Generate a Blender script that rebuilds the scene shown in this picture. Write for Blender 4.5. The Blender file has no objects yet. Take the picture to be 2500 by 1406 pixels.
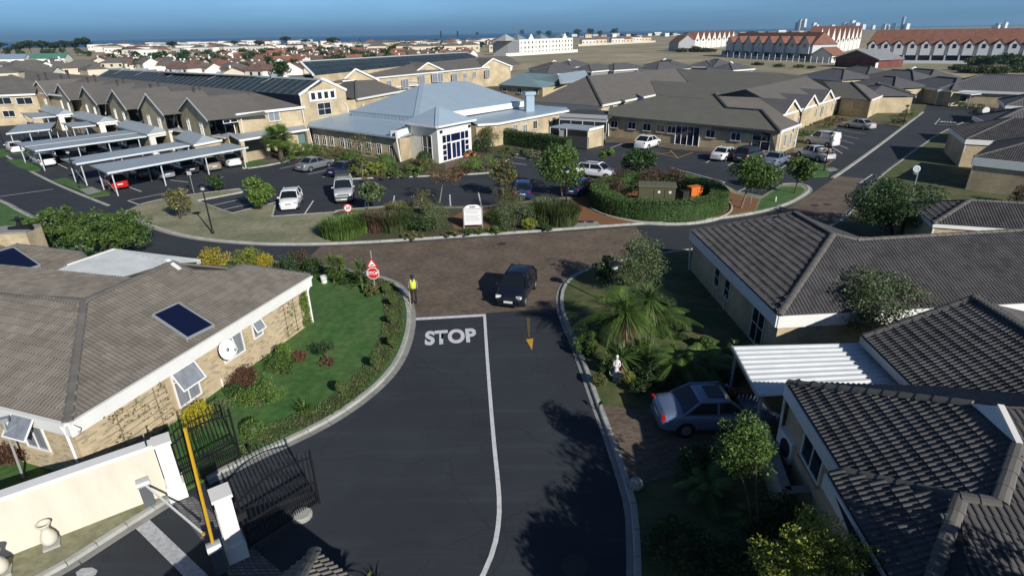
import bpy, bmesh, math, random
import numpy as np
from mathutils import Vector, Matrix
rnd = random.Random(7)
rad = math.radians
SC = bpy.context.scene
COL = SC.collection

# ------------------------------------------------------------------ camera
CAM_H = 14.0
FPX = 1400.0                       # focal length in photo pixels (photo 2500 x 1406)
PITCH = math.atan(623 / FPX)
ROLL = math.atan(0.0165)
_sp, _cp, _sr, _cr = math.sin(PITCH), math.cos(PITCH), math.sin(ROLL), math.cos(ROLL)
FWD = Vector((0, _cp, -_sp))
_U0 = Vector((0, _sp, _cp))
_R0 = Vector((1, 0, 0))
RGT = _cr * _R0 - _sr * _U0
UPV = _sr * _R0 + _cr * _U0
CAMP = Vector((0, 0, CAM_H))
cam_d = bpy.data.cameras.new('camera')
cam_d.sensor_fit = 'HORIZONTAL'
cam_d.sensor_width = 36.0
cam_d.lens = 36.0 * FPX / 2500.0
cam_d.clip_start = 0.1
cam_d.clip_end = 90000.0
cam = bpy.data.objects.new('camera', cam_d)
COL.objects.link(cam)
cam.matrix_world = Matrix(((RGT.x, UPV.x, -FWD.x, 0), (RGT.y, UPV.y, -FWD.y, 0), (RGT.z, UPV.z, -FWD.z, CAM_H), (0, 0, 0, 1)))
SC.camera = cam

# ------------------------------------------------------------------ world and sun
SUN_EL, SUN_AZ = rad(27.5), rad(144.3)        # azimuth clockwise from +Y
SUN_DIR = Vector((math.sin(SUN_AZ) * math.cos(SUN_EL), math.cos(SUN_AZ) * math.cos(SUN_EL), math.sin(SUN_EL)))
world = bpy.data.worlds.new('World')
SC.world = world
world.use_nodes = True
_wt = world.node_tree
_bg = _wt.nodes['Background']
_sky = _wt.nodes.new('ShaderNodeTexSky')
_sky.sky_type = 'NISHITA'
_sky.sun_disc = False
_sky.sun_elevation = SUN_EL
_sky.sun_rotation = SUN_AZ
_sky.air_density = 1.0
_sky.dust_density = 0.6
_sky.ozone_density = 2.0
_tc = _wt.nodes.new('ShaderNodeTexCoord')
_sep = _wt.nodes.new('ShaderNodeSeparateXYZ')
_wt.links.new(_tc.outputs['Generated'], _sep.inputs[0])
_ramp = _wt.nodes.new('ShaderNodeValToRGB')
_el = _ramp.color_ramp.elements
_el[0].position = 0.0
_el[0].color = (0.46, 1.10, 2.5, 1)
_el[1].position = 0.5
_el[1].color = (0.62, 0.74, 0.95, 1)
for _p, _c in ((0.012, (0.50, 1.10, 2.45, 1)), (0.055, (0.78, 1.32, 2.35, 1)), (0.14, (0.60, 0.84, 1.3, 1))):
    e = _el.new(_p); e.color = _c
_wt.links.new(_sep.outputs['Z'], _ramp.inputs[0])
_mul = _wt.nodes.new('ShaderNodeMix')
_mul.data_type = 'RGBA'
_mul.blend_type = 'MULTIPLY'
_mul.inputs[0].default_value = 1.0
_wt.links.new(_sky.outputs[0], _mul.inputs[6])
_wt.links.new(_ramp.outputs[0], _mul.inputs[7])
_mp = _wt.nodes.new('ShaderNodeMapping'); _mp.inputs['Scale'].default_value = (2.2, 2.2, 26)
_wt.links.new(_tc.outputs['Generated'], _mp.inputs[0])
_nz = _wt.nodes.new('ShaderNodeTexNoise'); _nz.inputs['Scale'].default_value = 2.4; _nz.inputs['Detail'].default_value = 7
_wt.links.new(_mp.outputs[0], _nz.inputs['Vector'])
_mr = _wt.nodes.new('ShaderNodeMapRange'); _wt.links.new(_nz.outputs['Fac'], _mr.inputs[0])
_mr.inputs[1].default_value = 0.35; _mr.inputs[2].default_value = 0.75; _mr.inputs[3].default_value = 0.95; _mr.inputs[4].default_value = 1.10
_m2 = _wt.nodes.new('ShaderNodeMix'); _m2.data_type = 'RGBA'; _m2.blend_type = 'MULTIPLY'; _m2.inputs[0].default_value = 1.0
_wt.links.new(_mul.outputs[2], _m2.inputs[6]); _wt.links.new(_mr.outputs[0], _m2.inputs[7])
_wt.links.new(_m2.outputs[2], _bg.inputs[0])
_bg.inputs[1].default_value = 0.052
sun_d = bpy.data.lights.new('sun', 'SUN')
sun_d.energy = 5.0
sun_d.angle = rad(0.5)
sun_d.color = (1.0, 0.955, 0.88)
sun = bpy.data.objects.new('sun', sun_d)
COL.objects.link(sun)
sun.location = (30, -40, 40)
sun.rotation_euler = SUN_DIR.to_track_quat('Z', 'Y').to_euler()
SC.view_settings.view_transform = 'Standard'
SC.view_settings.look = 'None'
SC.view_settings.exposure = 0.1
SC.view_settings.gamma = 1.0
SC.view_settings.use_curve_mapping = False
SC.cycles.max_bounces = 5
SC.cycles.diffuse_bounces = 2
SC.cycles.glossy_bounces = 2
SC.cycles.transmission_bounces = 3
SC.cycles.transparent_max_bounces = 6
SC.cycles.caustics_reflective = False
SC.cycles.caustics_refractive = False
SC.cycles.use_denoising = True
SC.cycles.use_adaptive_sampling = True

# ------------------------------------------------------------------ survey: photo pixel -> point in the place
def ray(px, py):
    return FWD + (px - 1250.0) / FPX * RGT - (py - 703.0) / FPX * UPV
def at(px, py, z=0.0):
    d = ray(px, py)
    return CAMP + d * ((z - CAM_H) / d.z)
def on_plane(px, py, p, n):
    d = ray(px, py)
    return CAMP + d * ((p - CAMP).dot(n) / d.dot(n))
def above(px, py, base):
    """point at pixel (px,py) standing over the ground point base"""
    d = ray(px, py)
    t = math.hypot(base.x, base.y) / math.hypot(d.x, d.y)
    return CAMP + d * t
def depth(p):
    return (p - CAMP).dot(FWD)
def pix(p):
    q = p - CAMP
    zc = q.dot(FWD)
    return 1250 + FPX * q.dot(RGT) / zc, 703 - FPX * q.dot(UPV) / zc

# ------------------------------------------------------------------ objects
def tag(o, label=None, cat=None, group=None, kind=None):
    if label: o['label'] = label
    if cat: o['category'] = cat
    if group: o['group'] = group
    if kind: o['kind'] = kind
    return o
def thing(name, label, cat, loc=(0, 0, 0), rz=0.0, group=None):
    o = bpy.data.objects.new(name, None)
    o.empty_display_size = 0.3
    o.location = loc
    o.rotation_euler = (0, 0, rz)
    COL.objects.link(o)
    return tag(o, label, cat, group)
def world_of(o):
    m = Matrix.Identity(4)
    while o is not None:
        m = o.matrix_basis @ m
        o = o.parent
    return m
def link_mesh(name, me, mat, parent=None, kind=None):
    o = bpy.data.objects.new(name, me)
    COL.objects.link(o)
    if mat is not None and not me.materials:
        for m in (mat if isinstance(mat, (list, tuple)) else [mat]):
            me.materials.append(m)
    if parent is not None: o.parent = parent
    if kind: o['kind'] = kind
    return o
class MB:
    """collects faces; build() links them as one mesh object"""
    def __init__(s):
        s.v = []; s.f = []; s.uv = {}; s.mi = []; s.cur = 0
    def add(s, pts, faces, uvs=None):
        b = len(s.v)
        s.v.extend([tuple(p) for p in pts])
        for k, f in enumerate(faces):
            if uvs is not None: s.uv[len(s.f)] = uvs[k]
            s.f.append([i + b for i in f]); s.mi.append(s.cur)
        return s
    def quad(s, a, b, c, d, uv=None):
        return s.add([a, b, c, d], [(0, 1, 2, 3)], [uv] if uv else None)
    def poly(s, pts):
        return s.add(pts, [tuple(range(len(pts)))])
    def box(s, c, size, rz=0.0, axes=None):
        hx, hy, hz = size[0] / 2, size[1] / 2, size[2] / 2
        if axes is None:
            ca, sa = math.cos(rz), math.sin(rz)
            ax, ay, az = Vector((ca, sa, 0)), Vector((-sa, ca, 0)), Vector((0, 0, 1))
        else: ax, ay, az = axes
        c = Vector(c)
        P = [c + ax * (hx * i) + ay * (hy * j) + az * (hz * k) for k in (-1, 1) for j in (-1, 1) for i in (-1, 1)]
        return s.add(P, [(0, 2, 3, 1), (4, 5, 7, 6), (0, 1, 5, 4), (2, 6, 7, 3), (0, 4, 6, 2), (1, 3, 7, 5)])
    def beam(s, p, q, w, h, up=Vector((0, 0, 1))):
        p, q = Vector(p), Vector(q)
        d = q - p
        L = d.length
        if L < 1e-6: return s
        ax = d / L
        ay = up.cross(ax)
        if ay.length < 1e-4: ay = Vector((1, 0, 0)).cross(ax)
        ay.normalize()
        return s.box((p + q) / 2, (L, w, h), axes=(ax, ay, ax.cross(ay)))
    def tube(s, p, q, r0, r1=None, n=8, cap=True):
        if r1 is None: r1 = r0
        p, q = Vector(p), Vector(q)
        ax = (q - p)
        if ax.length < 1e-6: return s
        ax.normalize()
        u = ax.orthogonal().normalized(); w = ax.cross(u)
        P = []
        for c, r in ((p, r0), (q, r1)):
            for i in range(n):
                a = 2 * math.pi * i / n
                P.append(c + u * (r * math.cos(a)) + w * (r * math.sin(a)))
        F = [(i, (i + 1) % n, n + (i + 1) % n, n + i) for i in range(n)]
        if cap: F += [tuple(range(n - 1, -1, -1)), tuple(range(n, 2 * n))]
        return s.add(P, F)
    def lathe(s, prof, c=(0, 0, 0), n=16):
        P = []; F = []
        for r, z in prof:
            for i in range(n):
                a = 2 * math.pi * i / n
                P.append((c[0] + r * math.cos(a), c[1] + r * math.sin(a), c[2] + z))
        for k in range(len(prof) - 1):
            for i in range(n):
                j = (i + 1) % n
                F.append((k * n + i, k * n + j, (k + 1) * n + j, (k + 1) * n + i))
        F.append(tuple(range(n - 1, -1, -1)))
        F.append(tuple((len(prof) - 1) * n + i for i in range(n)))
        return s.add(P, F)
    def prism(s, poly, z0, z1):
        n = len(poly)
        if sum(poly[i][0] * poly[(i + 1) % n][1] - poly[(i + 1) % n][0] * poly[i][1] for i in range(n)) < 0: poly = poly[::-1]
        P = [(p[0], p[1], z0) for p in poly] + [(p[0], p[1], z1) for p in poly]
        F = [tuple(range(n - 1, -1, -1)), tuple(range(n, 2 * n))] + [(i, (i + 1) % n, n + (i + 1) % n, n + i) for i in range(n)]
        return s.add(P, F)
    def slab(s, pts, t):
        """planar polygon in space thickened downwards by t"""
        n = len(pts)
        P = [Vector(p) for p in pts] + [Vector(p) - Vector((0, 0, t)) for p in pts]
        F = [tuple(range(n)), tuple(range(2 * n - 1, n - 1, -1))] + [(i, n + i, n + (i + 1) % n, (i + 1) % n) for i in range(n)]
        return s.add(P, F)
    def build(s, name, mat, parent=None, smooth=False, local=False, kind=None, origin=True):
        me = bpy.data.meshes.new(name)
        vs = s.v
        loc = None
        if parent is not None:
            if not local:
                inv = world_of(parent).inverted()
                vs = [inv @ Vector(v) for v in vs]
        elif origin and len(vs):
            a = np.array(vs)
            loc = Vector(((a[:, 0].min() + a[:, 0].max()) / 2, (a[:, 1].min() + a[:, 1].max()) / 2, a[:, 2].min()))
            vs = (a - np.array(loc)).tolist()
        me.from_pydata([tuple(v) for v in vs], [], s.f)
        if s.uv:
            ul = me.uv_layers.new(name='UVMap')
            for fi, uv in s.uv.items():
                p = me.polygons[fi]
                for k, li in enumerate(p.loop_indices): ul.data[li].uv = uv[k]
        if isinstance(mat, (list, tuple)):
            for p, m in zip(me.polygons, s.mi): p.material_index = m
        if smooth:
            me.polygons.foreach_set('use_smooth', [True] * len(me.polygons))
        me.update()
        o = link_mesh(name, me, mat, parent, kind)
        if loc is not None: o.location = loc
        return o
def np_mesh(name, V, F4, smooth=False):
    """V (n,3) float array, F4 (m,4) int array of quads"""
    me = bpy.data.meshes.new(name)
    V = np.asarray(V, dtype=np.float32); F4 = np.asarray(F4, dtype=np.int32)
    me.vertices.add(len(V)); me.vertices.foreach_set('co', V.ravel())
    k = F4.shape[1]
    me.loops.add(F4.size); me.loops.foreach_set('vertex_index', F4.ravel())
    me.polygons.add(len(F4)); me.polygons.foreach_set('loop_start', np.arange(0, F4.size, k, dtype=np.int32))
    try: me.polygons.foreach_set('loop_total', np.full(len(F4), k, dtype=np.int32))
    except Exception: pass
    me.polygons.foreach_set('use_smooth', np.full(len(F4), smooth, dtype=bool))
    me.update(calc_edges=True)
    return me
def copy_tree(o, parent=None):
    c = o.copy()
    COL.objects.link(c)
    c.parent = parent
    for ch in o.children: copy_tree(ch, c)
    return c

# ------------------------------------------------------------------ materials
MATS = {}
def nodes_of(name):
    m = bpy.data.materials.new(name)
    m.use_nodes = True
    nt = m.node_tree
    return m, nt, nt.nodes['Principled BSDF']
def col4(c): return (c[0], c[1], c[2], 1)
def mat(name, base, rough=0.7, var=0.0, scale=3.0, metal=0.0, bump=0.0, bscale=None, spec=None, var2=None, scale2=0.25, coat=0.0, isl=0.0, spot=0.0, emit=None, trans=0.0, coord='world', detail=6.0, stretch=None):
    """principled material; var = lightness variation by noise, var2 = a second colour mixed in large patches, isl = variation per loose piece"""
    if name in MATS: return MATS[name]
    m, nt, b = nodes_of(name)
    L = nt.links.new
    N = nt.nodes.new
    b.inputs['Base Color'].default_value = col4(base)
    b.inputs['Roughness'].default_value = rough
    b.inputs['Metallic'].default_value = metal
    if spec is not None: b.inputs['Specular IOR Level'].default_value = spec
    if coat: b.inputs['Coat Weight'].default_value = coat; b.inputs['Coat Roughness'].default_value = 0.05
    out = None
    if coord == 'world':
        g = N('ShaderNodeNewGeometry'); pos = g.outputs['Position']
    else:
        g = N('ShaderNodeTexCoord'); pos = g.outputs['Object']
    if stretch:
        mp = N('ShaderNodeMapping'); L(pos, mp.inputs[0]); mp.inputs['Scale'].default_value = stretch; pos = mp.outputs[0]
    def noise(sc, det=detail):
        n = N('ShaderNodeTexNoise'); n.inputs['Scale'].default_value = sc; n.inputs['Detail'].default_value = det; n.inputs['Roughness'].default_value = 0.6
        L(pos, n.inputs['Vector']); return n.outputs['Fac']
    src = None
    if var2 is not None:
        r = N('ShaderNodeValToRGB'); L(noise(scale2, 4.0), r.inputs[0])
        r.color_ramp.elements[0].position = 0.38; r.color_ramp.elements[1].position = 0.62
        r.color_ramp.elements[0].color = col4(base); r.color_ramp.elements[1].color = col4(var2)
        src = r.outputs[0]
    def scaled(src, fac, amt):
        mr = N('ShaderNodeMapRange'); L(fac, mr.inputs[0])
        mr.inputs[1].default_value = 0.25 if amt > 0 else 0; mr.inputs[2].default_value = 0.75 if amt > 0 else 1
        a = abs(amt); mr.inputs[3].default_value = 1 - a; mr.inputs[4].default_value = 1 + a
        mx = N('ShaderNodeMix'); mx.data_type = 'RGBA'; mx.blend_type = 'MULTIPLY'; mx.inputs[0].default_value = 1
        if src is None: mx.inputs[6].default_value = col4(base)
        else: L(src, mx.inputs[6])
        L(mr.outputs[0], mx.inputs[7])
        return mx.outputs[2]
    if var: src = scaled(src, noise(scale), var)
    if isl:
        gi = N('ShaderNodeNewGeometry'); oi = N('ShaderNodeObjectInfo')
        ad = N('ShaderNodeMath'); ad.operation = 'ADD'; L(gi.outputs['Random Per Island'], ad.inputs[0]); L(oi.outputs['Random'], ad.inputs[1])
        fr = N('ShaderNodeMath'); fr.operation = 'FRACT'; L(ad.outputs[0], fr.inputs[0])
        src = scaled(src, fr.outputs[0], -isl)
        if spot:
            mr = N('ShaderNodeMapRange'); L(fr.outputs[0], mr.inputs[0]); mr.inputs[1].default_value = 1 - spot; mr.inputs[2].default_value = 1 - spot + .03; mr.inputs[3].default_value = 1; mr.inputs[4].default_value = .62
            mx = N('ShaderNodeMix'); mx.data_type = 'RGBA'; mx.blend_type = 'MULTIPLY'; mx.inputs[0].default_value = 1; L(src, mx.inputs[6]); L(mr.outputs[0], mx.inputs[7]); src = mx.outputs[2]
    if src is not None: L(src, b.inputs['Base Color'])
    if bump:
        bp = N('ShaderNodeBump'); bp.inputs['Strength'].default_value = bump; bp.inputs['Distance'].default_value = 0.02
        L(noise(bscale or scale * 6), bp.inputs['Height']); L(bp.outputs[0], b.inputs['Normal'])
    if emit: b.inputs['Emission Color'].default_value = col4(emit[0]); b.inputs['Emission Strength'].default_value = emit[1]
    if trans:
        # thin leaves let some light through
        t = N('ShaderNodeBsdfTranslucent'); ms = N('ShaderNodeMixShader'); ms.inputs[0].default_value = trans
        t.inputs[0].default_value = col4(base)
        if src is not None: L(src, t.inputs[0])
        o = nt.nodes['Material Output']
        L(b.outputs[0], ms.inputs[1]); L(t.outputs[0], ms.inputs[2]); L(ms.outputs[0], o.inputs[0])
    MATS[name] = m
    return m
def brick_mat(name, c1, c2, mortar, bw=0.23, bh=0.085, mort=0.006, rough=0.85, offset=0.5, uv=True, big=0.25):
    if name in MATS: return MATS[name]
    m, nt, b = nodes_of(name)
    L = nt.links.new; N = nt.nodes.new
    br = N('ShaderNodeTexBrick')
    br.inputs['Color1'].default_value = col4(c1); br.inputs['Color2'].default_value = col4(c2); br.inputs['Mortar'].default_value = col4(mortar)
    br.inputs['Scale'].default_value = 1.0; br.inputs['Brick Width'].default_value = bw; br.inputs['Row Height'].default_value = bh
    br.inputs['Mortar Size'].default_value = mort; br.inputs['Bias'].default_value = -0.1; br.offset = offset
    if uv:
        t = N('ShaderNodeUVMap'); L(t.outputs[0], br.inputs['Vector'])
    else:
        t = N('ShaderNodeNewGeometry'); L(t.outputs['Position'], br.inputs['Vector'])
    g = N('ShaderNodeNewGeometry')
    n1 = N('ShaderNodeTexNoise'); n1.inputs['Scale'].default_value = 0.5; n1.inputs['Detail'].default_value = 8; L(g.outputs['Position'], n1.inputs['Vector'])
    mr = N('ShaderNodeMapRange'); L(n1.outputs['Fac'], mr.inputs[0]); mr.inputs[1].default_value = 0.3; mr.inputs[2].default_value = 0.7; mr.inputs[3].default_value = 1 - big; mr.inputs[4].default_value = 1 + big
    mx = N('ShaderNodeMix'); mx.data_type = 'RGBA'; mx.blend_type = 'MULTIPLY'; mx.inputs[0].default_value = 1
    L(br.outputs['Color'], mx.inputs[6]); L(mr.outputs[0], mx.inputs[7]); L(mx.outputs[2], b.inputs['Base Color'])
    b.inputs['Roughness'].default_value = rough
    bp = N('ShaderNodeBump'); bp.inputs['Strength'].default_value = 0.5; bp.inputs['Distance'].default_value = 0.01; bp.invert = True
    L(br.outputs['Fac'], bp.inputs['Height']); L(bp.outputs[0], b.inputs['Normal'])
    MATS[name] = m
    return m
def wave_mat(name, base, rough, pitch, bump=0.6, var=0.12, metal=0.0, rows=0.0, depthm=0.03):
    """ribs along the v direction of the UV map (metres); rows adds courses across"""
    if name in MATS: return MATS[name]
    m, nt, b = nodes_of(name)
    L = nt.links.new; N = nt.nodes.new
    t = N('ShaderNodeUVMap'); sp = N('ShaderNodeSeparateXYZ'); L(t.outputs[0], sp.inputs[0])
    def saw(sock, p, fn='SINE'):
        a = N('ShaderNodeMath'); a.operation = 'MULTIPLY'; L(sock, a.inputs[0]); a.inputs[1].default_value = (2 * math.pi / p) if fn == 'SINE' else 1 / p
        c = N('ShaderNodeMath'); c.operation = fn; L(a.outputs[0], c.inputs[0]); return c.outputs[0]
    h = saw(sp.outputs['X'], pitch)
    if rows:
        r = saw(sp.outputs['Y'], rows, 'FRACT')
        ad = N('ShaderNodeMath'); ad.operation = 'MULTIPLY_ADD'; L(r, ad.inputs[0]); ad.inputs[1].default_value = -1.2; L(h, ad.inputs[2]); h = ad.outputs[0]
    bp = N('ShaderNodeBump'); bp.inputs['Strength'].default_value = bump; bp.inputs['Distance'].default_value = depthm; L(h, bp.inputs['Height']); L(bp.outputs[0], b.inputs['Normal'])
    g = N('ShaderNodeNewGeometry')
    n1 = N('ShaderNodeTexNoise'); n1.inputs['Scale'].default_value = 0.6; n1.inputs['Detail'].default_value = 9; n1.inputs['Roughness'].default_value = 0.65; L(g.outputs['Position'], n1.inputs['Vector'])
    mr = N('ShaderNodeMapRange'); L(n1.outputs['Fac'], mr.inputs[0]); mr.inputs[1].default_value = 0.3; mr.inputs[2].default_value = 0.7; mr.inputs[3].default_value = 1 - var; mr.inputs[4].default_value = 1 + var
    mx = N('ShaderNodeMix'); mx.data_type = 'RGBA'; mx.blend_type = 'MULTIPLY'; mx.inputs[0].default_value = 1
    mx.inputs[6].default_value = col4(base); L(mr.outputs[0], mx.inputs[7]); L(mx.outputs[2], b.inputs['Base Color'])
    b.inputs['Roughness'].default_value = rough; b.inputs['Metallic'].default_value = metal
    MATS[name] = m
    return m

WHITE = mat('white_paint', (0.78, 0.78, 0.76), 0.5, var=0.05, scale=1.5)
WHITE_D = mat('white_plaster', (0.74, 0.73, 0.69), 0.8, var=0.08, scale=0.8, bump=0.15)
CREAM = mat('cream_plaster', (0.64, 0.60, 0.50), 0.85, var=0.12, scale=1.6, bump=0.15, stretch=(1, 1, 0.25))
STEEL = mat('grey_steel', (0.33, 0.36, 0.38), 0.45, metal=0.3, var=0.08)
BLACK = mat('black_metal', (0.012, 0.012, 0.014), 0.4)
CONC = mat('kerb_concrete', (0.36, 0.36, 0.33), 0.9, var=0.2, scale=2.5, bump=0.3, isl=0.10)
CONC_D = mat('concrete', (0.26, 0.26, 0.24), 0.9, var=0.22, scale=1.2, bump=0.3)
GLASS = mat('window_glass', (0.015, 0.02, 0.03), 0.06, spec=0.6)
GLASS_B = mat('blue_glass', (0.008, 0.012, 0.045), 0.08, spec=0.4)
CURTAIN = mat('pale_curtain_glass', (0.22, 0.24, 0.27), 0.12, var=0.3, scale=5.0, spec=0.6, stretch=(1, 1, 0.08))
BRICK = brick_mat('yellow_face_brick', (0.535, 0.44, 0.285), (0.43, 0.34, 0.205), (0.46, 0.39, 0.275))
BRICK_S = mat('yellow_brick_piece', (0.53, 0.435, 0.29), 0.85, var=0.14, scale=1.2, isl=0.15, spot=0.24)
MORTAR = mat('mortar', (0.44, 0.35, 0.22), 0.9, var=0.1)
TILE_BR = mat('brown_roof_tile', (0.168, 0.149, 0.128), 0.8, var=0.20, scale=0.9, isl=0.15)
TILE_GR = mat('charcoal_roof_tile', (0.078, 0.074, 0.075), 0.75, var=0.24, scale=0.9, isl=0.18)
TILE_CAP = mat('ridge_cap_tile', (0.125, 0.118, 0.108), 0.85, var=0.15, scale=1.5, isl=0.10)
ROOF_BR = wave_mat('brown_tiled_roof', (0.134, 0.124, 0.112), 0.85, 0.30, bump=0.5, rows=0.35)
ROOF_GR = wave_mat('grey_tiled_roof', (0.105, 0.105, 0.112), 0.8, 0.30, bump=0.6, rows=0.35)
ROOF_OL = wave_mat('olive_tiled_roof', (0.128, 0.126, 0.105), 0.85, 0.30, bump=0.6, rows=0.35)
ROOF_RED = wave_mat('red_brown_roof', (0.165, 0.098, 0.078), 0.85, 0.30, bump=0.5, rows=0.35, var=0.3)
ROOF_OR = wave_mat('orange_red_roof', (0.25, 0.112, 0.072), 0.85, 0.30, bump=0.4, rows=0.35, var=0.2)
METAL_B = wave_mat('pale_blue_metal_roof', (0.315, 0.405, 0.485), 0.45, 0.7, bump=0.35, var=0.05)
METAL_G = wave_mat('pale_grey_metal_roof', (0.32, 0.37, 0.41), 0.5, 0.25, bump=0.5, var=0.08)
METAL_W = mat('white_metal_sheet', (0.66, 0.69, 0.70), 0.45, var=0.08, scale=1.2)
SOLAR_R = wave_mat('dark_collector_roof', (0.030, 0.046, 0.058), 0.5, 1.1, bump=0.5, var=0.4, rows=1.9)
SOLAR = mat('solar_glass', (0.006, 0.010, 0.035), 0.22, spec=0.45)
ALU = mat('aluminium', (0.55, 0.58, 0.60), 0.35, metal=0.5)
PIPE = mat('pipe_white', (0.76, 0.77, 0.76), 0.45)
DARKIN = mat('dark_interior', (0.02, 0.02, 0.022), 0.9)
# ================================================================== ground, roads, kerbs
LAND = mat('dry_field', (0.36, 0.295, 0.19), 0.95, var=0.35, scale=0.06, var2=(0.22, 0.205, 0.12), scale2=0.02, detail=9)
SEA = mat('sea_water', (0.020, 0.085, 0.20), 0.45, var=0.12, scale=0.002, stretch=(0.2, 1.5, 1))
def asphalt_mat():
    m, nt, b = nodes_of('asphalt'); L = nt.links.new; N = nt.nodes.new
    g = N('ShaderNodeNewGeometry'); P = g.outputs['Position']
    def noise(sc, det, rot=0.0, st=(1, 1, 1)):
        mp = N('ShaderNodeMapping'); mp.inputs['Rotation'].default_value = (0, 0, rot); mp.inputs['Scale'].default_value = st; L(P, mp.inputs[0])
        n = N('ShaderNodeTexNoise'); n.inputs['Scale'].default_value = sc; n.inputs['Detail'].default_value = det; n.inputs['Roughness'].default_value = .65; L(mp.outputs[0], n.inputs['Vector']); return n.outputs['Fac']
    def fac(src, a, b_, lo, hi):
        mr = N('ShaderNodeMapRange'); L(src, mr.inputs[0])
        for k, v in zip((1, 2, 3, 4), (a, b_, lo, hi)): mr.inputs[k].default_value = v
        return mr.outputs[0]
    def mulf(x, y):
        n = N('ShaderNodeMath'); n.operation = 'MULTIPLY'; L(x, n.inputs[0]); L(y, n.inputs[1]); return n.outputs[0]
    f = fac(noise(.16, 3), .35, .65, .84, 1.20)                       # old and newer surfacing
    f = mulf(f, fac(noise(1.0, 9, rad(-34), (.12, 1.6, 1)), .5, .72, 1.0, 1.35))   # scuffed wheel tracks
    f = mulf(f, fac(noise(34, 4), .3, .7, .72, 1.28))                 # aggregate
    f = mulf(f, fac(noise(.55, 8), .62, .72, 1.0, .62))               # oil stains
    v = N('ShaderNodeTexVoronoi'); v.feature = 'DISTANCE_TO_EDGE'; v.inputs['Scale'].default_value = .22
    wn = N('ShaderNodeTexNoise'); wn.inputs['Scale'].default_value = .8; wn.inputs['Detail'].default_value = 6; L(P, wn.inputs['Vector'])
    va = N('ShaderNodeVectorMath'); va.operation = 'ADD'; L(P, va.inputs[0]); L(wn.outputs['Color'], va.inputs[1]); L(va.outputs[0], v.inputs['Vector'])
    f = mulf(f, fac(v.outputs['Distance'], .0, .006, .62, 1.0))       # hairline cracks
    mx = N('ShaderNodeMix'); mx.data_type = 'RGBA'; mx.blend_type = 'MULTIPLY'; mx.inputs[0].default_value = 1; mx.inputs[6].default_value = (.026, .031, .039, 1); L(f, mx.inputs[7]); L(mx.outputs[2], b.inputs['Base Color'])
    b.inputs['Roughness'].default_value = .85
    bp = N('ShaderNodeBump'); bp.inputs['Strength'].default_value = .4; bp.inputs['Distance'].default_value = .02; L(noise(45, 3), bp.inputs['Height']); L(bp.outputs[0], b.inputs['Normal'])
    return m
ASPH = asphalt_mat()
LAWN = mat('lawn', (0.040, 0.115, 0.021), 0.9, var=0.45, scale=3.2, var2=(0.068, 0.135, 0.034), scale2=0.5, bump=0.8, bscale=22, detail=10)
LAWN_DRY = mat('dry_lawn', (0.270, 0.250, 0.165), 0.95, var=0.36, scale=4.5, var2=(0.170, 0.180, 0.100), scale2=0.35, bump=0.8, bscale=22, detail=10)
SOIL = mat('bed_soil', (0.075, 0.056, 0.034), 0.95, var=0.4, scale=4, var2=(0.05, 0.06, 0.025), scale2=0.8, bump=0.8, bscale=12)
CHIP = mat('orange_bark_chip', (0.20, 0.095, 0.038), 0.95, var=0.35, scale=14, bump=0.6, bscale=30)
PAVER = brick_mat('brown_brick_paving', (0.180, 0.136, 0.096), (0.100, 0.073, 0.054), (0.065, 0.058, 0.050), bw=0.22, bh=0.11, mort=0.008, uv=False, big=0.22)
COBBLE = brick_mat('grey_cobble', (0.19, 0.19, 0.185), (0.125, 0.125, 0.125), (0.05, 0.05, 0.05), bw=0.2, bh=0.11, mort=0.012, uv=False, big=0.2)
PAINT = mat('road_paint', (0.60, 0.61, 0.62), 0.7, var=0.22, scale=5)
PAINT_Y = mat('yellow_road_paint', (0.55, 0.31, 0.03), 0.7, var=0.2, scale=5)

def struct(name, mb, m, parent=None):
    return tag(mb.build(name, m, parent, origin=False), kind='structure')
def sheet(name, pts, z, m, parent=None):
    mb = MB(); mb.poly([(p[0], p[1], z) for p in pts]); return struct(name, mb, m, parent)
def P2(pxs, z=0.0):
    return [at(x, y, z) for x, y in pxs]
def smooth_line(pts, step=0.5, closed=False):
    """Catmull-Rom through the points, resampled evenly"""
    P = [Vector(p) for p in pts]; n = len(P); out = []
    rng = range(n) if closed else range(n - 1)
    for i in rng:
        p1, p2 = P[i], P[(i + 1) % n]
        p0 = P[i - 1] if (closed or i > 0) else p1 * 2 - p2
        p3 = P[(i + 2) % n] if (closed or i + 2 < n) else p2 * 2 - p1
        k = max(2, int((p2 - p1).length / 0.25))
        for j in range(k):
            t = j / k
            out.append(0.5 * ((2 * p1) + (p2 - p0) * t + (2 * p0 - 5 * p1 + 4 * p2 - p3) * t * t + (3 * p1 - p0 - 3 * p2 + p3) * t ** 3))
    if not closed: out.append(P[-1])
    res = [out[0]]; acc = 0
    for a, b in zip(out, out[1:]):
        acc += (b - a).length
        if acc >= step: res.append(b); acc = 0
    if (res[-1] - out[-1]).length > step * 0.3: res.append(out[-1])
    return res
_stone = MB()
_stone.add([(-.49, -.5, 0), (.49, -.5, 0), (.49, .5, 0), (-.49, .5, 0), (-.5, -.5, .0), (.5, -.5, .0), (.5, .5, .0), (-.5, .5, .0),
            (-.49, -.46, .8), (.49, -.46, .8), (.49, .5, .8), (-.49, .5, .8), (-.48, -.3, 1), (.48, -.3, 1), (.48, .47, 1), (-.48, .47, 1)],
           [(0, 1, 9, 8), (1, 2, 10, 9), (2, 3, 11, 10), (3, 0, 8, 11), (8, 9, 13, 12), (9, 10, 14, 13), (10, 11, 15, 14), (11, 8, 12, 15), (12, 13, 14, 15)])
_stone_me = None
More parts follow.
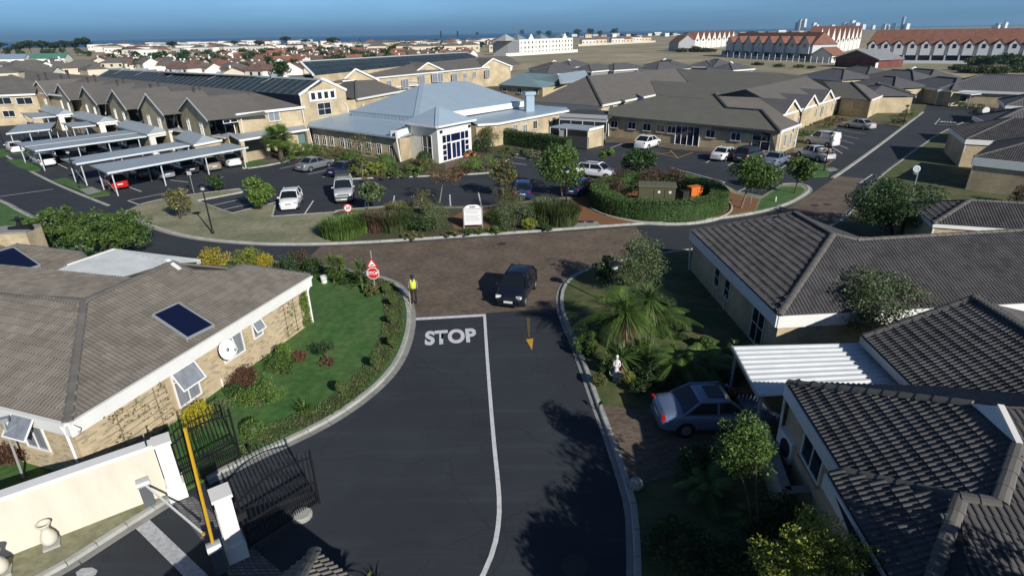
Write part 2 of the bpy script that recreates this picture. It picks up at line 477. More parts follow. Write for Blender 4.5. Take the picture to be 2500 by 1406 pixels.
def kerb(name, pts, side=1, w=0.22, h=0.13, L=0.8, gutter=0.0, z=0.0):
    """kerb stones along a line; side = +1 when the raised ground lies to the left of the line's direction"""
    global _stone_me
    if _stone_me is None:
        o = _stone.build('kerb_stone', CONC, origin=False); _stone_me = o.data; bpy.data.objects.remove(o)
    root = tag(thing(name, None, None), kind='structure')
    line = smooth_line(pts, L)
    for a, b in zip(line, line[1:]):
        d = b - a; ln = d.length
        if ln < 0.15: continue
        nrm = Vector((-d.y, d.x, 0)) / ln * side
        o = bpy.data.objects.new('kerb_stone', _stone_me); COL.objects.link(o); o.parent = root
        c = (a + b) / 2 + nrm * (w / 2 - .05)
        ax = d / ln
        ay = nrm if side > 0 else nrm
        o.matrix_basis = Matrix(((ax.x * ln, ay.x * w, 0, c.x), (ax.y * ln, ay.y * w, 0, c.y), (0, 0, h + rnd.uniform(-.006, .006), z), (0, 0, 0, 1)))
    if gutter:
        mb = MB(); fine = smooth_line(pts, 0.6)
        for a, b in zip(fine, fine[1:]):
            d = (b - a).normalized(); nrm = Vector((-d.y, d.x, 0)) * side
            mb.quad(a - nrm * gutter + Vector((0, 0, .018)), b - nrm * gutter + Vector((0, 0, .018)), b + Vector((0, 0, .022)), a + Vector((0, 0, .022)))
        struct('gutter', mb, CONC_D, root)
    return root
def island(name, pts, m, h=0.10, z=0.0):
    mb = MB(); mb.prism([(p[0], p[1]) for p in pts], z, h)
    return struct(name, mb, m)

# land sheet out to the coast, sea beyond it
mb = MB(); mb.poly([(-9000, -400, 0), (9000, -400, 0), (9000, 6500, 0), (5200, 5600, 0), (3000, 4600, 0), (1500, 3300, 0), (650, 2000, 0), (0, 1350, 0), (-700, 1180, 0), (-1600, 1250, 0), (-9000, 900, 0)])
struct('ground', mb, LAND)
mb = MB(); mb.quad((-45000, 300, -5), (45000, 300, -5), (45000, 45000, -5), (-45000, 45000, -5)); struct('sea', mb, SEA)
sheet('road', [(-95, 2), (70, 2), (120, 60), (120, 118), (-60, 118), (-140, 118), (-140, 40)], 0.004, ASPH)

# garden of the house beside the gate
K1 = P2([(505, 1172), (560, 1146), (640, 1107), (720, 1071), (800, 1030), (870, 985), (930, 935), (970, 885), (993, 830), (1001, 780), (997, 745), (985, 715), (962, 692), (930, 680), (880, 668), (820, 657), (740, 647), (660, 641), (560, 638), (480, 636), (340, 628), (250, 621), (205, 610), (176, 595), (110, 550), (40, 513), (0, 492), (-150, 432), (-330, 380)])
K1s = smooth_line(K1, 0.5)
K2 = P2([(-60, 1500), (60, 1437), (165, 1380), (290, 1300), (420, 1218)])
GARD_L = K1s + [at(-900, 420), at(-2200, 700), at(-1200, 1406), at(-200, 1590)] + K2
island('garden_lawn', GARD_L, LAWN)
kerb('kerb', K1, side=1, gutter=0.32)
kerb('kerb', K2, side=1, gutter=0.3)
# garden on the far side of the entrance road
K3 = P2([(1550, 1560), (1551, 1406), (1549, 1330), (1544, 1250), (1529, 1190), (1506, 1120), (1479, 1045), (1451, 970), (1426, 900), (1403, 840), (1381, 790), (1369, 750), (1371, 712), (1389, 685), (1426, 663), (1480, 645), (1560, 629), (1690, 610), (1850, 590), (2000, 562), (2075, 520), (2140, 440), (2215, 382), (2290, 330), (2350, 300)])
K3s = smooth_line(K3, 0.5)
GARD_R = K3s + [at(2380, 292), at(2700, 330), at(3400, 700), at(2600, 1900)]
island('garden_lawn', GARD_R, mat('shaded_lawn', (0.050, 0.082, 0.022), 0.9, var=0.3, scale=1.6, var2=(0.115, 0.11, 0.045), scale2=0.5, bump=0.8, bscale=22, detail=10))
kerb('kerb', K3, side=-1, gutter=0.25)
# island between street and car park
K4 = P2([(308, 517), (345, 540), (380, 557), (440, 575), (520, 588), (640, 597), (760, 598), (880, 594), (1000, 587), (1150, 577), (1300, 567), (1450, 556), (1550, 549), (1650, 543), (1760, 534), (1850, 520), (1920, 500), (1965, 476), (1976, 462), (1962, 452), (1920, 450), (1905, 453)])
K4b = P2([(1857, 482), (1800, 470), (1760, 448), (1690, 430), (1600, 422), (1520, 430), (1455, 448), (1425, 470), (1400, 482), (1300, 492), (1168, 506), (1090, 506), (960, 505), (830, 515), (820, 520), (665, 531), (674, 496), (630, 507), (567, 523), (481, 492), (592, 471), (586, 463), (462, 478), (404, 487), (343, 501)])
K4s = smooth_line(K4, 0.5)
island('verge_lawn', K4s + K4b, LAWN_DRY)
kerb('kerb', K4, side=1, gutter=0.28)
for seg in ((0, 1), (12, 14), (14, 15), (15, 16), (16, 17), (17, 18), (18, 19), (19, 20), (20, 21), (21, 24)):
    kerb('kerb', K4b[seg[0]:seg[1] + 1], side=1, w=0.13)
def overlay(name, pxs, m, z=0.104): return sheet(name, P2(pxs, z), z, m)
overlay('verge_lawn', [(-30, 1470), (160, 1370), (285, 1290), (408, 1212), (395, 1208), (-30, 1370)], LAWN_DRY, .105)
overlay('planting_bed', [(812, 523), (832, 516), (960, 508), (1092, 509), (1168, 508), (1300, 494), (1398, 486), (1402, 552), (1250, 566), (1100, 577), (950, 586), (808, 590)], SOIL)
overlay('bark_bed', [(1402, 552), (1398, 486), (1430, 466), (1470, 446), (1560, 432), (1680, 435), (1750, 452), (1795, 474), (1853, 486), (1842, 514), (1755, 529), (1640, 539), (1540, 545)], CHIP)
overlay('bark_bed', [(1098, 535), (1130, 515), (1190, 515), (1205, 545), (1190, 556), (1110, 560)], CHIP, 0.109)
overlay('verge_lawn', [(1848, 514), (1858, 487), (1907, 456), (1955, 455), (1966, 464), (1950, 480), (1905, 501)], LAWN, 0.108)
overlay('concrete_cover', [(1398, 553), (1400, 541), (1460, 541), (1466, 552)], CONC_D, 0.116)
# brick paved crossing and the second one further up the street
sheet('brick_paving', P2([(782, 602), (742, 643), (820, 653), (880, 664), (930, 676), (966, 690), (990, 713), (1003, 745), (1006, 776), (1190, 764), (1364, 751), (1366, 712), (1383, 685), (1420, 662), (1480, 641), (1560, 625), (1588, 600), (1553, 554), (1400, 565), (1150, 582), (1000, 592), (880, 599)], .012), 0.012, PAVER)
sheet('brick_paving', P2([(2045, 430), (2112, 436), (2090, 455), (2068, 522), (2010, 556), (1905, 514), (1930, 504), (1975, 478)], .012), 0.012, PAVER)
# road paint
def paint_line(pxs, w, m=PAINT, z=0.016, name='road_marking'):
    pts = [at(x, y, z) for x, y in pxs]; mb = MB()
    for i, (a, b) in enumerate(zip(pts, pts[1:])):
        d = (b - a).normalized(); n = Vector((-d.y, d.x, 0)) * w / 2
        zz = Vector((0, 0, 0.0008 * (i % 2)))
        mb.quad(a - n + zz, b - n + zz, b + n + zz, a + n + zz)
    return struct(name, mb, m)
paint_line([(1007, 779), (1186, 769)], 0.30)
_cl = smooth_line(P2([(1183, 770), (1188, 850), (1196, 960), (1206, 1080), (1216, 1180), (1219, 1250), (1210, 1320), (1192, 1375), (1170, 1420)], .017), 0.5)
mb = MB()
for a, b in zip(_cl, _cl[1:]):
    d = (b - a).normalized(); n = Vector((-d.y, d.x, 0)) * 0.075
    if not mb.v: pa, pb = a - n, a + n
    mb.quad(pa, b - n, b + n, pb); pa, pb = b - n, b + n
struct('road_marking', mb, PAINT)
def text_mesh(txt, size, bold=0.02, ext=0.0, spacing=1.0):
    cu = bpy.data.curves.new('lettering', 'FONT')
    cu.body = txt; cu.size = size; cu.align_x = 'CENTER'; cu.align_y = 'CENTER'; cu.offset = bold; cu.extrude = ext; cu.space_character = spacing
    o = bpy.data.objects.new('lettering', cu)
    COL.objects.link(o)
    dg = bpy.context.evaluated_depsgraph_get()
    me = bpy.data.meshes.new_from_object(o.evaluated_get(dg))
    bpy.data.objects.remove(o)
    return me
def lettering(name, txt, size, m, M, parent=None, bold=0.02, spacing=1.0):
    me = text_mesh(txt, size, bold, 0.0, spacing)
    o = link_mesh(name, me, None, parent)
    me.materials.clear(); me.materials.append(m)
    o.matrix_basis = (world_of(parent).inverted() @ M) if parent is not None else M
    return o
_pl, _pr, _pt = at(1036, 842, .017), at(1164, 833, .017), at(1100, 806, .017)
_c = (at(1034, 826, .017) + at(1165, 820, .017)) / 2
_ux = (_pr - _pl); _w = _ux.length; _ux.normalize(); _uy = Vector((-_ux.y, _ux.x, 0))
_M = Matrix(((_ux.x, _uy.x, 0, _c.x), (_ux.y, _uy.y, 0, _c.y), (0, 0, 1, .017), (0, 0, 0, 1)))
o = lettering('road_marking', 'STOP', 1.0, PAINT, _M, bold=0.045, spacing=1.05)
_d = o.dimensions.copy(); bpy.context.view_layer.update(); _xs = [v.co.x for v in o.data.vertices]; _ys = [v.co.y for v in o.data.vertices]
_sx, _sy = _w / (max(_xs) - min(_xs)), ((at(1100, 806) - at(1100, 842)).length * 0.97) / (max(_ys) - min(_ys))
for v in o.data.vertices: v.co.x *= _sx; v.co.y *= _sy
tag(o, kind='structure')
_c = at(2314, 298, .017); _a, _b = at(2336, 299, .017), at(2292, 297, .017); _ux = (_b - _a).normalized(); _uy = Vector((-_ux.y, _ux.x, 0))
o = lettering('road_marking', 'STOP', 1.0, PAINT, Matrix(((_ux.x * (_b - _a).length / 2.7, _uy.x * 2.0, 0, _c.x), (_ux.y * (_b - _a).length / 2.7, _uy.y * 2.0, 0, _c.y), (0, 0, 1, .017), (0, 0, 0, 1))), bold=.03, spacing=1.05); tag(o, kind='structure')
# yellow arrow
mb = MB(); mb.poly([at(x, y, .018) for x, y in ((1284, 828), (1302, 826), (1299, 855))]); struct('road_marking', mb, PAINT_Y); mb = MB(); mb.poly([at(x, y, .018) for x, y in ((1285, 775), (1294, 775), (1294, 822), (1289, 823))]); struct('road_marking', mb, mat('worn_shaded_yellow_paint', (.12, .08, .03), .8, var=.4, scale=6))  # stem: worn paint, with tree shade darkened into its colour as well
# gate threshold: cobble bands, worn white band, painted mark
sheet('cobble_band', P2([(420, 1222), (470, 1210), (700, 1406), (560, 1406)], .012), 0.012, COBBLE)
paint_line([(348, 1278), (490, 1416)], 0.42, mat('worn_paint', (0.42, 0.43, 0.44), .8, var=.35, scale=7), z=.018)
overlay('concrete_cover', [(185, 1396), (200, 1386), (225, 1384), (238, 1391), (234, 1402), (215, 1412), (190, 1412)], mat('worn_paint', (0, 0, 0)), .018)
# car park bay lines
for pxs in ([(484, 493), (568, 524)], [(568, 524), (630, 508)], [(512, 503), (600, 484)], [(540, 513), (618, 496)], [(555, 523), (548, 519)],
            [(742, 525), (765, 490)], [(958, 505), (963, 478)], [(1100, 503), (1098, 475)], [(1175, 503), (1168, 470)], [(1030, 505), (1030, 478)], [(890, 514), (893, 490)],
            [(312, 490), (412, 470)], [(312, 490), (343, 501)], [(585, 466), (640, 458)],
            [(683, 412), (735, 401)], [(717, 419), (800, 405)], [(752, 426), (815, 412)], [(787, 433), (850, 418)],
            [(1244, 382), (1300, 391)], [(1212, 393), (1285, 403)], [(1275, 372), (1390, 378)],
            [(1487, 363), (1527, 348)], [(1724, 398), (1735, 391)], [(1777, 405), (1790, 397)], [(1640, 410), (1770, 445)], [(1755, 452), (1770, 445)], [(1790, 473), (1822, 459)], [(1655, 427), (1640, 432)],
            [(1815, 432), (1846, 443)], [(1893, 420), (1920, 403)], [(2100, 447), (2130, 426)], [(2190, 450), (2290, 340)], [(2282, 304), (2295, 290)], [(2282, 304), (2370, 308)], [(320, 430), (300, 440)],
            [(0, 480), (130, 462)], [(140, 400), (165, 412)], [(520, 440), (545, 432)], [(415, 440), (460, 445)], [(310, 455), (345, 468)], [(2268, 255), (2345, 258)]):
    paint_line(pxs, 0.12)
for i in range(9):   # bays beside the street
    x, y = 2164 - i * 13.2, 276 + i * 12.6
    paint_line([(2165 - 13.5 * i, 278 + 12.2 * i), (2055 - 3 * i, 273 + 10.8 * i)], 0.1)
for pxs in ([(1600, 372), (1655, 386)], [(1655, 386), (1692, 372)], [(1655, 386), (1636, 367)], [(1600, 378), (1640, 372)], [(2015, 404), (2036, 390)]):
    paint_line(pxs, 0.1, PAINT_Y)
# kerb between the car park and the street
kerb('kerb', P2([(2255, 275), (2200, 317), (2130, 370), (2060, 420), (2035, 436)]), side=-1, w=0.35, h=0.11)
kerb('kerb', P2([(0, 372), (60, 412), (130, 448), (200, 478), (262, 503)]), side=1, w=0.3, h=0.05)
# manhole covers
for i, (px, py, r) in enumerate(((1225, 596, .33), (1988, 502, .33), (2020, 500, .33), (450, 617, .33), (1402, 1382, .40), (1417, 545, .33), (1440, 545, .33))):
    c = at(px, py); z = 0.015 if i < 5 else 0.118
    mb = MB(); mb.lathe([(r, 0), (r, .006), (r * .9, .008), (r * .86, .004)], (c.x, c.y, z), 20)
    tag(mb.build('manhole_cover', mat('cast_iron', (0.045, 0.035, 0.03), .7, var=.3, scale=8)), ('round iron manhole cover in the brick paved crossing', 'nearer of two iron manhole covers up the brick street', 'farther of two iron manhole covers up the brick street', 'manhole cover in the asphalt street behind the corrugated roof', 'large manhole cover at the bottom of the entrance road', 'round cover set in the concrete slab beside the hedge, nearer the bushes', 'round cover set in the concrete slab beside the hedge, nearer the ring')[i], 'manhole')
# plots the buildings stand on
PLOT1 = P2([(592, 409), (602, 413), (672, 402), (735, 386), (775, 384), (838, 398), (890, 405), (905, 425), (818, 440), (876, 438), (1056, 431), (1199, 423), (1216, 408), (1275, 370), (1388, 368), (1400, 340), (1474, 345), (1480, 330), (1480, 200), (300, 200), (60, 250), (30, 300), (200, 330), (440, 340)])
island('planting_bed', PLOT1, mat('bed_green', (0.055, 0.068, 0.026), .95, var=.4, scale=2.0, var2=(0.075, 0.055, 0.032), scale2=.5, bump=.8, bscale=10))
kerb('kerb', P2([(818, 441), (876, 438), (1056, 431), (1199, 423), (1216, 408), (1275, 371)]), side=1, w=0.2)
kerb('kerb', P2([(592, 409), (602, 413), (672, 402), (735, 386)]), side=1, w=0.2)
overlay('verge_lawn', [(592, 404), (607, 408), (668, 399), (655, 391), (625, 386), (600, 392)], LAWN)
overlay('brick_paving', [(608, 386), (640, 382), (735, 386), (690, 396), (672, 400)], PAVER, .106)
overlay('brick_paving', [(1085, 395), (1155, 385), (1180, 400), (1140, 425), (1090, 428)], PAVER, .106)
PLOT2 = P2([(1478, 350), (1550, 352), (1640, 366), (1725, 372), (1860, 380), (1925, 398), (1950, 398), (1945, 372), (2062, 300), (2160, 305), (2200, 312), (2254, 273), (2262, 258), (2225, 230), (1500, 200), (1470, 330)])
island('planting_bed', PLOT2, mat('rough_lawn', (0.075, 0.092, 0.030), .95, var=.35, scale=1.4, var2=(0.12, 0.095, 0.05), scale2=.4, bump=.8, bscale=14))
overlay('brick_paving', [(1482, 349), (1550, 350), (1640, 364), (1725, 370), (1860, 378), (1925, 396), (1946, 394), (1940, 360), (1880, 350), (1500, 325)], PAVER, .106)
island('verge_lawn', P2([(1958, 400), (1990, 398), (2030, 412), (2022, 432), (1985, 434)]), LAWN)
overlay('concrete_cover', [(2015, 413), (2035, 409), (2048, 415), (2028, 420)], CONC_D, .106)
island('verge_lawn', P2([(15, 392), (55, 390), (103, 412), (98, 419), (75, 420), (40, 408)]), LAWN)
island('verge_lawn', P2([(128, 442), (160, 436), (215, 457), (270, 472), (268, 477), (225, 483), (190, 465)]), LAWN)
overlay('concrete_cover', [(195, 463), (225, 456), (248, 468), (215, 476)], CONC_D)
island('verge_lawn', P2([(-60, 372), (10, 365), (60, 362), (72, 372), (30, 378), (-20, 390)]), LAWN)
# ================================================================== roofs, walls, windows: builders
class Plane:
    """roof plane through the eave A-B rising at a pitch towards `inner`"""
    def __init__(s, A, B, inner=None, pitch=None, through=None):
        s.A = Vector(A); s.d = (Vector(B) - s.A); s.d.z = 0; s.d.normalize()
        p = Vector((-s.d.y, s.d.x, 0))
        ref = through if through is not None else inner
        if (Vector(ref) - s.A).dot(p) < 0: p = -p
        if through is not None:
            q = Vector(through) - s.A
            pitch = math.atan2(q.z, q.dot(p))
        s.pitch = pitch
        s.s = p * math.cos(pitch) + Vector((0, 0, math.sin(pitch)))
        s.n = s.d.cross(s.s)
        if s.n.z < 0: s.d = -s.d; s.n = s.d.cross(s.s)
        s.n.normalize()
    def px(s, x, y): return on_plane(x, y, s.A, s.n)
    def uv(s, p):
        q = Vector(p) - s.A; return q.dot(s.d), q.dot(s.s)
    def pt(s, u, v): return s.A + s.d * u + s.s * v
def inside(u, v, poly):
    c = False; n = len(poly)
    for i in range(n):
        x1, y1 = poly[i]; x2, y2 = poly[(i + 1) % n]
        if (y1 > v) != (y2 > v) and u < (x2 - x1) * (v - y1) / (y2 - y1) + x1: c = not c
    return c
TW, TL = 0.33, 0.345
def tile_arrays(w=TW, L=TL, hi=0.037, lap=0.028):
    prof = [(0.0, 0.0), (0.20, 0.0), (0.25, 0.65), (0.34, 1.0), (0.44, 0.75), (0.5, 0.0), (0.70, 0.0), (0.75, 0.65), (0.84, 1.0), (0.94, 0.75), (1.0, 0.0)]
    V = []
    for v, z in ((0, lap + 0.012), (L + 0.03, 0.004)):
        for u, h in prof: V.append((u * w, v, z + h * hi))
    for u, h in prof: V.append((u * w, 0.004, -0.01))
    m = len(prof)
    F = [(i, i + 1, m + i + 1, m + i) for i in range(m - 1)] + [(2 * m + i, 2 * m + i + 1, i + 1, i) for i in range(m - 1)]
    return np.array(V), np.array(F)
TILE_V, TILE_F = tile_arrays()
_tile_mesh = {}
def tile_mesh(m):
    if m.name not in _tile_mesh:
        me = np_mesh('tile', TILE_V, TILE_F); me.materials.append(m); _tile_mesh[m.name] = me
    return _tile_mesh[m.name]
def in_frame(p, margin=40):
    x, y = pix(p)
    return -margin < x < 2500 + margin and -margin < y < 1406 + margin and depth(p) > 0
def lay_tiles(roof, faces, m, single=300):
    """faces: (Plane, polygon in space). The tiles nearest the camera are objects, the rest one mesh"""
    spots = []
    for pl, poly in faces:
        uv = [pl.uv(p) for p in poly]
        us = [a for a, b in uv]; vs = [b for a, b in uv]
        j0, j1 = int(math.floor(min(vs) / TL)), int(math.ceil(max(vs) / TL))
        i0, i1 = int(math.floor(min(us) / TW)), int(math.ceil(max(us) / TW))
        for j in range(j0, j1 + 1):
            for i in range(i0, i1 + 1):
                if inside((i + .5) * TW, (j + .45) * TL, uv):
                    spots.append((pl, pl.pt(i * TW, j * TL)))
    spots.sort(key=lambda t: (0 if in_frame(t[1]) else 1, (t[1] - CAMP).length))
    inv = world_of(roof).inverted()
    me = tile_mesh(m)
    def basis(pl, p):
        jt = pl.n * rnd.uniform(-.004, .004)
        return Matrix(((pl.d.x, pl.s.x, pl.n.x, p.x + jt.x), (pl.d.y, pl.s.y, pl.n.y, p.y + jt.y), (pl.d.z, pl.s.z, pl.n.z, p.z + jt.z), (0, 0, 0, 1)))
    for pl, p in spots[:single]:
        o = bpy.data.objects.new('tile', me); COL.objects.link(o); o.parent = roof
        o.matrix_basis = inv @ basis(pl, p)
    rest = spots[single:]
    if rest:
        Ms = np.array([np.array(inv @ basis(pl, p)) for pl, p in rest])
        V = np.einsum('nij,vj->nvi', Ms[:, :3, :3], TILE_V) + Ms[:, None, :3, 3]
        k = len(TILE_V)
        Fq = (TILE_F[None] + (np.arange(len(rest)) * k)[:, None, None]).reshape(-1, 4)
        me2 = np_mesh('tiles', V.reshape(-1, 3), Fq); me2.materials.append(m)
        o = link_mesh('tiles', me2, None, roof, 'stuff')
_cap_me = None
def caps(roof, P, Q, m=None, w=0.17, L=0.42, up=0.03):
    """ridge cap tiles from the low end P to Q"""
    global _cap_me
    if _cap_me is None:
        mb = MB(); n = 5; V = []
        for x, r, zz in ((0, 1.0, .02), (1.06, .88, 0)):
            for i in range(n + 1):
                a = math.pi * i / n; V.append((x, r * math.cos(a), r * .55 * math.sin(a) + zz - .12))
        F = [(i, i + 1, n + 2 + i, n + 1 + i) for i in range(n)] + [tuple(range(n, -1, -1)), tuple(range(n + 1, 2 * n + 2))]
        mb.add(V, F); o = mb.build('ridge_tile', m or TILE_CAP, origin=False); _cap_me = o.data; bpy.data.objects.remove(o)
    P, Q = Vector(P), Vector(Q); d = Q - P; n = max(1, int(round(d.length / L))); st = d / n
    ax = st.normalized(); ay = Vector((0, 0, 1)).cross(ax).normalized(); az = ax.cross(ay)
    inv = world_of(roof).inverted()
    for i in range(n):
        p = P + st * i + az * up
        o = bpy.data.objects.new('ridge_tile', _cap_me); COL.objects.link(o); o.parent = roof
        l = st.length
        o.matrix_basis = inv @ Matrix(((ax.x * l, ay.x * w, az.x * w, p.x), (ax.y * l, ay.y * w, az.y * w, p.y), (ax.z * l, ay.z * w, az.z * w, p.z), (0, 0, 0, 1)))
def deck(house, faces, m, t=0.08, name='roof'):
    mb = MB()
    for pl, poly in faces:
        pts = [Vector(p) - Vector((0, 0, .012)) for p in poly]
        # orient upwards
        nn = (pts[1] - pts[0]).cross(pts[2] - pts[0])
        area = Vector((0, 0, 0))
        for i in range(len(pts)): area += pts[i].cross(pts[(i + 1) % len(pts)])
        if area.z < 0: pts = pts[::-1]
        k0 = len(mb.f)
        mb.slab(pts, t)
        if pl is not None: mb.uv[k0] = [pl.uv(p) for p in pts]
    return mb.build(name, m, house)
def band(house, name, P, Q, h, t, m, out, zt=None, drop=0.0):
    """board along P-Q hanging h down from it, t thick, pushed out by `out` along normal"""
    mb = MB(); P, Q = Vector(P), Vector(Q); d = (Q - P).normalized(); n = Vector((d.y, -d.x, 0))
    a, b = P + n * out, Q + n * out
    a.z -= drop; b.z -= drop
    V = [a, b, b - n * t, a - n * t]; V = V + [v - Vector((0, 0, h)) for v in V]
    mb.add(V, [(0, 1, 2, 3), (4, 7, 6, 5), (0, 4, 5, 1), (1, 5, 6, 2), (2, 6, 7, 3), (3, 7, 4, 0)])
    return mb.build(name, m, house)
def wall_quad(mb, P, Q, z0, z1a, z1b=None, u0=0.0):
    """vertical wall face from P to Q (outside to the right hand of P->Q)"""
    if z1b is None: z1b = z1a
    L = math.hypot(Q[0] - P[0], Q[1] - P[1])
    mb.quad((P[0], P[1], z0), (Q[0], Q[1], z0), (Q[0], Q[1], z1b), (P[0], P[1], z1a), [(u0, z0), (u0 + L, z0), (u0 + L, z1b), (u0, z1a)])
def walls(house, pts, z0, z1, m=None, closed=True, name='wall'):
    mb = MB(); n = len(pts); u = 0
    for i in range(n if closed else n - 1):
        a, b = pts[i], pts[(i + 1) % n]
        wall_quad(mb, a, b, z0, z1, u0=u); u += math.hypot(b[0] - a[0], b[1] - a[1])
    return mb.build(name, m or BRICK, house)
def ccw(pts):
    n = len(pts)
    a = sum(pts[i][0] * pts[(i + 1) % n][1] - pts[(i + 1) % n][0] * pts[i][1] for i in range(n))
    return list(pts) if a > 0 else list(pts)[::-1]
def window(house, c, ux, n, w, h, cols=2, rows=1, pane=None, frame=None, sill=True, fw=0.06, name='window', proud=0.05, sillm=None, trans=None):
    """window on a wall: frame with bars > pane, sill.  c = centre on the wall face, n = outward normal"""
    c = Vector(c); ux = Vector(ux).normalized(); n = Vector(n).normalized(); up = Vector((0, 0, 1))
    fr = MB(); ax = (ux, n, up)
    def bar(x, z, sx, sz, d=proud): fr.box(c + ux * x + up * z + n * (d / 2), (sx, d, sz), axes=ax)
    bar(-w / 2 + fw / 2, 0, fw, h); bar(w / 2 - fw / 2, 0, fw, h)
    bar(0, h / 2 - fw / 2, w - 2 * fw, fw); bar(0, -h / 2 + fw / 2, w - 2 * fw, fw)
    for i in range(1, cols): bar(-w / 2 + w * i / cols, 0, fw * .7, h - 2 * fw, proud * .8)
    if trans: bar(0, h / 2 - trans, w - 2 * fw, fw * .7, proud * .7)
    for j in range(1, rows): bar(0, -h / 2 + h * j / rows, w - 2 * fw, fw * .7, proud * .7)
    f = fr.build(name, frame or WHITE, house)
    p = MB(); p.box(c + n * 0.008, (w - fw, 0.016, h - fw), axes=ax); p.build('pane', pane or GLASS, f)
    if sill:
        sb = MB(); sb.box(c - up * (h / 2 + .04) + n * .05, (w + .12, .14, .07), axes=ax); sb.build('sill', sillm or BRICK_S, f)
    return f
def hang_sash(fr, c, ux, n, w, h, ang, pane=None, fw=0.05):
    """top hung sash standing open by ang, hinged at the top edge centre c"""
    c = Vector(c); ux = Vector(ux).normalized(); n = Vector(n).normalized()
    dn = Vector((0, 0, -1)) * math.cos(ang) + n * math.sin(ang); o = dn.cross(ux).normalized()
    ax = (ux, o, dn); mb = MB()
    def bar(x, z, sx, sz): mb.box(c + ux * x + dn * z, (sx, .04, sz), axes=ax)
    bar(-w / 2 + fw / 2, h / 2, fw, h); bar(w / 2 - fw / 2, h / 2, fw, h); bar(0, fw / 2, w - 2 * fw, fw); bar(0, h - fw / 2, w - 2 * fw, fw)
    s = mb.build('sash', WHITE, fr)
    # glass lives in the sash mesh's sibling so that the tree stays three levels deep
    g = MB(); g.box(c + dn * (h / 2), (w - fw, .012, h - fw), axes=ax); g.build('sash_glass', pane or CURTAIN, fr)
    return s
def pipe(house, pts, r=0.045, m=None, name='downpipe'):
    mb = MB()
    for a, b in zip(pts, pts[1:]): mb.tube(a, b, r, n=8)
    return mb.build(name, m or PIPE, house)
def corrugated(name, parent, corners, pitch=0.30, amp=0.03, m=None, n_per=4, edge=True):
    """sheet over the quad corners a,b,c,d with ribs running a->b, spread along a->d"""
    a, b, c, d = [Vector(p) for p in corners]
    L = ((d - a).length + (c - b).length) / 2; k = max(2, int(L / pitch)); N = k * n_per
    nn = (b - a).cross(d - a).normalized()
    if nn.z < 0: nn = -nn
    V = []
    for i in range(N + 1):
        t = i / N; h = amp * (1 if (i % n_per) in (1, 2) else 0)
        for p in (a.lerp(d, t), b.lerp(c, t)): V.append(p + nn * h)
    F = [(2 * i, 2 * i + 1, 2 * i + 3, 2 * i + 2) for i in range(N)]
    inv = world_of(parent).inverted() if parent is not None else Matrix.Identity(4)
    V = np.array([inv @ v for v in V])
    me = np_mesh(name, V, np.array(F)); o = link_mesh(name, me, m or METAL_W, parent)
    md = o.modifiers.new('thick', 'SOLIDIFY'); md.thickness = 0.015; md.offset = -1
    return o
def lay_bricks(wall, P, Q, z0, z1, holes, single=300, bw=0.235, bh=0.087, j=0.012, proud=0.005):
    """brick pieces on the face P->Q (outside to the right); holes = (u0,u1,z0,z1)"""
    P, Q = Vector((P[0], P[1], 0)), Vector((Q[0], Q[1], 0)); L = (Q - P).length; ux = (Q - P) / L; n = Vector((ux.y, -ux.x, 0))
    V0 = np.array([(x, y, z) for z in (0, 1) for y in (0, 1) for x in (0, 1)], dtype=float)
    F0 = np.array([(0, 1, 5, 4), (2, 6, 7, 3), (0, 4, 6, 2), (1, 3, 7, 5), (4, 5, 7, 6)])
    spots = []
    r = 0
    z = z0
    while z + bh * .8 < z1:
        u = -(bw / 2) * (r % 2)
        while u < L:
            a, b = max(u, 0), min(u + bw, L)
            if b - a > 0.05 and not any(a < h[1] and b > h[0] and z < h[3] and z + bh > h[2] for h in holes):
                spots.append((a, b, z))
            u += bw
        z += bh; r += 1
    inv = world_of(wall).inverted()
    def mtx(a, b, z):
        p = P + ux * (a + j / 2) + Vector((0, 0, z + j / 2)) ; pr = proud * rnd.uniform(.6, 1.5)
        l = b - a - j
        return inv @ Matrix(((ux.x * l, n.x * pr, 0, p.x), (ux.y * l, n.y * pr, 0, p.y), (0, 0, bh - j, p.z), (0, 0, 0, 1)))
    spots.sort(key=lambda t: (P + ux * t[0] + Vector((0, 0, t[2])) - CAMP).length)
    me = np_mesh('brick', V0[:, [0, 1, 2]], F0); me.materials.append(BRICK_S)
    for s in spots[:single]:
        o = bpy.data.objects.new('brick', me); COL.objects.link(o); o.parent = wall; o.matrix_basis = mtx(*s)
    rest = spots[single:]
    if rest:
        Ms = np.array([np.array(mtx(*s)) for s in rest])
        V = np.einsum('nij,vj->nvi', Ms[:, :3, :3], V0) + Ms[:, None, :3, 3]
        Fq = (F0[None] + (np.arange(len(rest)) * 8)[:, None, None]).reshape(-1, 4)
        me2 = np_mesh('bricks', V.reshape(-1, 3), Fq); me2.materials.append(BRICK_S)
        link_mesh('bricks', me2, None, wall, 'stuff')
def off(P, n, d): return Vector(P) + Vector(n) * d
def perp(P, Q):
    d = (Vector(Q) - Vector(P)); d.z = 0; d.normalize(); return Vector((d.y, -d.x, 0))

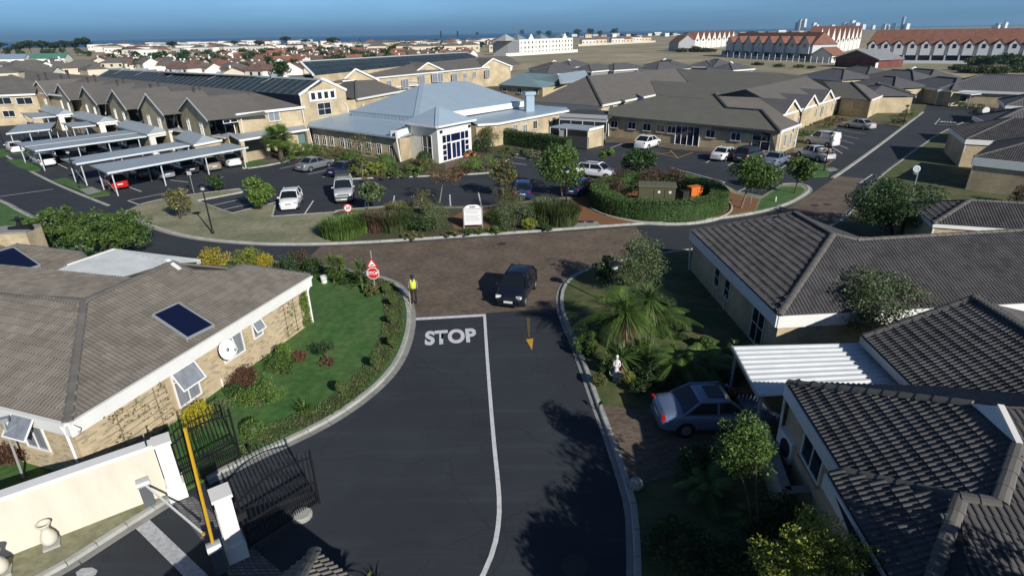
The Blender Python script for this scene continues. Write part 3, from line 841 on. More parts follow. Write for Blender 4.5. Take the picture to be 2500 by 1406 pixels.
# ================================================================== house beside the gate
EZ = 2.65
hA, hB = at(165, 1030, EZ), at(757, 672, EZ)
house1 = thing('bungalow', 'yellow brick bungalow with brown tiled roof and wide white fascia beside the gate', 'house', (hA.x - 3, hA.y + 8, 0.1))
u1 = (hB - hA); u1.z = 0; u1.normalize(); n1 = perp(hA, hB); w1 = -n1           # n1 points to the road
pl1 = Plane(hA, hB, inner=hA + w1 * 5, pitch=rad(23))
R1 = pl1.px(205, 735)
hC = hA + w1 * 9.0
pl2 = Plane(hA, hC, through=R1)
L1 = pl2.px(0, 718); L2 = R1 + (L1 - R1) * 2.2
f1 = [hA, hB, pl1.px(592, 648), pl1.px(548, 664), pl1.px(470, 663), pl1.px(420, 641), R1]
f2 = [hC, hA, R1, L2]
# far slope of the wing that runs away from the road, and of the main wing
d_w = (L2 - R1).normalized()
back_dir = Vector((-d_w.y, d_w.x, 0)); back_dir = back_dir if back_dir.y > 0 else -back_dir
drop = R1.z - EZ
e1, e2 = R1 + back_dir * 3.3 - Vector((0, 0, .5)), L2 + back_dir * 3.3 - Vector((0, 0, .5))
pl3 = Plane(e1, e2, through=R1)
f3 = [e1, R1, L2, e2]
R2 = pl1.px(420, 641)
g1, g2 = R1 + w1 * 2.0 - Vector((0, 0, 1.6)), R2 + w1 * 2.0 - Vector((0, 0, 1.6))
pl4 = Plane(g1, g2, through=R1)
f4 = [R1, R2, pl1.px(470, 663), pl1.px(548, 664), pl1.px(592, 648), hB, hB + w1 * 4, g2, g1]
roof1 = deck(house1, [(pl1, f1), (pl2, f2), (pl3, f3)], TILE_BR)
lay_tiles(roof1, [(pl1, f1), (pl2, f2), (pl3, f3)], TILE_BR, 300)
caps(roof1, hA, R1); caps(roof1, R1, R2); caps(roof1, L2, R1)
caps(roof1, hB, pl1.px(592, 648)); caps(roof1, pl1.px(592, 648), pl1.px(548, 664)); caps(roof1, pl1.px(548, 664), pl1.px(470, 663)); caps(roof1, pl1.px(470, 663), R2)
bk = MB(); bk.slab([R1, R2, R2 + w1 * 3 - Vector((0, 0, 1.3)), R1 + w1 * 3 - Vector((0, 0, 1.3))], .08); bk.slab([R2, hB, hB + w1 * 4, R2 + w1 * 4 - Vector((0, 0, 1.3))], .06); bk.build('back_slope', TILE_BR, house1)
mb = MB(); mb.beam(pl1.px(408, 637) + Vector((0, 0, .06)), pl1.px(440, 662) + Vector((0, 0, .1)), .18, .05); mb.build('flashing', WHITE, house1)
# walls
ins = 0.06
wa, wb, wc = hA - n1 * ins, hB - n1 * ins, hC - n1 * ins
u1p = -u1                                                     # outward normal of the gate side wall
wa2 = wa + u1 * ins
wb = wb - u1 * 0.35
zt1 = EZ - 0.55
wallA = walls(house1, [wa2, wb], 0.1, zt1, MORTAR, closed=False)
wallB = walls(house1, [hC + u1 * ins, wa2], 0.1, zt1, MORTAR, closed=False)
walls(house1, [wb, wb + w1 * 7.5], 0.1, zt1, BRICK, closed=False)
def on_wall(px, py, P, n): return on_plane(px, py, Vector(P), Vector(n))
holesA = []
def hw(P, n, ux, px, py, w, h, **k):
    c = on_wall(px, py, P, n); return c, window(house1, c, ux, n, w, h, **k)
for (px, py, w, h, op) in ((627, 802, .62, .85, 1), (566, 838, 1.25, 1.05, 2), (452, 930, 1.15, 1.6, 3)):
    c = on_wall(px, py, wa2, n1); c.z = min(c.z, zt1 - h / 2 - .02)
    f = window(house1, c, u1, n1, w, h, cols=2 if op > 1 else 1, pane=CURTAIN, sill=True, trans=.45 if op == 3 else None)
    uu = (c - wa2).dot(u1); holesA.append((uu - w / 2 - .05, uu + w / 2 + .05, c.z - h / 2 - .09, c.z + h / 2 + .02))
    if op == 1: hang_sash(f, c + Vector((0, 0, h / 2)) + n1 * .06, u1, n1, w, h * .62, rad(26))
    if op == 2: hang_sash(f, c + u1 * -.3 + Vector((0, 0, h / 2)) + n1 * .06, u1, n1, w / 2, h * .62, rad(16))
    if op == 3: hang_sash(f, c + Vector((0, 0, h / 2)) + n1 * .06, u1, n1, w, .85, rad(32))
lay_bricks(wallA, wa2, wb, 0.1, zt1, holesA, 300)
c = on_wall(80, 1052, wa2, u1p); holesB = []
f = window(house1, c, n1, u1p, 1.15, 1.5, cols=2, pane=CURTAIN)
Lb = (wa2 - (hC + u1 * ins)).length; uu = (c - (hC + u1 * ins)).dot(n1)
holesB = [(uu - .63, uu + .63, c.z - .85, c.z + .77)]
hang_sash(f, c + Vector((0, 0, .75)) + u1p * .06, n1, u1p, 1.1, .85, rad(40))
lay_bricks(wallB, hC + u1 * ins, wa2, 0.1, zt1, holesB, 0)
band(house1, 'fascia', hA, hB, .56, .06, WHITE, .03, drop=.03); band(house1, 'fascia', hC, hA, .56, .06, WHITE, .03, drop=.03)
band(house1, 'fascia', hB, hB + w1 * 4, .5, .06, WHITE, .03, drop=.03)
mb = MB()
for P, Q, n in ((hA, hB, n1), (hC, hA, u1p)): mb.beam(off(P, n, .09) - Vector((0, 0, .06)), off(Q, n, .09) - Vector((0, 0, .06)), .12, .10)
mb.build('gutter', WHITE, house1)
sf = MB(); sf.quad(wa2 + Vector((0, 0, zt1 - wa2.z + .01)), wb + Vector((0, 0, zt1 - wb.z + .01)), off(wb, n1, .2) + Vector((0, 0, zt1 - wb.z + .02)), off(wa2, n1, .2) + Vector((0, 0, zt1 - wa2.z + .02)))
cB = Vector((wb.x, wb.y, 0)) + n1 * .06 - u1 * .05
pipe(house1, [hB + n1 * .05 - Vector((0, 0, .15)) - u1 * .05, cB + Vector((0, 0, 1.9)), cB + Vector((0, 0, .12))], .05)
cA = Vector((wa2.x, wa2.y, 0)) + n1 * -.25 + u1p * .06
pipe(house1, [cA + Vector((0, 0, 2.5)) + u1p * .08, cA + Vector((0, 0, 2.1)), cA + Vector((0, 0, .12))], .05)
pipe(house1, [hA + n1 * .12 - Vector((0, 0, .12)), hA + n1 * .25 + u1 * .1 - Vector((0, 0, .3)), hA + n1 * .10 + u1 * .15 - Vector((0, 0, .5))], .045)
c = on_wall(545, 955, wa2, n1); pipe(house1, [Vector((c.x, c.y, .55)) + n1 * .06, Vector((c.x, c.y, .12)) + n1 * .06], .04)
# solar water heater panels lying on roofs
def solar(pl, pxs, label):
    pts = [pl.px(x, y) for x, y in pxs]
    c = sum(pts, Vector()) / 4; t = thing('solar_panel', label, 'solar panel', c)
    mb = MB()
    up = pl.n * .16
    P = [p + up for p in pts]
    for a, b in zip(P, P[1:] + P[:1]): mb.beam(a, b, .06, .12, up=pl.n)
    mb.build('frame', ALU, t)
    g = MB(); ctr = sum(P, Vector()) / 4; g.slab([ctr + (p - ctr) * .985 + pl.n * .03 for p in P], .05); g.build('glass', SOLAR, t)
    br = MB()
    for p in pts: br.beam(p, p + up, .05, .05)
    br.build('bracket', ALU, t); return t
solar(pl1, [(372, 777), (435, 748), (521, 802), (457, 834)], 'dark blue solar panel on the brown bungalow roof above the satellite dish')

# corrugated carport roof behind the bungalow and the next roof beyond
cz = 2.75
carp = thing('carport', 'white corrugated metal carport roof behind the bungalow beside the gate', 'carport', at(300, 670, 0))
CARP_M = mat('grey_white_sheet', (.42, .45, .46), .5, var=.15, scale=1.0)
corrugated('corrugated_sheet', carp, [at(232, 718, cz), at(418, 644, cz), at(282, 609, cz + .1), at(60, 686, cz + .1)], pitch=.26, amp=.055, m=CARP_M)
corrugated('corrugated_sheet', carp, [at(418, 644, cz), at(486, 639, cz), at(484, 634, cz + .1), at(282, 609, cz + .1)], pitch=.26, amp=.05, m=CARP_M)
band(carp, 'fascia', at(48, 684, cz + .1), at(278, 606, cz + .12), .42, .05, WHITE, .05); band(carp, 'fascia', at(278, 607, cz + .13), at(488, 634, cz + .13), .16, .05, WHITE, .03); band(carp, 'fascia', at(488, 634, cz + .1), at(474, 655, cz + .05), .2, .05, WHITE, .03)
for x, y in ((278, 610), (482, 638), (60, 690)):
    p = at(x, y, cz); mb = MB(); mb.tube(Vector((p.x, p.y, .1)), p - Vector((0, 0, .05)), .05); mb.build('post', WHITE, carp)
h2a, h2b = at(60, 692, 2.8), at(207, 630, 2.8)
house2 = thing('bungalow', 'brown tiled roof with a solar panel behind the corrugated carport', 'house', at(60, 650, .1))
plh = Plane(h2a, h2b, inner=at(60, 640, 3), pitch=rad(20))
fh = [h2a - (h2b - h2a) * 1.0, h2b, plh.px(196, 617), plh.px(40, 599), plh.px(-10, 606), plh.px(-120, 650)]
rh = deck(house2, [(plh, fh)], TILE_BR); lay_tiles(rh, [(plh, fh)], TILE_BR, 150)
caps(rh, h2b, plh.px(196, 617)); caps(rh, plh.px(196, 617), plh.px(40, 599))
band(house2, 'fascia', h2a - (h2b - h2a) * 1.0, h2b, .3, .05, WHITE, .05)
nn = perp(h2a, h2b); walls(house2, [h2a - (h2b - h2a) - nn * .4, h2b - nn * .4, h2b - nn * 5, h2a - (h2b - h2a) - nn * 5], .1, 2.7)
solar(plh, [(-48, 634), (33, 611), (98, 655), (35, 674)], 'dark blue solar panel on the small roof at the left edge of the photo')
# braai chimney wall with black cowl
ch = thing('chimney', 'yellow brick chimney block with a black metal cowl at the left edge', 'chimney', at(30, 615, .1))
p0, p1 = at(-60, 600, 2.4), at(72, 592, 2.4)
nn = perp(p0, p1); q = [p0, p1, p1 - nn * 1.6, p0 - nn * 1.6]
walls(ch, [Vector((a.x, a.y, 0)) for a in q], .1, 3.0, BRICK)
mb = MB(); mb.prism([(a.x, a.y) for a in q], 3.0, 3.12); mb.build('cap', CONC_D, ch)
mb = MB(); m_ = (p0 + p1) / 2 + nn * -.8 + Vector((.9, 0, 0)); mb.tube((m_.x - .7, m_.y, 3.12), (m_.x + .7, m_.y, 3.25), .16, .2); mb.tube((m_.x, m_.y, 3.2), (m_.x, m_.y, 3.9), .14, .1); mb.box((m_.x + .05, m_.y, 3.75), (.5, .5, .06)); mb.build('cowl', BLACK, ch)

# ================================================================== houses on the far side of the entrance road
def simple_house(label, name='bungalow', loc=(0, 0, 0)): return thing(name, label, 'house', loc)
EZ2 = 2.65
bL, bC = at(1688, 563, EZ2), at(1902, 770, EZ2)
bR = at(2560, 736, EZ2)
houseR = simple_house('bungalow with striped charcoal tiles beyond the large palms, its gable end in shade', loc=(bC.x + 5, bC.y + 5, .1))
plL = Plane(bL, bC, inner=bC + Vector((5, 0, 0)), pitch=rad(24))
Q = plL.px(2034, 572); Pk = plL.px(1941, 519)
dR = (bR - bC); dR.z = 0; dR.normalize(); bR2 = bC + dR * 22
plF = Plane(bC, bR2, through=Q)
S1 = plF.px(2090, 586); S2 = plF.px(2500, 562); S3 = S1 + (S2 - S1) * 1.35
fL = [bL, bC, Q, Pk, plL.px(1890, 531)]
fF = [bC, bR2, S3, S1, Q]
pq = (Q - Pk).normalized(); rdir = Vector((pq.y, -pq.x, 0)); rdir = rdir if rdir.x > 0 else -rdir
t1, t2 = Pk + rdir * 4.2 - Vector((0, 0, 1.6)), Q + rdir * 1.6 - Vector((0, 0, .6))
plK = Plane(t1, t1 + pq, through=Pk); fK = [Pk, Q, plF.px(2092, 585), t1]
t3, t4 = S1 + Vector((0, 5, -1.9)), S3 + Vector((0, 5, -1.9)); plN = Plane(t3, t4, through=S1); fN = [S1, S3, t4, t3]
roofR = deck(houseR, [(plL, fL), (plF, fF), (plK, fK), (plN, fN)], TILE_GR); lay_tiles(roofR, [(plL, fL), (plF, fF)], TILE_GR, 300)
caps(roofR, bC, Q); caps(roofR, Pk, Q); caps(roofR, S1, Q); caps(roofR, S1, S3); caps(roofR, bL, Pk)
nL = perp(bL, bC); nL = nL if nL.x < 0 else -nL; nF = Vector((-dR.y, dR.x, 0)); nF = nF if nF.y < 0 else -nF
uL = (bC - bL); uL.z = 0; uL.normalize()
wl0, wl1, wr = bL - nL * .15 + uL * .2, bC - nL * .15 - nF * .15, bR2 - nF * .15
pts = ccw([(wl0.x, wl0.y), (wl1.x, wl1.y), (wr.x, wr.y), (wr.x, wr.y + 9), (wl0.x + 8, wl0.y)])
walls(houseR, pts, .1, EZ2 - .5, BRICK)
band(houseR, 'fascia', bC, bL, .55, .06, WHITE, -.03 if nL.x < 0 else .03, drop=.03); band(houseR, 'fascia', bC, bR2, .58, .06, WHITE, .03, drop=.03)
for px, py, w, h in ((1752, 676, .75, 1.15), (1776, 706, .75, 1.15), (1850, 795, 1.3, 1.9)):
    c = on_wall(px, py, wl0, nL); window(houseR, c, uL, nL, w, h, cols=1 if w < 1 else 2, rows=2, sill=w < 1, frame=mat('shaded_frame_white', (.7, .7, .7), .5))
pipe(houseR, [bL + nL * .05 + uL * .1 - Vector((0, 0, .4)), Vector((bL.x, bL.y, .1)) + nL * -.08 + uL * .15])
for px, py in ((1735, 770), (1762, 800)):
    c = on_wall(px, py, wl0, nL); pipe(houseR, [Vector((c.x, c.y, 1.0)) + nL * .06, Vector((c.x, c.y, .12)) + nL * .06], .035)

EZN, EZM = 3.45, 3.15
# nearest house in the lower corner
a3, b3 = at(1924, 934, EZN), at(2060, 1150, EZN)
houseN = simple_house('nearest bungalow with dark barrel tiled roof in the lower right corner', loc=(a3.x + 5, a3.y - 3, .1))
plA = Plane(a3, b3, inner=a3 + Vector((5, 0, 0)), pitch=rad(27))
Tp = plA.px(2372, 986); W1, W2, W3 = plA.px(2486, 1088), plA.px(2440, 1226), plA.px(2345, 1214)
fA = [a3, b3, W3, W2, W1, Tp]
eB1, eB2 = at(2022, 1152, EZN), at(2172, 1406, EZN)
plB = Plane(eB1, eB2, inner=eB1 + Vector((5, 0, 0)), pitch=rad(27))
V1 = plB.px(2345, 1214); V2 = plB.px(2280, 1406); eB3 = eB1 + (eB2 - eB1) * 1.9; V3 = V1 + (V2 - V1) * 2.0
fB = [eB1, eB3, V3, V1]
ab = (b3 - a3).normalized(); ea = Vector((-ab.y, ab.x, 0)); ea = ea if ea.x > 0 else -ea
a4 = a3 + ea * 12
plE = Plane(a3, a4, through=Tp)
fE = [a3, Tp, plE.pt(*[(plE.uv(a4)[0]), plE.uv(Tp)[1]]), a4]
def slope_off(P, Qp, dirv, run, drp): return P + dirv * run - Vector((0, 0, drp))
r0 = Vector((1, -.05, 0)).normalized()
exv = ea; yv = Vector((-exv.y, exv.x, 0)); yv = yv if yv.y > 0 else -yv
eF = V2 - yv * 2.0; eF.z = V2.z - (V1.z - V2.z) / ((V1 - V2).dot(yv)) * 2.0
plRA = plRB = Plane(eF, eF + exv, through=V1)
fRA = [plRB.px(2345, 1214), plRB.px(2280, 1406), plRB.px(2235, 1540), plRB.px(2900, 1540), plRB.px(2900, 1010), plRB.px(2500, 1000), plRB.px(2445, 1003), plRB.px(2488, 1088), plRB.px(2442, 1226)]
roofN = deck(houseN, [(plA, fA), (plB, fB), (plE, fE), (plRA, fRA)], TILE_GR)
lay_tiles(roofN, [(plA, fA), (plB, fB), (plE, fE), (plRA, fRA)], TILE_GR, 300)
caps(roofN, a3, Tp); caps(roofN, W2, W1); caps(roofN, b3, W3); caps(roofN, V3, V1); caps(roofN, V1, W2)
mb = MB(); mb.poly([Tp + Vector((0, 0, .03)), W1 + Vector((0, 0, .03)), plA.px(2440, 1003) + Vector((0, 0, .12))]); mb.poly([Tp + Vector((0, 0, .0)), plA.px(2440, 1003) + Vector((0, 0, .1)), W1]); mb.beam(plA.px(2438, 1000) + Vector((0, 0, .12)), W1 + Vector((0, 0, .05)), .14, .1)
mb.build('gable_wall', WHITE_D, houseN)
nA = perp(a3, b3); nA = nA if nA.x < 0 else -nA
w0, w1_, w2_ = a3 - nA * .2, b3 - nA * .2, eB3 - nA * .2
walls(houseN, [(w0.x, w0.y + 0), (w1_.x, w1_.y), (w1_.x, w1_.y - .01), (w2_.x, w2_.y)], .1, EZN - .3, BRICK, closed=False)
walls(houseN, [(w0.x + 11, w0.y), (w0.x, w0.y)], .1, EZN - .3, BRICK, closed=False)
band(houseN, 'fascia', b3, a3, .45, .05, WHITE, -.03, drop=.04); band(houseN, 'fascia', eB3, eB1, .45, .05, WHITE, -.03, drop=.04); band(houseN, 'fascia', a3, a4, .4, .05, WHITE, -.03, drop=.04)
c = on_wall(1985, 1110, w0, nA); window(houseN, c, ab, nA, 1.4, 1.1, cols=2, frame=WHITE)
pipe(houseN, [a3 + nA * .0 - Vector((0, 0, .4)), Vector((a3.x, a3.y, .1)) - nA * .1])

# roof behind it with its corrugated carport
a5, b5 = at(2108, 822, EZM), at(2218, 930, EZM)
houseM = simple_house('charcoal tiled bungalow behind the white corrugated carport roof', loc=(a5.x + 4, a5.y - 3, .1))
plM = Plane(a5, b5, inner=a5 + Vector((5, 0, 0)), pitch=rad(25))
M1 = plM.px(2380, 726); M2 = plM.px(2500, 800); M3 = M1 + (M2 - M1) * 2.2; b6 = a5 + (b5 - a5) * 2.6
fM = [a5, b6, M3, M1]
md = (M2 - M1); md.z = 0; md.normalize(); mr = Vector((-md.y, md.x, 0)); mr = mr if mr.x > 0 else -mr
plM2 = Plane(M1 + mr * 6 - Vector((0, 0, 2.3)), M3 + mr * 6 - Vector((0, 0, 2.3)), through=M1)
fM2 = [M1, M3, M3 + mr * 6 - Vector((0, 0, 2.3)), M1 + mr * 6 - Vector((0, 0, 2.3))]
am = Vector((-(b5 - a5).y, (b5 - a5).x, 0)).normalized(); am = am if am.x > 0 else -am
a6 = a5 + am * 11; plM3 = Plane(a5, a6, through=M1); fM3 = [a5, M1, M1 + mr * 6 - Vector((0, 0, 2.3)), a6]
roofM = deck(houseM, [(plM, fM), (plM2, fM2), (plM3, fM3)], TILE_GR); lay_tiles(roofM, [(plM, fM), (plM2, fM2)], TILE_GR, 300)
caps(roofM, a5, M1); caps(roofM, M1, M3)
band(houseM, 'fascia', a5 - (b5 - a5) * .03, b6, .3, .05, STEEL, .06, drop=.02)
nM = perp(a5, b5); nM = nM if nM.x < 0 else -nM
walls(houseM, [(a5 - nM * .3)[:2], (b6 - nM * .3)[:2]], .1, EZM - .2, BRICK, closed=False); walls(houseM, [(a6 - nM * .3)[:2], (a5 - nM * .3)[:2]], .1, EZM - .2, BRICK, closed=False)
czr = 2.6
carR = thing('carport', 'white corrugated carport roof between two charcoal tiled houses', 'carport', at(1900, 1000, .1))
q = [at(1788, 846, czr), at(2112, 838, czr), at(2235, 945, czr - .02), at(1853, 968, czr - .02)]
corrugated('corrugated_sheet', carR, [q[0], q[1], q[2], q[3]], pitch=.30, amp=.055)
band(carR, 'fascia', q[0], q[3], .16, .06, ALU, .05, drop=-.06); band(carR, 'fascia', q[1], q[0], .16, .06, WHITE, -.05, drop=-.04)
for k, p in enumerate((q[0], q[3])):
    mb = MB(); mb.tube(Vector((p.x + .15, p.y + .1 * (1 if k else -1), .1)), Vector((p.x + .15, p.y + .1 * (1 if k else -1), czr)), .06); mb.build('post', STEEL, carR)
# ================================================================== middle distance buildings
def up(p, z): return Vector((p[0], p[1], z))
def px_poly(pl, lst): return [p if isinstance(p, Vector) else pl.px(*p) for p in lst]
def strip_board(house, P, Q, h=.22, t=.08, m=None, name='fascia'):
    mb = MB(); mb.beam(Vector(P), Vector(Q), t, h); return mb.build(name, m or WHITE, house)
def block_walls(house, pts, z0, z1, m=None): return walls(house, ccw([(p[0], p[1]) for p in pts]), z0, z1, m)
def wall_windows(house, P, n, pxs, w, h, **k):
    ux = Vector((-n.y, n.x, 0))
    for px, py in pxs: window(house, on_plane(px, py, Vector(P), n), ux, n, w, h, **k)
def face_n(P, Q, toward=None):
    n = perp(P, Q)
    if n.dot(Vector((0, 0, 0)) - Vector((P[0], P[1], 0))) < 0: n = -n
    return n
def gable(house, feet_px, peak_px, z, back, wall_m, roof_m, board=.22, depth_dir=None, zb=0.1, base=None):
    """gable wall over the two feet with its little roof running back"""
    A, B = (at(feet_px[0][0], feet_px[0][1], z), at(feet_px[1][0], feet_px[1][1], z))
    n = face_n(A, B); pk = on_plane(peak_px[0], peak_px[1], A, n)
    L = (B - A).length; ux = (B - A) / L
    mb = MB(); uu = (pk - A).dot(ux)
    mb.add([up(A, zb), up(B, zb), B, pk, A], [(0, 1, 2, 3, 4)], [[(0, zb), (L, zb), (L, z), (uu, pk.z), (0, z)]])
    mb.build('gable_wall', wall_m, house)
    bk = -n * back
    rb = MB(); e = n * .25; lift = Vector((0, 0, .08))
    for P, Q in ((A, pk), (B, pk)):
        P2_ = P + (P - Q) * .10
        q = [P2_ + e + lift, Q + e + lift, Q + bk + lift, P2_ + bk + lift]
        k0 = len(rb.f); rb.slab(q if (q[1] - q[0]).cross(q[2] - q[0]).z > 0 else q[::-1], .07); rb.uv[k0] = [(0, 0), (0, 2), (back, 2), (back, 0)]
    rb.build('gable_roof', roof_m, house)
    for P in (A, B):
        P2_ = P + (P - pk) * .10; strip_board(house, P2_ + e + n * .03, pk + e + n * .03, board, .05, WHITE, 'barge_board')
    return A, B, pk, n, ux

# ---- long block with six gables over the carports
Z2 = 5.2
c0, cF, cE = at(577, 281, Z2), at(60, 224, Z2), at(745, 262, Z2)
lblk = thing('apartment_block', 'long two storey brick block with six gables behind the carports', 'building', at(560, 330, .1))
plm = Plane(c0, cF, inner=at(600, 215, Z2), pitch=rad(17))
apx = plm.px(613, 224)
fm = [c0, apx, plm.px(240, 187), plm.px(60, 172), cF]
ple = Plane(c0, cE, through=apx)
fe = [c0, cE, ple.px(744, 258), apx]
deck(lblk, [(plm, fm), (ple, [c0, cE, apx])], ROOF_BR, .15)
strip_board(lblk, c0, cE, .3, .12); strip_board(lblk, c0 - Vector((0, 0, .05)), cF - Vector((0, 0, .05)), .25, .12)
nf = face_n(c0, cF); ne = face_n(c0, cE); uf = (cF - c0).normalized(); ue = (cE - c0).normalized()
block_walls(lblk, [c0 - nf * .4 + ue * .2, cF - nf * .4, cF - nf * 12, cE - ne * .3, c0 - ne * .3 + ue * .2], .1, Z2 - .1)
for feet, peak in ((((76, 226), (117, 232)), (92, 199)), (((136, 231), (172, 242)), (145, 206)), (((196, 240), (238, 252)), (205, 212)), (((264, 250), (310, 264)), (278, 221)), (((343, 264), (400, 277)), (360, 230)), (((437, 272), (507, 290)), (462, 240))):
    A, B, pk, n, ux = gable(lblk, feet, peak, Z2 - .1, 7.0, BRICK, ROOF_BR)
    L = (B - A).length
    for s in (.27, .73):
        window(lblk, up(A + ux * (L * s), 3.6), ux, n, 1.0, 1.5, cols=2, trans=.5, pane=GLASS, proud=.08)
# glazed bays between the gables
for (x0, y0), (x1, y1) in (((505, 300), (575, 312)), ((395, 285), (435, 296)), ((235, 262), (263, 268)), ((310, 272), (340, 280)), ((172, 248), (195, 254))):
    A, B = at(x0, y0, 3.6), at(x1, y1, 3.6); n = face_n(A, B); window(lblk, (A + B) / 2 + n * .05, (B - A), n, (B - A).length, 1.7, cols=3, trans=.6, pane=GLASS, sill=False, proud=.1)
# lean-to roof over the ground floor
l0, l1 = c0 + nf * 1.5 + uf * 1.0, cF + nf * 1.5
mb = MB(); q = [up(l0, 2.55), up(l1, 2.55), up(l1 - nf * 1.8, 2.8), up(l0 - nf * 1.8, 2.8)]; mb.slab(q if (q[1] - q[0]).cross(q[2] - q[0]).z > 0 else q[::-1], .1); mb.uv[0] = [(0, 0), (60, 0), (60, 3), (0, 3)]; mb.build('lean_to_roof', METAL_G, lblk)
block_walls(lblk, [l0 - nf * .4, l1 - nf * .4, l1 - nf * 1.7, l0 - nf * 1.7], .1, 2.5)
strip_board(lblk, up(l0, 2.5), up(l1, 2.5), .18, .08)
for px, py in ((512, 318), (425, 298), (300, 278), (258, 270), (350, 288)): pipe(lblk, [on_plane(px, py - 22, c0 + nf * .5, nf), on_plane(px, py + 10, c0 + nf * .5, nf)], .07)
# end wall: window, air unit, downpipes, entrance canopy
c = on_plane(671, 284, c0, ne); window(lblk, c + ne * -.25, ue, ne, 1.6, 1.3, cols=2, pane=CURTAIN, proud=.1)
pipe(lblk, [on_plane(588, 288, c0, ne), on_plane(594, 325, c0, ne)], .06); pipe(lblk, [on_plane(738, 268, c0, ne), on_plane(743, 298, c0, ne)], .06)
for px in (545, 563): window(lblk, on_plane(px + 8, 297 - (px - 545) * .12, c0 - ne * .2, ne), ue, ne, .9, .45, cols=1, sill=False, proud=.06)
cq = [at(585, 344, 2.7), at(752, 317, 2.7), at(738, 302, 2.95), at(560, 329, 2.95)]
mb = MB(); mb.slab(cq, .12); mb.uv[0] = [(0, 0), (14, 0), (14, 3), (0, 3)]; mb.build('canopy_roof', METAL_G, lblk); strip_board(lblk, cq[0], cq[1], .24, .08); strip_board(lblk, cq[0], cq[3], .2, .08)
for t in (.02, .35, .68, .98):
    p = cq[0].lerp(cq[1], t); mb = MB(); mb.box((p.x, p.y, 1.35), (.45, .45, 2.5), math.atan2(ue.y, ue.x)); mb.build('pillar', BRICK_S, lblk)
mb = MB(); p0_, p1_ = cq[0].lerp(cq[1], .05), cq[0].lerp(cq[1], .33); mb.beam(up(p0_, .7), up(p1_, .7), .25, 1.1); mb.build('parapet', BRICK_S, lblk)
c = cq[0].lerp(cq[1], .82) - ne * .6; window(lblk, up(c, 1.6), ue, ne, 3.0, 1.3, cols=2, pane=mat('green_glass', (.12, .2, .2), .15), frame=BLACK)
mb = MB(); mb.beam(up(cq[0].lerp(cq[1], .7) - ne * .65, 1.3), up(cq[0].lerp(cq[1], .98) - ne * .65, 1.3), .2, 2.4); mb.build('porch_wall', BRICK_S, lblk)
for px, py in ((99, 205), (116, 200), (155, 207), (172, 202), (219, 214), (236, 208), (291, 222), (305, 215), (373, 234), (391, 226), (478, 243), (491, 236)):
    b = plm.px(px, py); mb = MB(); mb.tube(b - Vector((0, 0, .1)), b + Vector((0, 0, 1.5)), .13, n=8); mb.lathe([(.32, 1.5), (.05, 1.75), (.01, 1.76)], b, 8); mb.build('flue', mat('flue_metal', (.05, .045, .042), .6), lblk)
# cross wing at the far left end
wq = [at(-40, 236, Z2), at(86, 231, Z2)]
plw = Plane(wq[0], wq[1], inner=wq[0] + Vector((0, 8, 0)), pitch=rad(17)); deck(lblk, [(plw, [wq[0], wq[1], plw.px(92, 203), plw.px(35, 184), plw.px(-60, 190)])], ROOF_BR, .1)
strip_board(lblk, wq[0], wq[1], .3, .1); nw = face_n(*wq)
block_walls(lblk, [wq[0] - nw * .3, wq[1] - nw * .3, wq[1] - nw * 7, wq[0] - nw * 7], .1, Z2)
wall_windows(lblk, wq[0] - nw * .28, nw, [(8, 247), (60, 247)], 2.4, 1.2, cols=2); wall_windows(lblk, wq[0] - nw * .28, nw, [(22, 278)], 1.8, 1.1, cols=2)

# ---- block with the dark collector roof
ZC = 6.7
cbl, cbr, cgr = at(228, 192, ZC), at(731, 233, ZC), at(843, 221, ZC)
colb = thing('apartment_block', 'brick block with long dark blue solar collector roof and white framed gable windows', 'building', up(cbr, .1))
plc = Plane(cbl, cbr, inner=at(500, 170, ZC), pitch=rad(24))
ctl, ctr = plc.px(267, 171), plc.px(786, 197)
mb = MB(); q = [cbl, cbr, ctr, ctl]; mb.slab(q, .15); mb.uv[0] = [plc.uv(p) for p in q]; mb.build('collector_roof', SOLAR_R, colb)
strip_board(colb, ctl + Vector((0, 0, .1)), ctr + Vector((0, 0, .1)), .22, .45, mat('pale_flashing', (.42, .52, .56), .5)); strip_board(colb, cbl, ctl, .15, .3, mat('pale_flashing', (0, 0, 0)))
ng = face_n(cbr, cgr); pkg = on_plane(786, 195, cbr, ng); ug = (cgr - cbr).normalized(); Lg = (cgr - cbr).length
mb = MB(); up_ = (pkg - cbr).dot(ug); mb.add([up(cbr, .1), up(cgr, .1), cgr, pkg, cbr], [(0, 1, 2, 3, 4)], [[(0, 0), (Lg, 0), (Lg, ZC), (up_, pkg.z), (0, ZC)]]); mb.build('gable_wall', BRICK, colb)
for P in (cbr, cgr): strip_board(colb, P + (P - pkg) * .04 + ng * .1 + Vector((0, 0, .1)), pkg + ng * .1 + Vector((0, 0, .12)), .32, .12, WHITE, 'barge_board')
mb = MB(); q = [pkg, cgr, cgr - ng * 45, pkg - ng * 45]; mb.slab(q if (q[1] - q[0]).cross(q[2] - q[0]).z > 0 else q[::-1], .1); mb.uv[0] = [(0, 0), (0, 5), (45, 5), (45, 0)]; mb.build('roof', ROOF_BR, colb)
mb = MB(); wall_quad(mb, cbl, cbr, 3.5, ZC - .05); mb.build('clerestory', mat('navy_cladding', (.012, .014, .03), .5), colb)
mb = MB(); wall_quad(mb, cgr, cgr - ng * 40, .1, ZC); mb.build('wall', BRICK, colb)
cw = on_plane(788, 233, cbr, ng); f = window(colb, cw, ug, ng, 4.6, 1.35, cols=1, sill=False, fw=.18, pane=WHITE)
for k in range(4):
    p = MB(); p.box(cw + ug * (-1.65 + 1.1 * k) + ng * .05, (.62, .05, .85), axes=(ug, ng, Vector((0, 0, 1)))); p.build('pane', GLASS, f)
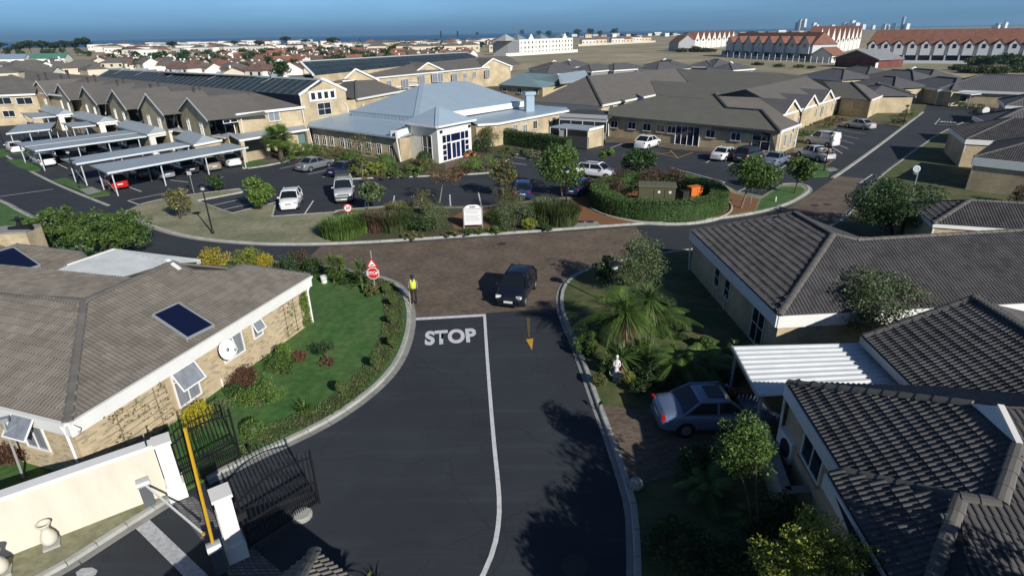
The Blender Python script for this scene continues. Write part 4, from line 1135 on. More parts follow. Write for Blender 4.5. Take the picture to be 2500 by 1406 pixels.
window(colb, on_plane(792, 266, cbr, ng), ug, ng, 2.3, 1.7, cols=2, rows=2, pane=GLASS)
pipe(colb, [on_plane(733, 238, cbr, ng) + ng * .08, on_plane(735, 252, cbr, ng) + ng * .08], .06); pipe(colb, [on_plane(838, 250, cbr, ng) + ng * .1, on_plane(848, 262, cbr, ng) + ng * .1, on_plane(849, 278, cbr, ng) + ng * .1], .08)
for t in (.10, .24, .42, .62, .84):
    p = ctl.lerp(ctr, t) + Vector((0, 0, .15)); mb = MB(); mb.box((p.x, p.y, p.z + .15), (.7, .7, .5)); mb.beam(p, plc.pt(plc.uv(p)[0] - 1.2, plc.uv(p)[1] - 1.8) + Vector((0, 0, .1)), .35, .05); mb.build('roof_vent', ALU, colb)

SEAM = mat('panel_seam', (.075, .095, .105), .5)
def seams(house, q, n_, rows_):
    for k in range(1, n_): strip_board(house, q[0].lerp(q[1], k / n_) + Vector((0, 0, .03)), q[3].lerp(q[2], k / n_) + Vector((0, 0, .03)), .06, .10, SEAM, 'panel_seam')
    for k in range(1, rows_): strip_board(house, q[0].lerp(q[3], k / rows_) + Vector((0, 0, .02)), q[1].lerp(q[2], k / rows_) + Vector((0, 0, .02)), .05, .09, SEAM, 'panel_seam')
seams(colb, [cbl, cbr, ctr, ctl], 40, 4)

# ---- rear block with three gables and a second collector roof
r0_, r1_ = at(836, 199, Z2), at(1246, 160, Z2)
rblk = thing('apartment_block', 'rear brick block with three white edged gables and balconies behind the blue roof', 'building', up((r0_ + r1_) / 2, .1))
plr = Plane(r0_, r1_, inner=at(1000, 150, Z2), pitch=rad(15))
nr = face_n(r0_, r1_); ur = (r1_ - r0_).normalized()
deck(rblk, [(plr, [r0_ - ur * 8, r1_ + ur * 6, plr.px(1240, 137), plr.px(1160, 141), plr.px(765, 182), plr.px(700, 185)])], ROOF_BR, .1)
block_walls(rblk, [r0_ - nr * .3 - ur * 6, r1_ - nr * .3, r1_ - nr * 9, r0_ - nr * 9 - ur * 6], .1, Z2)
strip_board(rblk, r0_, r1_, .3, .1)
pz = ZC + .2; q = [at(765, 184, pz), at(1168, 142, pz)]; pls = Plane(q[0], q[1], inner=at(960, 120, pz), pitch=rad(20))
qq = [q[0], q[1], pls.px(1140, 129), pls.px(733, 152)]; mb = MB(); mb.slab(qq, .12); mb.uv[0] = [pls.uv(p) for p in qq]; mb.build('collector_roof', SOLAR_R, rblk)
seams(rblk, qq, 34, 3); strip_board(rblk, qq[3] + Vector((0, 0, .1)), qq[2] + Vector((0, 0, .1)), .2, .5, mat('pale_flashing', (0, 0, 0))); strip_board(rblk, qq[2], qq[1], .2, .5, mat('pale_flashing', (0, 0, 0))); strip_board(rblk, qq[3], qq[0], .3, .5, WHITE)
mb = MB(); wall_quad(mb, q[0], q[1], Z2, pz - .1); mb.build('clerestory', BRICK, rblk)
for feet, peak in ((((837, 197), (921, 194)), (868, 169)), (((1008, 180), (1086, 174)), (1043, 154)), (((1174, 166), (1246, 162)), (1202, 144))):
    A, B, pk, n, ux = gable(rblk, feet, peak, Z2, 7, BRICK, ROOF_BR, board=.35)
wall_windows(rblk, r0_ - nr * .2, nr, [(950, 205), (1135, 186), (1158, 183)], 1.6, 1.4, cols=2, pane=CURTAIN)
wall_windows(rblk, r0_ + nr * .3, nr, [(990, 205), (1030, 195), (1062, 190), (1075, 190), (1110, 190), (1190, 180), (1225, 176)], 2.2, 2.1, cols=2, pane=CURTAIN, sill=False)
for x0, x1, y in ((968, 1022, 212), (1178, 1236, 183)):
    A, B = at(x0, y, 2.9), at(x1, y - 5, 2.9); mb = MB(); q = [A, B, B - nr * 1.6, A - nr * 1.6]; mb.slab(q if (q[1] - q[0]).cross(q[2] - q[0]).z > 0 else q[::-1], .2); mb.build('balcony', WHITE, rblk)
    mb = MB(); mb.beam(A + Vector((0, 0, 1)), B + Vector((0, 0, 1)), .06, .06)
    k = int((B - A).length / .35)
    for i in range(k + 1): p = A.lerp(B, i / k); mb.beam(p, p + Vector((0, 0, 1)), .04, .04)
    mb.build('railing', WHITE, rblk)
    for P in (A, B): mb = MB(); mb.tube(up(P, .1), P, .12); mb.build('post', WHITE, rblk)
# hip roofed link in front of it
hz = 4.7
ha, hb_, hc = at(846, 238, hz), at(871, 244, hz), at(990, 222, hz)
link = thing('link_building', 'small brown hipped roof between the collector block and the pale blue roof', 'building', up(hb_, .1))
plq = Plane(hb_, hc, inner=hb_ + Vector((2, 8, 0)), pitch=rad(20)); tq = plq.px(868, 197)
plq2 = Plane(hb_, ha, through=tq)
deck(link, [(plq, [hb_, hc, plq.px(912, 195), tq]), (plq2, [ha - (hb_ - ha) * 2, hb_, tq, plq2.px(840, 200)])], ROOF_BR, .1); strip_board(link, hb_, hc, .3, .1); strip_board(link, tq, hb_, .2, .35, TILE_CAP, 'ridge_tile')
nq = face_n(hb_, hc); block_walls(link, [hb_ - nq * .3, hc - nq * .3, hc - nq * 6, hb_ - nq * 6 - (hc - hb_) * .4], .1, hz)

# ---- community centre with the pale blue metal roofs
cc = thing('community_centre', 'community centre with pale blue metal roofs and white glazed portico', 'building', at(1000, 400, .1))
zc = 4.2
a_, b_, d_ = at(857, 271, zc), at(1016, 286, zc), at(1284, 247, zc)
plx = Plane(a_, b_, inner=at(1040, 230, zc), pitch=rad(15)); pk1 = plx.px(1030, 206)
ply = Plane(b_, d_, through=pk1); pk2 = ply.px(1136, 197)
deck(cc, [(plx, [a_, b_, pk1]), (ply, [b_, d_, pk2, pk1]), (None, [d_, d_ + (a_ - b_), a_, pk1, pk2])], METAL_B, .12)
strip_board(cc, pk1, b_, .08, .7, METAL_B, 'ridge_flashing')
nx, ny = face_n(a_, b_), face_n(b_, d_)
band(cc, 'fascia', b_, d_, .8, .1, WHITE, .02); mb = MB(); wall_quad(mb, a_, b_, 2.8, zc - .05); mb.build('upper_wall', METAL_B, cc)
# low wing beside the car bays
w0_, w1__ = at(752, 309, 3.0), at(968, 337, 3.0)
plv = Plane(w0_, w1__, inner=at(900, 270, 3), pitch=rad(4)); nv = face_n(w0_, w1__); uv_ = (w1__ - w0_).normalized()
deck(cc, [(plv, [w0_, w1__, plv.px(1034, 316), plv.px(1010, 284), plv.px(862, 268), plv.px(757, 296)])], METAL_B, .15)
strip_board(cc, w0_, w1__, .2, .12, METAL_B, 'gutter')
we = at(1030, 318, 3.0); ne_ = face_n(w1__, we)
block_walls(cc, [w0_ - nv * .5, w1__ - nv * .5 - uv_ * .1, we - ne_ * .2, we - nv * 7, w0_ - nv * 9], .1, 2.9)
wall_windows(cc, w0_ - nv * .48, nv, [(774, 341), (792, 343), (810, 345), (836, 349), (853, 352), (877, 356), (901, 360), (926, 364), (957, 369)], .85, 1.25, cols=2, trans=.4, pane=GLASS)
strip_board(cc, w1__ + Vector((0, 0, .35)), we + Vector((0, 0, .35)), .9, .25, WHITE, 'parapet')
pipe(cc, [w1__ + Vector((0, 0, -.1)), up(w1__, .2) - nv * .3], .09); pipe(cc, [w0_ + Vector((0, 0, -.1)), up(w0_, .2) - nv * .3], .07)
for t in (.15, .6): p = w1__.lerp(we, t) - ne_ * .9; mb = MB(); mb.box((p.x, p.y, 3.35), (.9, .4, .7), .5); mb.build('air_unit', ALU, cc)
# portico
zp = 4.3
pL, pF, pR = at(977, 300, zp), at(1066, 312, zp), at(1163, 293, zp)
fourth = pL + (pR - pF)
apx2 = (pL + pR) / 2 + Vector((0, 0, 1.75))
deck(cc, [(None, [pL, pF, apx2]), (None, [pF, pR, apx2]), (None, [pR, fourth, apx2]), (None, [fourth, pL, apx2])], METAL_B, .1, 'portico_roof')
strip_board(cc, apx2, pF, .08, .45, METAL_B, 'ridge_flashing'); strip_board(cc, pF, pR, .22, .1); strip_board(cc, pL, pF, .22, .1)
n1_, n2_ = face_n(pL, pF), face_n(pF, pR)
q0 = pF - n1_ * .5 - n2_ * .5; qR = pR - n2_ * .5 - (pR - pF).normalized() * .5; qL = pL - n1_ * .5 - (pL - pF).normalized() * .2
block_walls(cc, [qL, q0, qR, qR - n2_ * 6], .1, zp - .05, WHITE_D)
uu = (qR - q0).normalized(); Lp = (qR - q0).length
# glazing of the front: a grid of dark blue panes in white bars
gx = [.09, .2, .32, .44, .62, .745, .85, .945]
fr = window(cc, up(q0.lerp(qR, .52), 1.72), uu, n2_, Lp * .86, 3.1, cols=1, sill=False, fw=.1, pane=WHITE, name='glazed_front')
def gp(t0, t1, z0, z1, nm='pane', m=GLASS_B):
    p = MB(); p.box(up(q0.lerp(qR, (t0 + t1) / 2), (z0 + z1) / 2) + n2_ * .06, (Lp * (t1 - t0), .05, z1 - z0), axes=(uu, n2_, Vector((0, 0, 1)))); return p.build(nm, m, fr)
for a, b in ((.13, .22), (.25, .35), (.38, .64), (.67, .77), (.80, .89)): gp(a, b, 2.35, 3.15)
for a, b in ((.25, .35), (.67, .77)): gp(a, b, .3, 2.2)
for a in (.13, .80):
    for z in (.3, .95, 1.6): gp(a, a + .09, z, z + .5)
for a, b in ((.40, .495), (.525, .62)): gp(a, b, .35, 2.1, 'door_pane', mat('bright_blue_glass', (.01, .02, .09), .1))
us = (q0 - qL).normalized(); window(cc, up(q0.lerp(qL, .32), 1.75), us, n1_, 1.7, 2.9, cols=2, rows=2, pane=GLASS, sill=False)
for t in (.08, .92): p = up(q0.lerp(qR, t), 3.65) + n2_ * .1; mb = MB(); mb.box(p, (.12, .15, .3)); mb.box(p + uu * .25, (.12, .15, .3)); mb.build('wall_lamp', BLACK, cc)
# far low wing
z3 = 3.0
f0, f1_, f2_ = at(1166, 306, z3), at(1216, 303, z3), at(1389, 271, z3)
deck(cc, [(None, [f0, f1_, f2_, at(1383, 262, z3 + .25), at(1278, 256, z3 + .25), at(1128, 281, z3 + .25)])], METAL_B, .14)
nq2 = face_n(f1_, f2_); strip_board(cc, f1_, f2_, .28, .1); strip_board(cc, f0, f1_, .28, .1); strip_board(cc, f2_, at(1283, 254, z3 + .25), .28, .1)
block_walls(cc, [f0 - nq2 * .3, f1_ - nq2 * .3, f2_ - nq2 * .3, f2_ - nq2 * 8, f0 - nq2 * 8], .1, z3 - .1)
wall_windows(cc, f1_ - nq2 * .28, nq2, [(1258, 318), (1282, 318)], 1.1, 1.6, cols=2, pane=CURTAIN); wall_windows(cc, f1_ - nq2 * .28, nq2, [(1306, 305), (1352, 296)], 1.0, 1.2, cols=2)
cp_ = at(1292, 272, z3 + .2); mb = MB(); mb.box((cp_.x, cp_.y, 4.4), (1.3, .9, 2.6), .4); mb.box((cp_.x, cp_.y, 5.75), (1.7, 1.2, .45), .4); mb.build('chimney', METAL_B, cc)
def dish(label, p, n, r=.5, nm='satellite_dish', logo=False, tilt=.5):
    t = thing(nm, label, 'satellite dish', p); n = Vector(n).normalized()
    ax = (n + Vector((0, 0, tilt))).normalized(); u = ax.orthogonal().normalized(); w = ax.cross(u); c = Vector(p) + n * .45
    mb = MB(); V = []; F = []
    for k in range(5):
        rr = r * k / 4
        for i in range(20): a = 2 * math.pi * i / 20; V.append(c + u * (rr * math.cos(a)) + w * (rr * math.sin(a)) + ax * (.16 * r * (k / 4) ** 2))
    for k in range(4):
        for i in range(20): j = (i + 1) % 20; F.append((k * 20 + i, k * 20 + j, (k + 1) * 20 + j, (k + 1) * 20 + i))
    mb.add(V, F); o = mb.build('reflector', WHITE, t, smooth=True); o.modifiers.new('t', 'SOLIDIFY').thickness = .02
    mb = MB(); mb.tube(p, c - ax * .02, .03); mb.tube(c - w * r * .9, c + ax * r * .95 - w * .1, .015); mb.tube(c + ax * r * .9 - w * .12, c + ax * r * 1.05 - w * .08, .04); mb.build('arm', STEEL, t)
    if logo:
        mb = MB(); lc = c + ax * .05 + w * -.0
        for i in range(24):
            a0, a1 = 2 * math.pi * i / 24, 2 * math.pi * (i + 1) / 24; ro = r * .16; ri = r * (.07 + .06 * math.sin(a0))
            mb.quad(*[lc + u * (q * math.cos(a)) + w * (q * math.sin(a)) for q, a in ((ri, a0), (ro, a0), (ro, a1), (ri, a1))])
        mb.build('emblem', mat('emblem_blue', (.01, .02, .06), .5), t)
    return t
dish('white satellite dish at the eave behind the glazed portico', at(1127, 272, 3.8), Vector((.5, -1, 0)), .55)
dish('white satellite dish on the wall under the small hipped roof', at(880, 254, 3.8), Vector((.2, -1, 0)), .6)
dish('white satellite dish at the end of the rear gabled block', at(1243, 168, 4.2), Vector((.3, -1, 0)), .8)
dish('large white satellite dish with a dark round emblem under the bungalow eave', on_plane(533, 850, hA + n1 * .05, n1), n1, .45, logo=True, tilt=.35)

# ---- bin store and glazed link
bs = thing('bin_store', 'small brick bin store with pale metal roof beside the clipped hedge', 'shed', at(1420, 360, .1))
q = [at(1341, 310, 2.5), at(1438, 318, 2.5), at(1474, 309, 2.6), at(1378, 302, 2.6)]; mb = MB(); mb.slab(q, .14); mb.uv[0] = [(0, 0), (7, 0), (7, 4), (0, 4)]; mb.build('roof', METAL_G, bs); strip_board(bs, q[1], q[2], .32, .08)
n_ = face_n(q[1], q[2]); walls(bs, [q[1] - n_ * .15, q[2] - n_ * .15], .1, 2.4, BRICK, closed=False); mb = MB(); mb.beam(up(q[1], 1.25) - n_ * .35, up(q[2], 1.25) - n_ * .35, .2, 2.3); mb.build('inner_wall', BRICK_S, bs)
for t in (0.02, .45, .98): p = q[0].lerp(q[1], t); mb = MB(); mb.tube(up(p, .1), p, .05); mb.build('post', WHITE, bs)
mb = MB(); mb.beam(up(q[0].lerp(q[1], .5), .85), up(q[1], .85), .06, 1.5); mb.build('gate_panel', mat('dark_panel', (.05, .055, .06), .6), bs)
mb = MB(); mb.beam(up(q[3], 1.2), up(q[2], 1.2), .2, 2.3); mb.build('back_wall', BRICK_S, bs)
gl = thing('glazed_link', 'flat roofed grey glazed link behind the bin store', 'building', at(1420, 330, .1))
g0, g1_ = at(1366, 281, 3.1), at(1482, 287, 3.1); n_ = face_n(g0, g1_)
walls(gl, [g0, g1_], .1, 3.0, mat('grey_plaster', (.33, .35, .37), .8), closed=False); mb = MB(); q = [g0, g1_, g1_ - n_ * 7, g0 - n_ * 7]; mb.slab(q, .3); mb.build('roof', mat('bitumen', (.05, .05, .05), .8, var=.3, scale=.6), gl); strip_board(gl, g0, g1_, .5, .2, mat('pale_grey_trim', (.42, .45, .47), .6))
for t in (.25, .75): window(gl, up(g0.lerp(g1_, t), 1.7), (g1_ - g0), n_, 3.6, 1.6, cols=2, pane=mat('grey_glass', (.03, .04, .045), .15), sill=False)

# ---- olive tiled clinic on the far side of the car park
rb = thing('clinic_building', 'long olive tiled brick building facing the car park with faint lettering above its windows', 'building', at(1700, 365, .1))
zr = 2.95
e0_, e1_ = at(1483, 284, zr), at(1905, 323, zr)
prf = Plane(e0_, e1_, inner=at(1700, 260, zr), pitch=rad(19)); nrf = face_n(e0_, e1_); urf = (e1_ - e0_).normalized()
x1, x2, x3, x4, x5 = prf.px(1859, 270), prf.px(1774, 264), prf.px(1745, 231), prf.px(1712, 240), prf.px(1610, 232)
ff = [e0_, e1_, x1, x2, x3, x4, x5, prf.px(1487, 264)]
e2_ = at(1957, 304, zr); pre = Plane(e1_, e2_, through=x1); fE_ = [e1_, e2_, pre.px(1911, 282), x1]
e3_, e4_ = at(1911, 283, zr), at(2056, 237, zr); prr = Plane(e3_, e4_, inner=at(1850, 230, zr + 1), pitch=rad(19))
fr_ = [e3_, e4_, prr.px(1969, 187), prr.px(1745, 231), prr.px(1774, 264), prr.px(1859, 270)]
deck(rb, [(prf, ff)], ROOF_OL, .12); deck(rb, [(pre, fE_), (prr, fr_)], ROOF_BR, .1)
for P, Q_ in ((e1_, x1), (x1, x2), (x3, x2)): strip_board(rb, P + Vector((0, 0, .06)), Q_ + Vector((0, 0, .06)), .14, .3, mat('dark_ridge', (.04, .04, .036), .8), 'ridge_tile')
strip_board(rb, x3 + Vector((0, 0, .08)), prr.px(1969, 187) + Vector((0, 0, .1)), .14, .3, TILE_CAP, 'ridge_tile')
nre = face_n(e1_, e2_); nrr = face_n(e3_, e4_); strip_board(rb, e1_, e2_, .3, .1); strip_board(rb, e0_, e1_, .22, .1, mat('dark_gutter', (.07, .07, .065), .6)); strip_board(rb, e3_, e4_, .3, .1)
block_walls(rb, [e0_ - nrf * .6, e1_ - nrf * .6 - nre * .4, e2_ - nre * .4, e3_ - nrr * .4, e4_ - nrr * .4, e4_ - nrr * 10, e0_ - nrf * 12], .1, zr - .1)
wall_windows(rb, e0_ - nrf * .58, nrf, [(1500, 304), (1543, 307), (1580, 311), (1613, 314), (1640, 317), (1735, 327), (1797, 334)], 1.25, 1.0, cols=2, pane=GLASS, proud=.1)
window(rb, on_plane(1678, 332, e0_ - nrf * .58, nrf), urf, nrf, 3.4, 2.5, cols=4, pane=GLASS_B, sill=False, name='glass_door', proud=.12); window(rb, on_plane(1858, 345, e0_ - nrf * .58, nrf), urf, nrf, 2.2, 2.2, cols=2, rows=2, pane=GLASS, sill=False, name='glass_door')
wall_windows(rb, e1_ - nre * .38, nre, [(1916, 343), (1930, 338)], .8, 1.5, cols=1, pane=CURTAIN); wall_windows(rb, e1_ - nre * .38, nre, [(1936, 318), (1938, 352)], .6, .9, cols=1)
pipe(rb, [e1_ - nrf * .3 + Vector((0, 0, -.1)), up(e1_, .1) - nrf * .5], .08); pipe(rb, [e2_ - nre * .3 + Vector((0, 0, -.1)), up(e2_, .1) - nre * .35], .08); pipe(rb, [e0_ - nrf * .3, up(e0_, .1) - nrf * .5], .08)
sgp = on_plane(1800, 318, e0_ - nrf * .3, nrf)
sg = MB(); sg.box(up(sgp, 2.62), (6.5, .06, .42), axes=(urf, nrf, Vector((0, 0, 1)))); so = sg.build('sign_board', mat('sign_grey', (.10, .10, .105), .6), rb)
mb = MB()
for i in range(19):
    if i in (7, 12): continue
    mb.box(up(sgp + urf * (-2.9 + i * .32), 2.62 + .03 * math.sin(i * 2.3)) + nrf * .035, (.19, .02, .22 + .06 * math.sin(i * 1.7)), axes=(urf, nrf, Vector((0, 0, 1))))
mb.build('lettering', mat('sign_letter', (.2, .2, .205), .6), so, kind='stuff')
for feet, peak in ((((1911, 281), (1951, 270)), (1936, 245)), (((1960, 267), (1995, 256)), (1984, 233)), (((2003, 251), (2034, 243)), (2024, 221))):
    gable(rb, feet, peak, zr, 5.0, BRICK, ROOF_GR, board=.3)
wall_windows(rb, e3_ - nrr * .3, nrr, [(1948, 297), (1962, 290), (1980, 283), (1992, 275), (2008, 270), (2018, 266), (2030, 262), (2042, 258)], .9, 1.4, cols=1, pane=CURTAIN)
g0, g1_, g2_ = at(2049, 239, zr), at(2127, 246, zr), at(2155, 235, zr)
pg = Plane(g0, g1_, inner=g0 + Vector((4, 6, 0)), pitch=rad(19)); tg = pg.px(2079, 201); pg2 = Plane(g1_, g2_, through=tg)
deck(rb, [(pg, [g0, g1_, tg, pg.px(2010, 199)])], ROOF_OL, .1); deck(rb, [(pg2, [g1_, g2_, pg2.px(2110, 208), tg])], ROOF_BR, .1); strip_board(rb, g1_, tg + Vector((0, 0, .05)), .14, .3, mat('dark_ridge', (0, 0, 0)), 'ridge_tile')
nn_ = face_n(g0, g1_); n2g = face_n(g1_, g2_); strip_board(rb, g1_, g2_, .3, .1); block_walls(rb, [g0 - nn_ * .5, g1_ - nn_ * .5 - n2g * .3, g2_ - n2g * .3, g2_ - n2g * 8, g0 - nn_ * 8], .1, zr - .1)
window(rb, on_plane(2098, 258, g0 - nn_ * .48, nn_), (g1_ - g0), nn_, 2.6, 1.6, cols=2, pane=GLASS)
# ---- the wide brown roof behind it and the olive slope that joins them
bb = thing('clinic_building', 'wide brown tiled roof with a dark hip line behind the olive roofed clinic', 'building', at(1500, 262, .1))
zb = 3.3
b0, b1_, b2_ = at(1302, 248, zb), at(1470, 259, zb), at(1600, 233, zb)
pb1 = Plane(b0, b1_, inner=at(1440, 200, zb), pitch=rad(20)); tb = pb1.px(1433, 186); pb2 = Plane(b1_, b2_, through=tb)
deck(bb, [(pb1, [b0, b1_, tb]), (pb2, [b1_, b2_, pb2.px(1625, 228), pb2.px(1588, 197), pb2.px(1680, 201), pb2.px(1651, 168), pb2.px(1560, 174), tb])], ROOF_BR, .12)
strip_board(bb, b1_ + Vector((0, 0, .05)), tb + Vector((0, 0, .05)), .14, .35, mat('dark_ridge', (0, 0, 0)), 'ridge_tile')
strip_board(bb, b1_, b2_, .32, .1); nb1, nb2 = face_n(b0, b1_), face_n(b1_, b2_); block_walls(bb, [b0 - nb1 * .5, b1_ - nb1 * .5 - nb2 * .4, b2_ - nb2 * .4, b2_ - nb2 * 12, b0 - nb1 * 10], .1, zb - .1)
mb = MB(); q = [up(b0, zb - .1) + nb1 * .2, up(b1_, zb - .1) + nb1 * .2, up(b1_, zb - .7) + nb1 * 2.2, up(b0, zb - .7) + nb1 * 2.2]; mb.slab(q[::-1], .1); mb.build('verandah_roof', mat('dark_sheet', (.09, .10, .115), .6), bb)
wall_windows(bb, b1_ - nb2 * .38, nb2, [(1492, 260), (1520, 254)], 1.2, 1.0, cols=2)
po = Plane(prf.px(1612, 232) , prf.px(1612, 232) + urf, inner=prf.px(1612, 232) - nrf * 5, pitch=rad(13))
deck(bb, [(po, px_poly(po, [(1605, 233), (1712, 241), (1745, 232), (1968, 186), (1900, 178), (1651, 168), (1680, 201), (1588, 197)]))], ROOF_OL, .1, 'rear_roof')
# ================================================================== carports and garages of the car park
def long_carport(pxs, z, label, posts, mid=True, m=None):
    a, b, c, d = [at(x, y, z + dz) for (x, y), dz in zip(pxs, (.15, 0, 0, .15))]      # a,b = near gable end (far, near side); c,d = other end
    t = thing('carport', label, 'carport', up(b, .0), group=None)
    mb = MB(); q = [b, c, d, a]; mb.slab(q if (q[1] - q[0]).cross(q[2] - q[0]).z > 0 else q[::-1], .10)
    mb.uv[0] = [(0, 0), ((c - b).length, 0), ((c - b).length, (d - c).length), (0, (d - c).length)] if (q[1] - q[0]).cross(q[2] - q[0]).z > 0 else [(0, (d - c).length), ((c - b).length, (d - c).length), ((c - b).length, 0), (0, 0)]
    mb.build('roof', m or METAL_G, t)
    strip_board(t, b + Vector((0, 0, .02)), c + Vector((0, 0, .02)), .18, .10, mat('carport_trim', (.60, .66, .70), .4)); strip_board(t, a, b, .12, .08, STEEL)
    if mid: strip_board(t, b.lerp(a, .45) + Vector((0, 0, .09)), c.lerp(d, .45) + Vector((0, 0, .09)), .04, .12, mat('carport_trim', (0, 0, 0)), 'ridge_strip')
    for s in posts:
        for P, Q_, off_ in ((b, c, .06), (a, d, .06)):
            p = P.lerp(Q_, s) + (a - b).normalized() * (.35 if P is b else -.6); mb = MB(); mb.box((p.x, p.y, z / 2 + .02), (.11, .11, z), .6); mb.build('post', mat('carport_post', (.45, .50, .53), .4), t)
    for s in posts[:1]:
        p, q_ = b.lerp(c, s) + (a - b).normalized() * .35, a.lerp(d, s) - (a - b).normalized() * .6
        mb = MB(); mb.beam(up(p, .2), up(q_, z - .3), .05, .05); mb.beam(up(q_, .2), up(p, z - .3), .05, .05); mb.build('brace', STEEL, t)
    return t
ZP = 2.35
CP1 = [(33, 350), (86, 370), (364, 333), (306, 318)]
CP2 = [(149, 389), (186, 402), (472, 355), (428, 346)]
CP3 = [(219, 404), (262, 424), (606, 361), (563, 350)]
long_carport(CP1, ZP, 'widest pale metal carport, farthest of the three long ones', (.03, .35, .62, .9))
long_carport(CP2, ZP, 'pale metal carport in the middle of the three long ones', (.04, .36, .68, .96), mid=False)
long_carport(CP3, ZP, 'nearest of the three long pale metal carports, over the red car', (.03, .34, .66, .96), mid=False)
long_carport([(44, 305), (15, 328), (122, 317), (137, 298)], ZP, 'small square carport with pale roof at the left edge of the car park', (.08, .5, .95), mid=False)
long_carport([(150, 301), (176, 313), (234, 307), (212, 297)], ZP, 'small pale carport roof between two garages beyond the wide carport', (.05, .6), mid=False)
long_carport([(50, 276), (80, 290), (140, 285), (130, 274)], ZP, 'small pale carport roof among the farthest garages', (.05, .6), mid=False)
def garage(FL, FR, BL, label, wall=False):
    z = 2.55
    a, b, c = at(FL[0], FL[1], z), at(FR[0], FR[1], z), at(BL[0], BL[1], z); d = c + (b - a)
    t = thing('garage', label, 'garage', up(a, 0))
    n = face_n(a, b); ux = (b - a).normalized(); vy = (c - a).normalized()
    mid = (a + b) / 2; rdg = Vector((0, 0, .8)); r1 = mid + vy * 1.2 + rdg; r2 = (c + d) / 2 - vy * .2 + rdg
    deck(t, [(None, [a, b, r1]), (None, [b, d, r2, r1]), (None, [a, r1, r2, c]), (None, [c, r2, d])], METAL_G, .06)
    strip_board(t, a, b, .25, .1); strip_board(t, a, c, .2, .1, STEEL)
    i = .2
    A, B, C_, D_ = a + ux * i + vy * i, b - ux * i + vy * i, c + ux * i, d - ux * i
    if wall: block_walls(t, [A, B, D_, C_], .0, z)
    else:
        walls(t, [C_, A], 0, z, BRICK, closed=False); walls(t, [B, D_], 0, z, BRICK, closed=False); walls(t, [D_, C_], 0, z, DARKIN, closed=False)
        w = (B - A).length; mb = MB(); pw = .75
        mb.box(up(A + ux * pw / 2, z / 2), (pw, .25, z), math.atan2(ux.y, ux.x)); mb.box(up(B - ux * pw / 3, z / 2), (pw * .66, .25, z), math.atan2(ux.y, ux.x)); mb.box(up((A + B) / 2, z - .2), (w - 1.67 * pw + .3, .24, .4), math.atan2(ux.y, ux.x)); mb.build('front', WHITE_D, t)
    return t
garage((60, 263), (106, 259), (36, 256), 'farthest grey roofed garage beside the cross wing')
garage((138, 283), (192, 278), (88, 267), 'grey roofed garage with white piers behind the small carports')
garage((237, 302), (295, 296), (175, 286), 'grey roofed garage with white piers third from the entrance canopy')
garage((360, 331), (421, 321), (281, 309), 'grey roofed garage with white piers at the end of the widest carport')
garage((473, 356), (542, 343), (423, 338), 'grey roofed brick store nearest the entrance canopy', wall=True)

